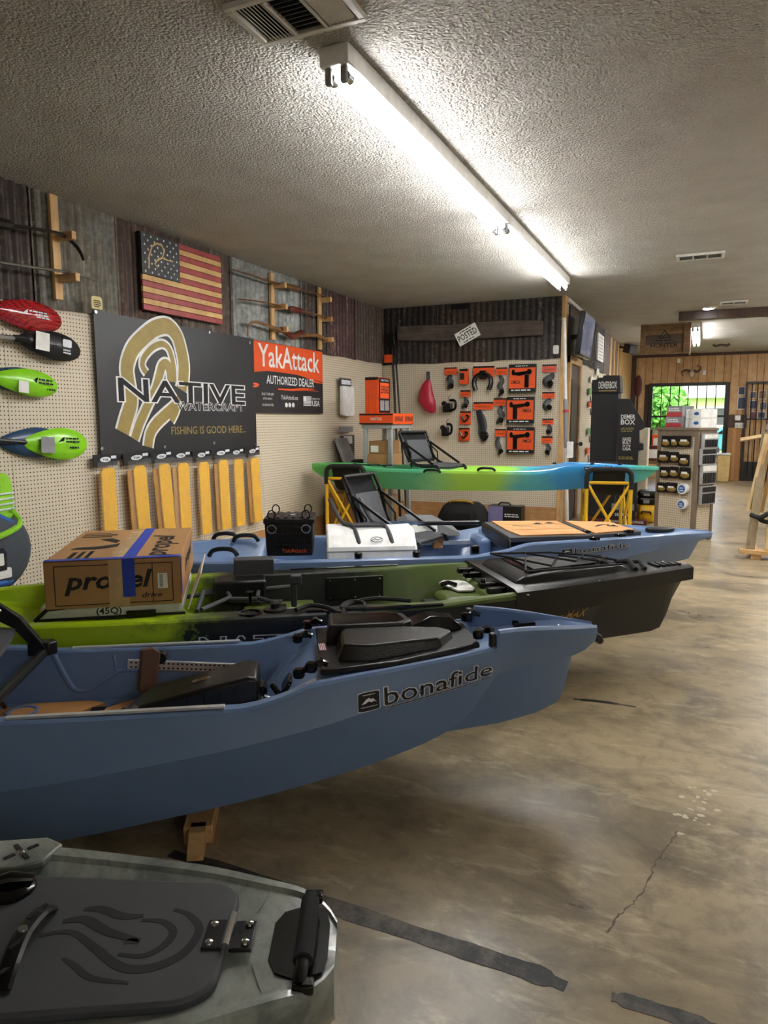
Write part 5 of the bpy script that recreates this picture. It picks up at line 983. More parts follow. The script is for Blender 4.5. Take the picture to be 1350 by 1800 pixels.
for i, (x0, y0, x1, y1, lb) in enumerate(((776, 698, 802, 727, 'black clamp mount hung under the first clear pack'), (775, 740, 795, 769, 'black clamp mount with loops, lower of two'))):
    a = B(x0, y0, .08); b_ = B(x1, y1, .08); w, h = b_[0] - a[0], a[1] - b_[1]; t = thing('clamp_mount', lb, 'mount', ((a[0] + b_[0]) / 2, YB - .06, b_[1])); M_ = FB((a[0] + b_[0]) / 2, b_[1], .045)
    part('body', MB(M_).box((-w * .1, h * .35, .03), (w * .6, h * .55, .06)), 'black_plastic', t, bevel=.012); part('jaw', MB(M_).tube(smooth_path([(w * .1, h * .2, .05), (w * .45, h * .3, .06), (w * .45, h * .75, .06), (w * .1, h * .8, .05)], 4), .016, 8), 'black_gloss', t)
    part('knob', MB(M_).lathe([(.03, 0), (.034, .01), (.03, .03)], 12, tr(-w * .25, h * .6, .06)), 'black_plastic', t)
    part('hanger', MB(M_).tube([(0, h * .6, .03), (-.005, h, .02), (.0, h * 1.1, -.04)], .006, 6), 'steel', t)
# ---- grey shelf with cartons in the corner
def ycol(px, X): d = ray(px, 760); return X * d.y / d.x
yf = ycol(689, -2.98); xs0 = PY(636, 745, yf).x; xs1 = -2.98; zt = PY(689, 746, yf).z; yb2 = ycol(724, xs1)
yb2 = min(yb2, YB - .04); plain('shelf_grey', 'a3a5a6', .55); plain('cardboard', 'b08455', .8, var=.08, scale=5); plain('card_dark', '9a7148', .8)
sh_ = thing('storage_shelf', 'grey plastic shelf unit standing in the back corner', 'shelf', ((xs0 + xs1) / 2, (yf + yb2) / 2, 0))
for z in (zt, .78, .22): part('shelf_board', MB().bx(xs0, xs1, yf, yb2, z - .045, z), 'shelf_grey', sh_, bevel=.004)
for x in (xs0 + .03, xs1 - .03):
    for y in (yf + .03, yb2 - .03): part('leg', MB().bx(x - .022, x + .022, y - .022, y + .022, 0, zt - .046), 'shelf_grey', sh_, bevel=.006)
def carton(name, label, x0, x1, y0, y1, z0, z1, mat='cardboard', grp=None, cat='box'):
    t = thing(name, label, cat, ((x0 + x1) / 2, (y0 + y1) / 2, z0), group=grp); part('body', MB().bx(x0, x1, y0, y1, z0, z1), mat, t, bevel=.003); return t
ob = []
w_ = xs1 - xs0
t = carton('orange_carton', 'long flat orange box lying on the shelf top, front half', xs0 - .02, xs1 + .02, yf - .02, (yf + yb2) / 2 - .002, zt, zt + .115, 'orange', 'orange boxes on the shelf')
def faceprint(t, x0, x1, z0, z1, y, s, w, h, mat='ink', dx=0, dz=0): part('lettering', MB(FB((x0 + x1) / 2 + dx, (z0 + z1) / 2 + dz, 0, y - .001)).text(s, (0, 0), w, h, off=.01), mat, t, smooth=0)
part('edge_print', MB().bx(xs0 - .021, xs1 + .021, yf - .0212, yf - .0202, zt + .095, zt + .112).bx(xs0 - .021, xs1 + .021, yf - .0212, yf - .0202, zt + .002, zt + .014), 'pack_black', t, smooth=0); faceprint(t, xs0, xs1, zt, zt + .115, yf - .0212, 'YAKATTACK', w_ * .4, .03, 'banner_white')
part('lettering', MB(FL((yf * 3 + yb2) / 4, zt + .057, 0, xs1 + .0212)).text('LEVERAGE', (0, 0), .22, .05, off=.02), 'ink', t, smooth=0)
t = carton('orange_carton', 'long flat orange box lying on the shelf top, rear half', xs0 - .02, xs1 + .02, (yf + yb2) / 2 + .002, yb2, zt, zt + .115, 'orange', 'orange boxes on the shelf'); part('lettering', MB(FL((yf + yb2 * 3) / 4, zt + .057, 0, xs1 + .0212)).text('LEVERAGE', (0, 0), .22, .05, off=.02), 'ink', t, smooth=0)
z0 = zt + .117
xa = PY(643, 700, yf + .02).x; xb = PY(667, 700, yf + .02).x; hb = PY(655, 663, yf + .02).z - z0
for i, (p0, p1) in enumerate(((0, .25), (.25, .5), (.5, .75), (.75, 1.))):
    x0, x1 = xa + (xb - xa) * p0 + .001, xa + (xb - xa) * p1 - .001
    t = carton('orange_carton', f'upright orange box, {nth[i]} from the left in the row on the shelf', x0, x1, yf + .0, yf + .30, z0, z0 + hb, 'orange', 'upright orange boxes on the shelf'); part('edge_print', MB().bx(x0 + .001, x1 - .001, yf - .0012, yf - .0002, z0 + hb - .03, z0 + hb), 'pack_black', t, smooth=0)
    if i == 3:
        fr_ = part('side_panel', MB().bx(x1 + .0002, x1 + .0012, yf + .005, yf + .295, z0 + .005, z0 + hb - .005), 'pack_black', t, smooth=0)
        part('orange_patch', MB().bx(x1 + .0014, x1 + .002, yf + .04, yf + .27, z0 + hb * .42, z0 + hb * .85), 'orange', t, smooth=0); part('lettering', MB(FL(yf + .155, z0 + hb * .66, 0, x1 + .0024)).text('LEVERAGE', (0, 0), .2, hb * .2, off=.02), 'ink', t, smooth=0)
        part('photo_print', MB().bx(x1 + .0014, x1 + .002, yf + .04, yf + .14, z0 + .03, z0 + hb * .36).bx(x1 + .0014, x1 + .002, yf + .16, yf + .27, z0 + .03, z0 + hb * .36), 'grey', t, smooth=0)
        part('lettering', MB(FL(yf + .155, z0 + hb * .92, 0, x1 + .0024)).text('YAKATTACK', (0, 0), .2, hb * .05, off=.02), 'banner_white', t, smooth=0)
carton('cardboard_box', 'brown carton on the middle shelf, lower of two', xs0 + .06, xs1 - .06, yf + .02, yf + .42, .78, .96, 'cardboard', 'cartons on the grey shelf'); t = carton('cardboard_box', 'brown carton on top of another on the middle shelf', xs0 + .07, xs1 - .08, yf + .03, yf + .40, .962, 1.10, 'card_dark', 'cartons on the grey shelf')
part('label', MB().bx(xs0 + .09, xs0 + .18, yf + .0285, yf + .0295, .98, 1.05), 'paper', t, smooth=0)
carton('cardboard_box', 'brown carton on the lowest shelf', xs0 + .05, xs1 - .1, yf + .03, yf + .40, .22, .5, 'cardboard', 'cartons on the grey shelf')
# ---- poles leaning in the corner
for i, (x0, y0, x1, y1, r, lb) in enumerate(((689, 600, 704, 890, .016, 'black push pole leaning in the corner, left one'), (694, 605, 716, 890, .012, 'thin black pole leaning in the corner, right one'))):
    a = PY(x0, y0, YB - .06); b_ = PY(x1, y1, YB - .3); b_.z = 0
    t = thing('push_pole', lb, 'pole', b_, group='poles leaning in the corner'); part('shaft', MB().tube([b_, a], r, 8), 'black_plastic', t); part('head', MB().box((a.x, a.y - .01, a.z + .02), (.09 if i == 0 else .03, .06, .16 if i == 0 else .06)), 'black_plastic', t, bevel=.01)
    if i == 0: part('orange_tag', MB().box((a.x - .03, a.y - .05, a.z - .22), (.11, .01, .10)), 'orange', t)
# ---- on the floor by the back wall
a = PY(776, 921, YB - .3); b_ = PY(855, 884, YB - .3)
plain('bag_yellow', 'c79a2b', .7)
t = thing('duffel_bag', 'black duffel bag slumped on the floor against the plywood', 'bag', ((a.x + b_.x) / 2, YB - .3, 0)); w = b_.x - a.x; zt_ = b_.z
part('body', MB().loft([[(a.x + w * .5 + sx_ * w * .5 * x, YB - .3 + y * dy, z) for x, y in ((-1, -.6), (-.8, -1), (.8, -1), (1, -.6), (1, .6), (.8, 1), (-.8, 1), (-1, .6))] for z, sx_, dy in ((0, 1., .17), (zt_ * .5, 1.02, .19), (zt_ * .85, .82, .16), (zt_, .62, .1))]), 'black_fabric', t, smooth=50)
part('handle', MB().tube(smooth_path([(a.x + w * .28, YB - .38, zt_ * .9), (a.x + w * .3, YB - .42, zt_ + .02), (a.x + w * .7, YB - .42, zt_ + .02), (a.x + w * .75, YB - .38, zt_ * .9)], 4), .014, 8), 'bag_yellow', t)
part('pocket', MB().bx(a.x + w * .2, a.x + w * .8, YB - .52, YB - .47, .06, zt_ * .7), 'black_fabric', t, bevel=.02)
plain('box_purple', '7f7aa8', .5)
a = PY(858, 921, YB - .25); b_ = PY(917, 891, YB - .25); zc = .02
t = thing('battery_box', 'purple and black printed box on the floor beside the duffel bag', 'box', ((a.x + b_.x) / 2, YB - .2, 0)); xm = PY(884, 905, YB - .25).x
part('carton', MB().bx(a.x, b_.x, YB - .26, YB - .08, 0, b_.z), 'pack_black', t, bevel=.003); part('purple_panel', MB().bx(a.x + .002, xm, YB - .2612, YB - .2602, .005, b_.z - .005), 'box_purple', t, smooth=0); part('lettering', MB(FB((xm + b_.x) / 2, b_.z * .6, 0, YB - .2612)).bars(-(b_.x - xm) * .4, (b_.x - xm) * .4, -.02, .03, 2), 'label_white', t, smooth=0); part('carry_handle', MB().tube([(a.x + .1, YB - .17, b_.z), (a.x + .13, YB - .17, b_.z + .03), (a.x + .23, YB - .17, b_.z + .03), (a.x + .26, YB - .17, b_.z)], .01, 8), 'black_plastic', t)
# long grey panel and plywood offcut leaning by the left yellow stand
a = PX(600, 955, XL + .35); 
t = solo('leaning_panel', MB().loft([[(XL + .52, 7.08, 0.0), (XL + .56, 7.08, 0.0), (XL + .56, 7.34, 0.0), (XL + .52, 7.34, 0.0)], [(XL + .05, 7.08, 1.12), (XL + .09, 7.08, 1.12), (XL + .09, 7.34, 1.12), (XL + .05, 7.34, 1.12)]]), 'grey', 'tall grey board leaning on the pegboard behind the yellow stand', 'board', bevel=.003)
t = carton('cardboard_box', 'plain brown carton on the floor by the left yellow stand', XL + .06, XL + .50, 7.40, min(7.66, yf - .03), 0, .52)
part('print_loop', MB(FB(XL + .24, .34, 0, 7.399)).tube([(q[0], q[1], 0) for q in ell(0, 0, .05, .08, 16)], .004, 4, closed=True), 'walnut', t, smooth=0)

# ------------------------------------------------------------------ cargo on the kayaks
# carton with blue tape on the lime end
plain('tape_blue', '1f3fb5', .5); plain('tape_tan', 'c7a476', .25); plain('bag_white', 'd9d9d4', .5)
CK = thing('drive_carton', 'large brown pedal drive carton with blue tape on the lime kayak', 'box', K2.M @ Vector((-2.885, .12, .553)), K2.yaw)
cu0, cu1, cv0, cv1, ch = -.27, .27, -.42, .42, .2
def cpart(n, m, mt, p=None, **kw): return part(n, m, mt, p or CK, world=False, **kw)
bd = cpart('body', MB().bx(cu0, cu1, cv0, cv1, 0, ch), 'cardboard', bevel=.004)
FM = frame((0, cv0 - .0012, ch / 2), (1, 0, 0), (0, 0, 1)); RM = frame((cu1 + .0012, 0, ch / 2), (0, 1, 0), (0, 0, 1)); TM = tr(0, 0, ch + .0012)
FM2 = FM
cpart('lettering', MB(FM).text('propel', (-.02, .005), .34, .095, off=.025, shear=.25), 'ink', bd, smooth=0); cpart('small_lettering', MB(FM).text('drive', (.15, -.055), .08, .022, off=.01, shear=.25), 'ink', bd, smooth=0)
bo = MB(FM)
for q in (((-.23, .08), (.235, .08)), ((-.23, -.085), (.235, -.085)), ((-.23, -.085), (-.23, .08)), ((.235, -.085), (.235, .08)), ((.155, -.085), (.155, .08))): bo.line(q[0], q[1], .0035, 0)
cpart('print_border', bo, 'ink', bd, smooth=0)
cpart('barcode_label', MB(FM).bx(.175, .215, -.03, .035, 0, .001), 'paper', bd, smooth=0)
bc = MB(FM)
for i in range(10): bc.bx(.182, .196, -.024 + i * .0056, -.0215 + i * .0056, .0011, .0013)
cpart('barcode', bc, 'ink', bd, smooth=0)
cpart('packing_tape', MB(FM).bx(-.02, .06, -.1, .1, .0002, .0008), 'tape_tan', bd, smooth=0); cpart('packing_tape', MB(TM).bx(-.02, .06, cv0, cv1, .0002, .0008), 'tape_tan', bd, smooth=0)
cpart('blue_tape', MB(FM).bx(.035, .085, -.06, .101, .001, .0016), 'tape_blue', bd, smooth=0); cpart('blue_tape', MB(TM).prism([(.035, cv0), (.085, cv0), (.085, cv1), (.035, cv1)], .001, .0016), 'tape_blue', bd, smooth=0); cpart('blue_tape', MB(TM).bx(cu0, cu1, cv0, cv0 + .04, .0018, .0022), 'tape_blue', bd, smooth=0); cpart('blue_tape', MB(RM).bx(cv0, cv0 + .03, -.06, .1, .0002, .001), 'tape_blue', bd, smooth=0)
cpart('lettering', MB(RM).text('propel', (.05, .02), .4, .08, off=.02), 'ink', bd, smooth=0); cpart('lettering', MB(TM @ rotm(0, 0, 90)).text('propel', (-.10, -.17), .56, .13, off=.025, shear=.25), 'ink', bd, smooth=0)
cpart('drive_drawing', MB(TM).prism([(-.03, -.02), (-.10, -.08), (-.2, -.1), (-.22, -.14), (-.12, -.16), (-.06, -.13), (-.03, -.10)], 0, .0008).prism([(-.05, .0), (-.14, .12), (-.09, .14), (-.04, .06)], 0, .0008).line((-.24, .2), (-.1, .2), .02, 0).line((-.24, .25), (-.08, .25), .02, 0).line((-.24, .3), (-.12, .3), .012, 0), 'ink', bd, smooth=0)
cpart('text_lines', MB(TM @ rotm(0, 0, 90)).bars(-.38, -.2, .1, .2, 3), 'ink', bd, smooth=0)
PT = thing('stern_tray', 'pale soft tray strapped under the taped brown carton', 'tray', K2.M @ Vector((-2.885, .05, .50)), K2.yaw)
part('tray', MB().prism(rrect(-.31, .27, -.32, .36, .05), .0, .052), 'bag_white', PT, world=False, bevel=.01)
part('lettering', MB(frame((-.03, -.3215, .026), (1, 0, 0), (0, 0, 1))).text('(45Q)', (0, 0), .10, .036, off=.015), 'ink', PT, world=False, smooth=0)
part('strap', MB().tube([(-.32, -.33, .004), (-.27, -.325, .05), (-.2, -.33, .056)], .009, 6).tube([(-.31, -.332, .006), (.28, -.332, .006)], .006, 6), 'strap', PT, world=False); part('buckle', MB().box((.1, -.33, .012), (.12, .02, .03)), 'black_gloss', PT, world=False, bevel=.004)
solo('carton_flap', MB().loft([[K2.M @ Vector(p) for p in q] for q in ([(-2.595, -.28, .52), (-2.59, -.28, .52), (-2.59, .25, .52), (-2.595, .25, .52)], [(-2.54, -.22, .66), (-2.535, -.22, .66), (-2.535, .25, .66), (-2.54, .25, .66)])]), 'bag_white', 'white board flap leaning on the end of the taped brown carton', 'board')
# black gear crate on the second blue kayak
plain('crate_black', '131315', .45)
CR = thing('gear_crate', 'black gear crate with clip rings on the blue kayak', 'crate', K3.M @ Vector((-2.775, -.16, .525)), K3.yaw - 2)
cw_, cd_, ch_ = .30, .30, .225
part('body', MB().box((0, 0, ch_ / 2 - .01), (cw_ - .03, cd_ - .03, ch_ - .02), tx=1.06, ty=1.06), 'crate_black', CR, world=False, bevel=.008)
lidc = part('lid', MB().bx(-cw_ / 2, cw_ / 2, -cd_ / 2, cd_ / 2, ch_ - .03, ch_), 'crate_black', CR, world=False, bevel=.006)
for i in range(6): part('lid_rib', MB().bx(-.12 + i * .045, -.10 + i * .045, -cd_ / 2 + .02, cd_ / 2 - .02, ch_, ch_ + .007), 'black_plastic', lidc, world=False)
part('sticker', MB().bx(.0, .03, -.03, .0, ch_ + .0072, ch_ + .0082), 'label_white', lidc, world=False, smooth=0)
for i in range(5): part('grid_bar', MB().bx(-.13, .13, -cd_ / 2 + .002, -cd_ / 2 + .012, .03 + i * .033, .038 + i * .033), 'black_plastic', CR, world=False)
for i in range(7): part('grid_bar', MB().bx(-.13 + i * .042, -.122 + i * .042, -cd_ / 2 + .004, -cd_ / 2 + .011, .02, ch_ - .04), 'black_plastic', CR, world=False)
for x in (-.10, .10):
    for y in (-cd_ / 2 - .008, cd_ / 2 - .02): part('clip_ring', MB().tube([(x + q[0], y, ch_ + .005 + q[1]) for q in ell(0, 0.018, .022, .028, 14)], .004, 6, closed=True), 'black_gloss', CR, world=False)
    part('clip_ring', MB().tube([(x + q[0], -cd_ / 2 - .006, ch_ - .06 + q[1]) for q in ell(0, 0, .026, .024, 14)], .004, 6, closed=True), 'chrome', CR, world=False)
part('lettering', MB(frame((.03, -cd_ / 2 - .002, .035), (1, 0, 0), (0, 0, 1))).text('YakAttack', (0, 0), .15, .024), 'orange', CR, world=False, smooth=0)
# white cooler with a black tube frame over it
CO = thing('cooler', 'white cooler box strapped behind the seat of the blue kayak', 'cooler', K3.M @ Vector((-2.29, -.08, .35)), K3.yaw)
part('body', MB().loft([[(u, -.24, 0), (u, .22, 0), (u, .24, .20), (u, .16, .31), (u, -.10, .31), (u, -.235, .225), (u, -.245, .2)] for u in (-.27, .27)]), 'white', CO, world=False, bevel=.012)
part('lid_seam', MB().bx(-.272, .272, -.246, .242, .197, .203), 'grey', CO, world=False)
part('badge', MB(frame((.03, -.2, .262), (1, 0, 0), (0, .78, .62))).tube([(q[0], q[1], 0) for q in ell(0, 0, .035, .02, 16)], .003, 5, closed=True).tube([(-.03, -.005, 0), (-.01, .008, 0), (.005, -.004, 0), (.028, .006, 0)], .003, 5), 'grey', CO, world=False)
FR = thing('seat_frame', 'black tube frame lying over the white cooler', 'frame', K3.M @ Vector((-2.3, -.1, .66)), K3.yaw)
for u in (-.10, .10): part('side_tube', MB().tube(smooth_path([(u - .13, .34, .14), (u - .06, .12, .02), (u, -.02, .015), (u + .03, -.16, -.05), (u + .035, -.20, -.12)], 4), .014, 8), 'dark_grey', FR, world=False)
for a_ in (.01, -.05): part('cross_tube', MB().tube([(-.10, a_ + .0, .016), (.10, a_, .016)], .011, 8), 'dark_grey', FR, world=False)
part('cross_tube', MB().tube([(-.065, -.2, -.12), (.135, -.2, -.12)], .012, 8), 'dark_grey', FR, world=False)
# paddle lying across the seat and a grey fish bag behind it
pa, pb = PZ(628, 921, .66), PZ(842, 919, .64)
PD = thing('kayak_paddle', 'paddle with blue blade and black shaft lying across the blue kayak', 'paddle', (pa + pb) / 2); dv = (pb - pa).normalized(); MP = frame(pa, dv, Vector((0, 0, 1)).cross(dv))
Ln = (pb - pa).length
part('blade', MB(MP).loft([[(x * s + .22, y * s, z) for x, y in ell(0, 0, .24, .075, 20)] for s, z in ((.1, .012), (.7, .01), (1, 0), (.7, -.008), (.1, -.008))]), 'blue_blade', PD, smooth=50); part('shaft', MB(MP).tube([(.4, 0, 0), (Ln, 0, 0)], .015, 8), 'black_plastic', PD)
plain('bag_grey', '6a6c6e', .8); c = K3.pz(735, 912, .64)
GB = thing('fish_bag', 'grey and white insulated fish bag behind the black seat', 'bag', K3.M @ Vector((-1.90, .34, .535)), K3.yaw)
part('body', MB().loft([[(u, -.10, 0), (u, .15, 0), (u, .13, h_), (u, -.06, h_ * .8)] for u, h_ in ((-.24, .03), (-.1, .13), (.1, .12), (.26, .03))]), 'bag_grey', GB, world=False, bevel=.01)
part('white_band', MB().loft([[(u, -.101, .012), (u, -.10, .014), (u, -.062, h_ * .8 + .003), (u, -.064, h_ * .8 + .001)] for u, h_ in ((-.2, .05), (-.05, .12), (.1, .115))]), 'bag_white', GB, world=False)

# ------------------------------------------------------------------ ceiling fittings
def vent(label, x0, x1, y0, y1, bays, cat='vent'):
    t = thing('ceiling_vent', label, cat, ((x0 + x1) / 2, (y0 + y1) / 2, H - .025), group='ceiling vents'); fw = .025
    for b_ in ((x0, x1, y0, y0 + fw), (x0, x1, y1 - fw, y1), (x0, x0 + fw, y0 + fw, y1 - fw), (x1 - fw, x1, y0 + fw, y1 - fw)): part('frame', MB().bx(*b_, H - .022, H - .001), 'white_paint', t, bevel=.004)
    part('duct', MB().bx(x0 + fw, x1 - fw, y0 + fw, y1 - fw, H - .006, H - .001), 'black_plastic', t)
    xi0, xi1 = x0 + fw, x1 - fw; bw = (xi1 - xi0) / len(bays)
    for i, k in enumerate(bays):
        a, b_ = xi0 + i * bw, xi0 + (i + 1) * bw
        if i: part('divider', MB().bx(a - .006, a + .006, y0 + fw, y1 - fw, H - .022, H - .008), 'white_paint', t)
        n = 7 if k == 'x' else 9
        for j in range(n):
            if k == 'x': c = a + .012 + (b_ - a - .024) * (j + .5) / n; M_ = tr(c, (y0 + y1) / 2, H - .014) @ rotm(0, 35 if i == 0 else -35, 0); part('louvre', MB(M_).box((0, 0, 0), (.016, y1 - y0 - 2 * fw, .0015)), 'white_paint', t, smooth=0)
            else: c = y0 + fw + (y1 - y0 - 2 * fw) * (j + .5) / n; M_ = tr((a + b_) / 2, c, H - .014) @ rotm(35, 0, 0); part('louvre', MB(M_).box((0, 0, 0), (bw - .014, .014, .0015)), 'grey', t, smooth=0)
vent('white three-way vent beside the near end of the strip lights', -1.575, -1.148, 2.17, 2.44, 'xyx')
vent('slim white vent in the middle of the ceiling, right of the lights', -.284, .104, 6.86, 7.07, 'yyy'); vent('small white vent before the dark beam far down the ceiling', .12, .43, 9.75, 9.95, 'yy')
solo('ceiling_beam', MB().bx(-.36, 3.2, 10.45, 10.60, 2.63, H - .002), 'walnut', 'dark wooden beam across the ceiling at the far right', 'beam', bevel=.004)
t = thing('downlight', 'round bright downlight just before the dark beam', 'ceiling light', (-.006, 10.2, H - .02)); part('trim_ring', MB().lathe([(.085, 0), (.095, .018), (.06, .019)], 24, tr(-.006, 10.2, H - .02)), 'white_paint', t); part('lens', MB().lathe([(.02, -.008), (.06, 0), (.062, .004)], 20, tr(-.006, 10.2, H - .022)), 'downlight', t)
p = PZ(1268, 602, H); solo('antler_hook', MB().tube(smooth_path([(p.x - .14, p.y, H - .03), (p.x - .1, p.y, H - .06), (p.x, p.y, H - .045), (p.x + .1, p.y, H - .06), (p.x + .14, p.y, H - .03)], 4), .022, 8), 'driftwood', 'small curved antler piece on the ceiling past the beam', 'antler')
# hanging wooden sign
t = thing('hanging_sign', 'dark wooden crate sign with a burnt emblem under the ceiling', 'sign', (-.585, 11.6, 2.29))
zz = 2.29
for i, (z0, z1, mt) in enumerate(((zz + .012, zz + .15, 'crate_wood'), (zz + .152, zz + .29, 'barn'), (zz + .292, H - .016, 'crate_wood'))): part('board', MB().bx(-.90, -.27, 11.63, 11.65, z0, z1), mt, t, bevel=.003)
for b_ in ((-.925, -.85, zz, H - .003), (-.32, -.245, zz, H - .003)): part('frame_board', MB().bx(b_[0], b_[1], 11.6, 11.629, b_[2], b_[3]), 'crate_wood', t, bevel=.003)
for z0 in (zz, H - .06): part('frame_board', MB().bx(-.849, -.321, 11.605, 11.629, z0, z0 + .055), 'crate_wood', t, bevel=.003)
part('side_board', MB().bx(-.245, -.225, 11.6, 12.0, zz, H - .003), 'crate_wood', t)
part('lettering', MB(FB(-.585, zz + .13, 0, 11.6285)).text('HUNTER', (0, 0), .38, .06, off=.015), 'ink', t, smooth=0); part('small_print', MB(FB(-.585, zz + .13, 0, 11.6285)).bars(-.12, .12, .06, .09, 1), 'ink', t, smooth=0)
part('emblem', MB(FB(-.585, zz + .27, 0, 11.6285)).line((-.08, -.03), (0, .08), .014, 0).line((.08, -.03), (0, .08), .014, 0).line((-.07, -.03), (.07, -.03), .016, 0).line((-.03, -.025), (.02, .03), .012, 0), 'ink', t, smooth=0)

# ------------------------------------------------------------------ side wall
g = NG('tv_screen'); v = g.coord(); sx = g.n('SeparateXYZ'); g.l(v, sx.inputs[0]); c = g.mix(g.noise(v, 6, 4), hx('23264f'), hx('8d97ad')); g.set(c, .1); g.l(c, g.p.inputs['Emission Color']); g.p.inputs['Emission Strength'].default_value = .12
t = thing('television', 'flat television on a bracket above the door', 'television', (XS + .15, 9.02, 2.08)); MT = tr(XS + .17, 9.02, 2.32) @ rotm(0, 6, 0)
part('case', MB(MT).bx(-.03, .03, -.42, .42, -.25, .25), 'black_gloss', t, bevel=.008); part('screen', MB(MT).bx(.0305, .032, -.40, .40, -.23, .235), 'tv_screen', t); part('silver_edge', MB(MT).bx(.0305, .033, -.42, .42, .238, .25).bx(.0305, .033, .405, .42, -.25, .2375), 'steel', t); part('bracket', MB().tube([(XS + .01, 9.02, 2.32), (XS + .15, 9.02, 2.32)], .03, 8), 'black_plastic', t)
t = thing('notice_board', 'white slotted notice board on the brown tin beside the television', 'board', (XS + .03, 11.4, 2.2)); part('panel', MB().bx(XS + .024, XS + .05, 11.08, 11.74, 2.2, 2.6), 'white', t, bevel=.003)
for i in range(7): part('row', MB().bx(XS + .0502, XS + .0515, 11.2, 11.62, 2.235 + i * .05, 2.252 + i * .05), 'steel_grey', t, smooth=0)
t = thing('wall_speaker', 'small black speaker at the ceiling past the notice board', 'speaker', (XS + .18, 14.35, 2.56)); part('cabinet', MB(tr(XS + .2, 14.35, 2.64) @ rotm(0, 15, -30)).box((0, 0, 0), (.15, .22, .16)), 'black_plastic', t, bevel=.01); part('bracket', MB().tube([(XS + .01, 14.35, 2.68), (XS + .16, 14.35, 2.66)], .02, 8), 'black_plastic', t); part('grille', MB(tr(XS + .2, 14.35, 2.64) @ rotm(0, 15, -30)).bx(.0755, .079, -.1, .1, -.07, .07), 'dark_grey', t)
p = PX(1003, 560, XS + .06); q = PX(996, 800, XS + .12)
t = thing('wrapped_rod', 'long pale wrapped rod leaning beside the door frame', 'rod', (XS + .12, q.y, 0)); part('rod', MB().tube([(XS + .16, q.y - .03, 0), (XS + .05, q.y, 2.45)], .02, 8), 'white_paint', t); part('wrap', MB().tube([(XS + .115, q.y - .017, 1.0), (XS + .09, q.y - .01, 1.55)], .026, 8), 'grey', t); part('white_box', MB().box((XS + .16, q.y - .02, .98), (.06, .1, .18)), 'white', t, bevel=.006); part('red_band', MB().tube([(XS + .10, q.y - .013, 1.40), (XS + .098, q.y - .012, 1.43)], .034, 8), 'flag_red', t)
plain('pack_green', '4f8f4a', .5)
for i, (x, y, mt, lb) in enumerate(((1044, 668, 'paper', 'top white lure pack on the side wall'), (1041, 690, 'pack_green', 'green lure pack on the side wall, second down'), (1041, 712, 'orange', 'orange-carded lure pack at mid height on the side wall'), (1039, 760, 'pack_green', 'lower green lure pack on the side wall'), (1037, 794, 'orange', 'lowest orange-carded lure pack on the side wall'), (1054, 655, 'paper', 'white lure pack just left of the black display top'))):
    p = PX(x, y, XS + .06); t = thing('lure_pack', lb, 'package', (XS + .05, p.y, p.z - .1), group='lure packs on the side wall')
    part('card', MB().bx(XS + .03, XS + .038, p.y - .12, p.y + .12, p.z - .03, p.z + .06), mt, t); part('bag', MB().bx(XS + .028, XS + .05, p.y - .11, p.y + .11, p.z - .16, p.z - .032), 'clear_bag', t); part('lure', MB().tube([(XS + .039, p.y - .03, p.z - .05), (XS + .039, p.y + .03, p.z - .14)], .008, 6), 'dark_item', t); part('hook', MB().tube([(XS - .01, p.y, p.z + .05), (XS + .07, p.y, p.z + .05)], .004, 5), 'steel', t)

# ------------------------------------------------------------------ black speaker display
YD = 9.45; plain('display_black', '1b1c1f', .55); plain('maroon', '5a1f1c', .5); plain('cream', 'd8cfb8', .6)
def D(x, y, Y=YD): p = PY(x, y, Y); return (p.x, p.z)
a = D(1041, 668); b_ = D(1088, 850)
t = thing('speaker_display', 'tall black cardboard speaker display with white lettering', 'display', (D(1085, 800)[0], YD + .1, 0))
part('column', MB().bx(a[0], D(1087, 700)[0], YD, YD + .34, .06, a[1]), 'display_black', t, bevel=.004)
hd_ = part('header', MB(FB(0, 0, 0, YD - .004)).prism([D(1044, 672), D(1052, 664), D(1060, 664), D(1062, 660), D(1090, 660), D(1091, 690), D(1043, 690)], -.3, .03), 'display_black', t)
part('lettering', MB(FB(0, 0, 0, YD - .0345)).text('DEMERBOX', ((D(1053, 678)[0] + D(1085, 678)[0]) / 2, D(1068, 677)[1]), D(1085, 678)[0] - D(1053, 678)[0], D(1068, 671)[1] - D(1068, 683)[1], off=.02), 'banner_white', hd_, smooth=0)
part('side_print', MB(FB(0, 0, 0, YD - .0345)).bx(*[D(1053, 687)[0], D(1084, 687)[0], D(1068, 688)[1], D(1068, 686)[1]], 0, .0006), 'banner_gold', hd_, smooth=0)
YP = YD - .05
pn = part('side_panel', MB(FB(0, 0, 0, YP)).prism([D(x, y, YP) for x, y in ((1085, 701), (1106, 701), (1133, 744), (1133, 753), (1124, 757), (1124, 778), (1131, 780), (1131, 791), (1122, 793), (1120, 830), (1120, 900), (1083, 900))], -.03, 0), 'display_black', t, smooth=0)
m = MB(FB(0, 0, 0, YP - .0006)); S3 = 6.136
def dz(X, Y): return D(960 + X / S3, 640 + Y / S3, YP)
def dtext(m, s, x0, y0, x1, y1, off=.02): p, q = dz(x0, y1), dz(x1, y0); m.text(s, ((p[0] + q[0]) / 2, (p[1] + q[1]) / 2), q[0] - p[0], q[1] - p[1], off=off)
for s_, *q in (('DEMER', 808, 545, 960, 590), ('BOX', 806, 598, 958, 652), ('HAND', 826, 790, 916, 828), ('BUILT', 826, 833, 916, 862), ('IN THE', 826, 872, 910, 890), ('USA', 826, 900, 912, 930)): dtext(m, s_, *q)
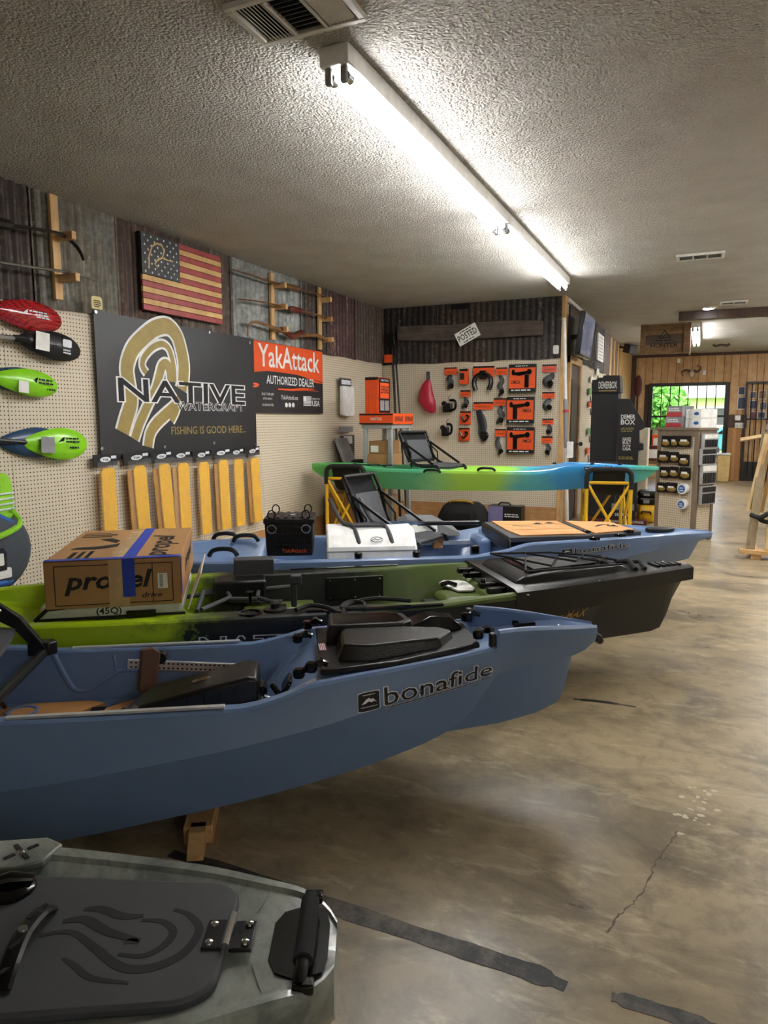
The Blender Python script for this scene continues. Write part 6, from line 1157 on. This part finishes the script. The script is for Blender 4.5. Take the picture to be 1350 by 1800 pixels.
part('lettering', m, 'banner_white', pn, smooth=0); m = MB(FB(0, 0, 0, YP - .0006)); dtext(m, '#RUGGED', 808, 685, 946, 708); part('gold_lettering', m, 'banner_gold', pn, smooth=0); m = MB(FB(0, 0, 0, YP - .0006)); m.bars(dz(808, 732)[0], dz(944, 714)[0], dz(808, 732)[1], dz(944, 714)[1], 1).bars(dz(780, 1030)[0], dz(945, 995)[0], dz(780, 1030)[1], dz(945, 995)[1], 2); part('gold_print', m, 'banner_gold', pn, smooth=0)
bs = part('base', MB().prism([(D(1028, 905)[0], YD - .12), (D(1138, 905)[0], YD - .12), (D(1138, 905)[0], YD + .03), (D(1112, 905)[0], YD + .03), (D(1112, 905)[0], YD + .4), (D(1028, 905)[0], YD + .4)], 0, .06), 'maroon', t, bevel=.003); part('lettering', MB(FB((D(1070, 908)[0] + D(1133, 908)[0]) / 2, .035, 0, YD - .1206)).text('THE RUGGED PORTABLE SPEAKER', (0, 0), D(1133, 908)[0] - D(1070, 908)[0], .03, off=.01), 'banner_white', bs, smooth=0)
a = D(1076, 880, YD - .05); b_ = D(1115, 904, YD - .05); t = thing('speaker_box', 'small black carton on the dark red display base', 'box', ((a[0] + b_[0]) / 2, YD + .02, .062)); part('carton', MB().bx(a[0], b_[0], YD - .1, YD + .12, .062, .062 + .2), 'display_black', t, bevel=.003); part('grey_band', MB().bx(a[0] + .002, b_[0] - .002, YD - .1012, YD - .1002, .18, .258), 'grey', t, smooth=0); part('lettering', MB(FB((a[0] + b_[0]) / 2, .12, 0, YD - .1012)).text('DEMERBOX', (0, 0), (b_[0] - a[0]) * .65, .035, off=.02), 'banner_white', t, smooth=0)
plain('case_yellow', 'd9a514', .45); a = D(1116, 905, YD + .15); b_ = D(1152, 880, YD + .15); cx = (a[0] + b_[0]) / 2; rw = (b_[0] - a[0]) / 2
t = thing('yellow_case', 'yellow rounded hard case on the floor beside the black display', 'case', (cx + .02, YD + .25, 0)); part('shell', MB().loft([[(cx + .02 + x * s, YD + .25 + y * s * 1.3, z) for x, y in rrect(-rw, rw, -.12, .12, .06)] for s, z in ((.8, 0), (1, .03), (1, .12), (.98, .20), (.8, .23))]), 'case_yellow', t, smooth=60); part('handle', MB().tube([(cx - .04, YD + .09, .12), (cx - .03, YD + .07, .15), (cx + .07, YD + .07, .15), (cx + .08, YD + .09, .12)], .01, 6), 'black_plastic', t)
for i, (z0, z1, lb) in enumerate(((.235, .33, 'black hard case on top of the yellow one'), (.332, .41, 'thin black case, topmost of the stack by the display'))):
    t = thing('hard_case', lb, 'case', (cx + .02, YD + .25, z0), group='cases stacked by the display'); part('shell', MB().loft([[(cx + .02 + x * s, YD + .25 + y * s, z) for x, y in rrect(-rw, rw, -.13, .13, .04)] for s, z in ((.92, z0), (1, z0 + .015), (1, z1 - .015), (.92, z1))]), 'black_plastic', t, smooth=60); part('latch', MB().bx(cx - .02, cx + .05, YD + .105, YD + .12, z0 + .02, z1 - .03), 'steel_grey', t)
a = D(1124, 752, YD + .6); b_ = D(1138, 812, YD + .6)
solo('white_pedestal', MB().bx(a[0], b_[0], YD + .55, YD + .85, 0, a[1]), 'cream', 'slim cream pedestal behind the black display', 'pedestal', bevel=.01)
t = thing('side_table', 'low table with goods between the display and the kiosk', 'table', (-.55, 10.7, 0)); part('top', MB().bx(-.85, -.2, 10.55, 11.1, .70, .74), 'crate_wood', t)
for x in (-.82, -.23):
    for y in (10.58, 11.07): part('leg', MB().bx(x - .025, x + .025, y - .025, y + .025, 0, .70), 'crate_wood', t)
for i, (x0, z1, mt, lb) in enumerate(((1138, 783, 'maroon', 'dark brown goods box on the low table'), (1146, 764, 'orange', 'orange goods box on the low table'), (1132, 755, 'pack_black', 'black upright goods box on the low table'))):
    p = PY(x0, z1, 10.7); w = (.2, .12, .1)[i]; t = thing('goods_box', lb, 'box', (p.x + w / 2, 10.75, .74), group='goods on the low table'); y0 = 10.6 + .14 * i; part('carton', MB().bx(p.x, p.x + w, y0, y0 + .13, .74, p.z), mt, t, bevel=.003); part('label', MB().bx(p.x + .02, p.x + w - .03, y0 - .0012, y0 - .0002, .78, p.z - .05), 'paper', t, smooth=0)

# ------------------------------------------------------------------ pegboard kiosk
KC = PY(1226, 800, 8.25); KC.z = 0; KR = -33.; kw, kd, kh = .50, .34, PY(1226, 752, 8.25).z
KT = thing('display_kiosk', 'four-sided pegboard kiosk on the aisle', 'kiosk', KC, KR); MK = PM[KT]      # origin: its near corner; local x < 0 along the front face, y > 0 along the side
plain('kiosk_grey', '7d6d5c', .6)
def kp(n, m, mt, p=None, **kw_): return part(n, m, mt, p or KT, world=False, **kw_)
kp('core', MB().bx(-kw + .01, -.01, .012, kd - .01, .02, kh - .03), 'pegboard_local')
for x in (-kw, -.045):
    for y in (0, kd - .045): kp('corner_post', MB().bx(x, x + .045, y, y + .045, 0, kh - .03), 'kiosk_grey', bevel=.003)
kp('top_board', MB().bx(-kw - .01, .012, -.012, kd + .01, kh - .03, kh), 'kiosk_grey', bevel=.004); kp('base_board', MB().bx(-kw + .045, -.045, .001, .02, 0, .1), 'kiosk_grey')
kp('top_band', MB().bx(-kw + .045, -.045, .0, .012, kh - .10, kh - .03), 'kiosk_grey'); kp('top_band', MB().bx(-.012, .0, .045, kd - .045, kh - .10, kh - .03), 'kiosk_grey')
def face(px, py, o, n_):     # meet of a sight line with a vertical plane of the kiosk, in its own coordinates
    inv = MK.inverted(); o2 = inv @ CAM; d2 = inv.to_3x3() @ ray(px, py); k = (o - o2[n_]) / d2[n_]; return o2 + d2 * k
plain('pack_gold', '8c7434', .35); plain('pack_silver', 'a7a8aa', .3)
rows = [[(160, 455, 262, 600), (272, 455, 352, 600), (358, 455, 510, 600)], [(112, 640, 250, 790), (260, 650, 366, 790), (368, 680, 492, 830)], [(140, 830, 246, 975), (253, 830, 362, 975), (376, 840, 506, 1000)], [(105, 1020, 208, 1150), (212, 1020, 345, 1160)]]
rn = ('top', 'second', 'third', 'bottom'); cn = ('left', 'middle', 'right')
for r_, row in enumerate(rows):
    for c_, (x0, y0, x1, y1) in enumerate(row):
        a = face(1140 + x0 / 6.92, 700 + y0 / 6.92, -.03, 1); b_ = face(1140 + x1 / 6.92, 700 + y1 / 6.92, -.03, 1)
        t = thing('lure_pack', f'{cn[c_]} gold and black pack in the {rn[r_]} row on the kiosk front', 'package', MK @ Vector(((a.x + b_.x) / 2, -.03, b_.z)), KR, 'gold packs on the kiosk'); M_ = frame((0, 0, 0), (1, 0, 0), (0, 0, 1)); w, h = b_.x - a.x, a.z - b_.z
        part('card', MB(M_).prism(rrect(-w / 2, w / 2, 0, h, .012), -.005, 0), 'pack_black', t, world=False); part('lure', MB(M_).loft([[(x * s, y * s + h * .38, z) for x, y in ell(0, 0, w * .4, h * .26, 14)] for s, z in ((1, 0), (.9, .012), (.5, .022))]), 'pack_gold', t, world=False, smooth=60); part('price_label', MB(M_).bx(-w * .2, w * .3, h * .5, h * .68, .0225, .0235), 'paper', t, world=False, smooth=0); part('hook', MB(M_).tube([(0, h * .93, -.06), (0, h * .93, .03)], .003, 5), 'steel', t, world=False)
for i, (x, y, rr) in enumerate(((418, 1102, 58), (410, 1290, 55))):
    a = face(1140 + x / 6.92, 700 + y / 6.92, -.04, 1); e = face(1140 + (x + rr) / 6.92, 700 + y / 6.92, -.04, 1); r0 = e.x - a.x
    t = thing('tape_roll', ('blue-hubbed white line spool, upper of two on the kiosk', 'blue-hubbed white line spool, lower of two on the kiosk')[i], 'spool', MK @ Vector((a.x, -.03, a.z - r0)), KR, 'spools on the kiosk'); M_ = frame((0, 0, r0), (1, 0, 0), (0, 0, 1)); part('spool', MB(M_).lathe([(r0, -.03), (r0, .03), (r0 * .8, .034)], 22), 'white', t, world=False); part('label', MB(M_).lathe([(r0 * .72, .0342), (r0 * .72, .036)], 20), 'vest_blue', t, world=False); part('print', MB(M_).bars(-r0 * .4, r0 * .4, -r0 * .05, r0 * .35, 2, z=.0364).bx(-r0 * .4, r0 * .4, -r0 * .4, -r0 * .2, .0362, .0366), 'label_white', t, world=False, smooth=0)
for i, (x0, y0, x1, y1) in enumerate(((665, 435, 840, 605), (640, 615, 862, 800), (645, 815, 845, 1035), (635, 1075, 835, 1275))):
    a = face(1140 + x0 / 6.92, 700 + y0 / 6.92, .03, 0); b_ = face(1140 + x1 / 6.92, 700 + y1 / 6.92, .03, 0); w = min(.26, b_.y - a.y); h = a.z - b_.z
    t = thing('hook_pack', f'grey multi-pack of hooks, {nth[i]} from the top on the kiosk side', 'package', MK @ Vector((.03, a.y + w / 2, b_.z)), KR, 'hook packs on the kiosk side'); M_ = frame((0, 0, 0), (0, 1, 0), (0, 0, 1)); part('card', MB(M_).bx(-w / 2, w / 2, 0, h, -.02, .015), 'pack_silver', t, world=False, bevel=.003)
    for k in range(5): part('cell', MB(M_).bx(-w / 2 + .012 + k * w * .18, -w / 2 + .012 + k * w * .18 + w * .14, .015, h * .6, .0152, .024), 'dark_item', t, world=False, bevel=.002)
    part('header_card', MB(M_).bx(-w / 2 + .01, w / 2 - .01, h * .68, h * .95, .0152, .018), ('paper', 'pack_black')[i % 2], t, world=False); part('hook', MB(M_).tube([(0, h * .9, -.035), (0, h * .9, .03)], .003, 5), 'steel', t, world=False)
# boxes on the kiosk
def kbx(name, label, x0, x1, y0, y1, z0, z1, mat, band=None, grp='boxes on the kiosk top', word=None):
    t = thing(name, label, 'box', MK @ Vector(((x0 + x1) / 2, (y0 + y1) / 2, z0)), KR, grp); inv = (MK.inverted() @ PM[t]).inverted(); m = MB(inv); part('carton', m.bx(x0, x1, y0, y1, z0, z1), mat, t, world=False, bevel=.003)
    if band: part('band', MB(inv).bx(x0 + .002, x1 - .002, y0 - .0012, y0 - .0002, z0 + .003, z0 + (z1 - z0) * .42), band, t, world=False, smooth=0)
    if word: part('print', MB(inv @ frame(((x0 + x1) / 2, y0 - .0014, z0 + (z1 - z0) * .65), (1, 0, 0), (0, 0, 1))).bars(-(x1 - x0) * .35, (x1 - x0) * .35, -(z1 - z0) * .15, (z1 - z0) * .2, 2), 'label_white', t, world=False, smooth=0)
    return t
kbx('fan_box', 'grey and red box on the kiosk, lower of two', -.44, -.24, .04, .26, kh, kh + .115, 'grey', 'flag_red', word='-'); kbx('fan_box', 'grey and red box on the kiosk, upper of two', -.43, -.235, .04, .25, kh + .117, kh + .235, 'grey', 'flag_red', word='-')
for i in range(4):
    x0 = -.22 + (i % 2) * .05; z0 = kh + (i // 2) * .1
    solo('small_can', MB(MK).lathe([(.021, z0 + .0005), (.021, z0 + .098)], 14, tr(x0, .12, 0)), 'white', ('lower left', 'lower right', 'upper left', 'upper right')[i] + ' white can between the boxes on the kiosk', 'can', 'white cans on the kiosk')
WBX = [kbx('white_box', 'white box with a blue oval on the kiosk, lower of two', -.11, .0, .03, .32, kh, kh + .10, 'white'), kbx('white_box', 'white box with a blue oval on the kiosk, upper of two', -.11, .0, .03, .32, kh + .102, kh + .20, 'white')]
for o in WBX:
    inv = PM[o].inverted(); z0 = kh + (.05 if 'lower' in o['label'] else .15); part('oval_print', MB(inv @ MK @ frame((-.055, .0285, z0), (1, 0, 0), (0, 0, 1))).prism(ell(0, 0, .03, .018, 14), 0, .001), 'vest_blue', o, world=False, smooth=0)

# ------------------------------------------------------------------ far wall
t = thing('kayak_paddle', 'dark maroon paddle standing upright against the far corner', 'paddle', (PY(1123, 800, YF - .06).x, YF - .06, .4)); p0, p1 = PY(1120, 665, YF - .06), PY(1121, 692, YF - .06); px_ = PY(1123, 830, YF - .06)
MP = frame((p1.x - .0, YF - .05, (p0.z + p1.z) / 2), (1, 0, 0), (0, 0, 1)); part('blade', MB(MP).loft([[(x * s, y * s, z) for x, y in ell(0, 0, .085, .24, 20)] for s, z in ((.2, .015), (.8, .012), (1, 0), (.5, -.005))]), 'maroon', t, smooth=50); part('shaft', MB(MP).tube([(0, -.2, 0), (.02, -(p0.z + p1.z) / 2 + .02, 0)], .016, 8), 'black_plastic', t)
p = PY(1216, 655, YF - .08); t = thing('antlers', 'pale skull with small curved horns over the window', 'antler', (p.x, YF - .06, p.z - .08)); plain('bone', 'c9bfa8', .7); part('skull', MB().loft([[(p.x + x * s, YF - .05 - dz_, p.z + y * s - .02) for x, y in ell(0, 0, .055, .08, 12)] for s, dz_ in ((.8, 0), (1, .03), (.5, .08))]), 'bone', t, smooth=60)
for sg in (-1, 1): part('horn', MB().tube(smooth_path([(p.x + sg * .03, YF - .07, p.z + .04), (p.x + sg * .12, YF - .08, p.z + .02), (p.x + sg * .18, YF - .10, p.z + .10), (p.x + sg * .10, YF - .12, p.z + .15)] if sg > 0 else [(p.x - .03, YF - .07, p.z + .03), (p.x - .12, YF - .08, p.z + .06), (p.x - .2, YF - .1, p.z + .02), (p.x - .17, YF - .12, p.z - .08)], 5), [.028 - .0014 * k for k in range(16)], 8), 'driftwood', t)
for x, y, lb in ((1193, 634, 'small white wall box near the ceiling over the window'), (1238, 655, 'small white wall box right of the horns')): p = PY(x, y, YF); solo('wall_sensor', MB().bx(p.x - .035, p.x + .035, YF - .045, YF - .002, p.z - .05, p.z + .05), 'white', lb, 'sensor', bevel=.008)
a = PY(1284, 752, YF - .25); b_ = PY(1305, 842, YF - .25); t = thing('tall_carton', 'tall narrow brown carton standing beside the barred door', 'box', ((a.x + b_.x) / 2 - .04, YF - .16, 0)); part('carton', MB().bx(a.x - .04, b_.x - .08, YF - .3, YF - .06, 0, a.z), 'card_dark', t, bevel=.004); part('seam_tape', MB().bx((a.x + b_.x) / 2 - .09, (a.x + b_.x) / 2 - .03, YF - .3012, YF - .3002, .02, a.z - .02), 'cardboard', t, smooth=0)
a = PY(1274, 729, YF); b_ = PY(1312, 752, YF); solo('wall_shelf_board', MB().bx(a.x, b_.x, YF - .028, YF - .002, b_.z, a.z), 'walnut', 'brown wooden board on the far wall above the tall carton', 'board', bevel=.003)
a = PY(1292, 743, YF - .03); b_ = PY(1309, 753, YF - .03); t = thing('switch_plate', 'white switch plate on the brown board', 'switch', ((a.x + b_.x) / 2, YF - .03, b_.z)); part('plate', MB().bx(a.x, b_.x, YF - .036, YF - .029, b_.z, a.z), 'white', t, bevel=.002)
for k in range(3): part('toggle', MB().bx(a.x + .04 + k * .06, a.x + .055 + k * .06, YF - .045, YF - .036, b_.z + .04, b_.z + .08), 'steel_grey', t)
p = PY(1297, 735, YF - .03); solo('thermostat', MB().bx(p.x - .06, p.x + .05, YF - .06, YF - .029, p.z - .05, p.z + .06), 'white', 'small white box on the brown board above the switches', 'thermostat', bevel=.006)
plain('bin_tan', 'cdb277', .6); a = PY(1262, 800, YF - .5); b_ = PY(1280, 843, YF - .5)
t = thing('waste_bin', 'tan plastic bin with a pale lid under the window corner', 'bin', ((a.x + b_.x) / 2, YF - .5, 0)); part('body', MB().box(((a.x + b_.x) / 2, YF - .5, a.z / 2), (b_.x - a.x, .3, a.z), tx=1.12, ty=1.1), 'bin_tan', t, bevel=.02); part('lid', MB().box(((a.x + b_.x) / 2, YF - .5, a.z + .022), ((b_.x - a.x) * 1.18, .35, .04)), 'white_paint', t, bevel=.012)
# barred door and the photographs behind it
a = PY(1312, 669, YF - .08); x0, x1 = a.x, a.x + .98
t = thing('barred_gate', 'black iron barred gate at the far right', 'gate', ((x0 + x1) / 2, YF - .08, 0))
part('frame', MB().bx(x0, x0 + .04, YF - .1, YF - .06, .01, 2.1).bx(x1 - .04, x1, YF - .1, YF - .06, .01, 2.1).bx(x0 + .04, x1 - .04, YF - .1, YF - .06, 2.06, 2.1).bx(x0 + .04, x1 - .04, YF - .1, YF - .06, .01, .05), 'black_frame', t)
for k in range(8): part('bar', MB().tube([(x0 + .12 + k * .105, YF - .08, .05), (x0 + .12 + k * .105, YF - .08, 2.06)], .012, 6), 'black_frame', t)
for z in (.38, 1.30): part('rail', MB().bx(x0 + .04, x1 - .04, YF - .088, YF - .072, z, z + .03), 'black_frame', t)
part('kick_plate', MB().bx(x0 + .04, x1 - .04, YF - .078, YF - .070, .05, .38), 'black_plastic', t)
rr = random.Random(4); cols = [plain('snap_' + str(i), c, .4, var=.5, scale=20) and 'snap_' + str(i) for i, c in enumerate(('5a5f6e', '8a6a5a', '3d4a3a', 'b0a7a0', '6b3f4c', '2f3a55'))]
lbs = [f'{r} photograph, {c} in its row, pinned behind the barred gate' for r in ('top-row', 'middle-row', 'bottom-row') for c in ('first', 'second', 'third', 'fourth', 'fifth')]
for i in range(15):
    x = x0 + .10 + (i % 5) * .17 + rr.uniform(-.02, .02); z = 1.92 - (i // 5) * .22 + rr.uniform(-.03, .03); w, h = rr.uniform(.11, .15), rr.uniform(.14, .19)
    t = thing('photograph', lbs[i], 'photo', (x + w / 2, YF - .008, z - h), group='photographs behind the gate'); part('print', MB().bx(x, x + w, YF - .008, YF - .003, z - h, z), 'paper', t); part('picture', MB().bx(x + .008, x + w - .008, YF - .0092, YF - .0082, z - h + .01, z - .01), cols[i % 6], t, smooth=0)
for (xa, ya, xb, yb, lb) in ((1298, 680, 1309, 695, 'small dark poster left of the barred gate, upper'), (1297, 698, 1310, 720, 'larger dark poster left of the barred gate, lower')):
    a = PY(xa, ya, YF); b_ = PY(xb, yb, YF); t = thing('poster', lb, 'poster', ((a.x + b_.x) / 2, YF - .006, b_.z), group='posters by the gate'); part('sheet', MB().bx(a.x, b_.x, YF - .006, YF - .002, b_.z, a.z), 'paper', t); part('picture', MB().bx(a.x + .01, b_.x - .01, YF - .0072, YF - .0062, b_.z + .02, a.z - .01), 'snap_5', t, smooth=0)

# ------------------------------------------------------------------ wooden easel rack at the right edge
ER = thing('wood_rack', 'pale lumber stand with leaning slats at the right edge', 'rack', (.56, 7.75, 0)); ERX = tr(-.06, 0, 0); plain('strap_black', '18181a', .7)
part('base_plank', MB(ERX).bx(.44, 1.2, 7.42, 7.60, .05, .09), 'pine_x', ER, bevel=.004); part('base_foot', MB(ERX).bx(.54, .63, 7.44, 8.2, 0, .049), 'pine_y', ER, bevel=.004); part('base_foot', MB(ERX).bx(1.05, 1.14, 7.44, 8.2, 0, .049), 'pine_y', ER, bevel=.004)
def beam(m, a, b, w, d): a, b = Vector(a), Vector(b); z = (b - a).normalized(); x = Vector((1, 0, 0)); x = (x - z * x.dot(z)).normalized(); y = z.cross(x); m.loft([[tuple(q + x * i * w / 2 + y * j * d / 2) for i, j in ((-1, -1), (1, -1), (1, 1), (-1, 1))] for q in (a, b)]); return m
part('upright', beam(MB(ERX), (.535, 7.5, .09), (.62, 7.7, 1.2), .075, .04), 'lumber_grey', ER, bevel=.003); part('upright', beam(MB(ERX), (.70, 7.5, .09), (.70, 7.62, 1.05), .08, .04), 'lumber', ER, bevel=.003); part('upright', beam(MB(ERX), (1.05, 7.5, .09), (1.0, 7.7, 1.2), .08, .04), 'lumber', ER, bevel=.003)
part('top_rail', beam(MB(ERX), (.40, 7.69, 1.12), (1.1, 7.73, 1.26), .03, .05), 'lumber', ER)
for i, (xa, za, xb, zb) in enumerate(((.495, .44, .62, 1.18), (.53, .46, .64, 1.17), (.575, .45, .665, 1.15), (.62, .43, .70, 1.1))): part('slat', beam(MB(ERX), (xa, 7.58 + .012 * i, za), (xb, 7.64 + .012 * i, zb), .03, .009), ('lumber', 'pine')[i % 2], ER)
part('black_strap', MB(ERX).tube(smooth_path([(.52, 7.5, .42), (.6, 7.46, .40), (.66, 7.47, .44), (.60, 7.5, .38), (.68, 7.49, .36), (.72, 7.5, .43)], 4), .022, 8), 'strap_black', ER); part('grey_cover', MB(ERX).lathe([(.03, 0), (.07, .02), (.06, .07), (.02, .1)], 12, tr(.68, 7.7, 1.2)), 'grey', ER)
# worn tape lines on the floor
g = NG('worn_tape'); v = g.coord('World'); n1 = g.noise(v, 16, 8, .75); n2 = g.noise(v, 2.2, 4); g.set(g.mix(g.ramp(g.mix(.5, n1, n2), [(.47, 0.), (.60, 1.)]), hx('252423'), hx('6b6053')), .55); 
for pts, wd, lb in (([(300, 1500), (470, 1555), (640, 1612), (800, 1665), (930, 1708), (995, 1735)], .062, 'worn black tape line from under the front kayak across the floor'), ([(1075, 1752), (1130, 1768), (1200, 1790), (1290, 1815)], .045, 'ragged black tape scrap at the bottom right of the floor'), ([(1008, 1229), (1060, 1234), (1118, 1243)], .03, 'short dark tape mark by the front blue bow')):
    P = [PZ(x, y, 0) for x, y in pts]; rr = random.Random(2); q = smooth_path([(p.x, p.y, 0) for p in P], 8); n = len(q)
    solo('floor_tape', MB().ribbon([(p.x, p.y) for p in q], [wd * (1 if 2 < i < n - 5 else .55) * rr.uniform(.86, 1.06) for i in range(n)], .0006, t=.0006), 'worn_tape', lb, 'tape', smooth=0)
# crack and paint flecks in the concrete
plain('crack_dark', '6a5f4f', .8); plain('fleck', 'd9cfb8', .7)
cr_ = [(1192, 1462), (1180, 1478), (1165, 1500), (1150, 1520), (1142, 1545), (1128, 1570), (1108, 1592), (1085, 1612), (1068, 1640)]
P = smooth_path([(p.x, p.y, 0) for p in [PZ(x, y, 0) for x, y in cr_]], 6); rr = random.Random(9)
part('floor_crack', MB().ribbon([(p.x + rr.uniform(-.004, .004), p.y + rr.uniform(-.004, .004)) for p in P], [rr.uniform(.002, .007) for _ in P], .0004, t=.0003), 'crack_dark', floor, smooth=0)
m = MB()
for i in range(26):
    p = PZ(1225 + rr.gauss(0, 16), 1425 + rr.gauss(0, 26), 0); a_ = rr.uniform(.004, .013); m.prism([(p.x + a_ * rr.uniform(.6, 1.3) * math.cos(k * 1.05), p.y + a_ * rr.uniform(.5, 1.2) * math.sin(k * 1.05)) for k in range(6)], .0003, .0007)
o = part('paint_flecks', m, 'fleck', floor, smooth=0); o['kind'] = 'stuff'
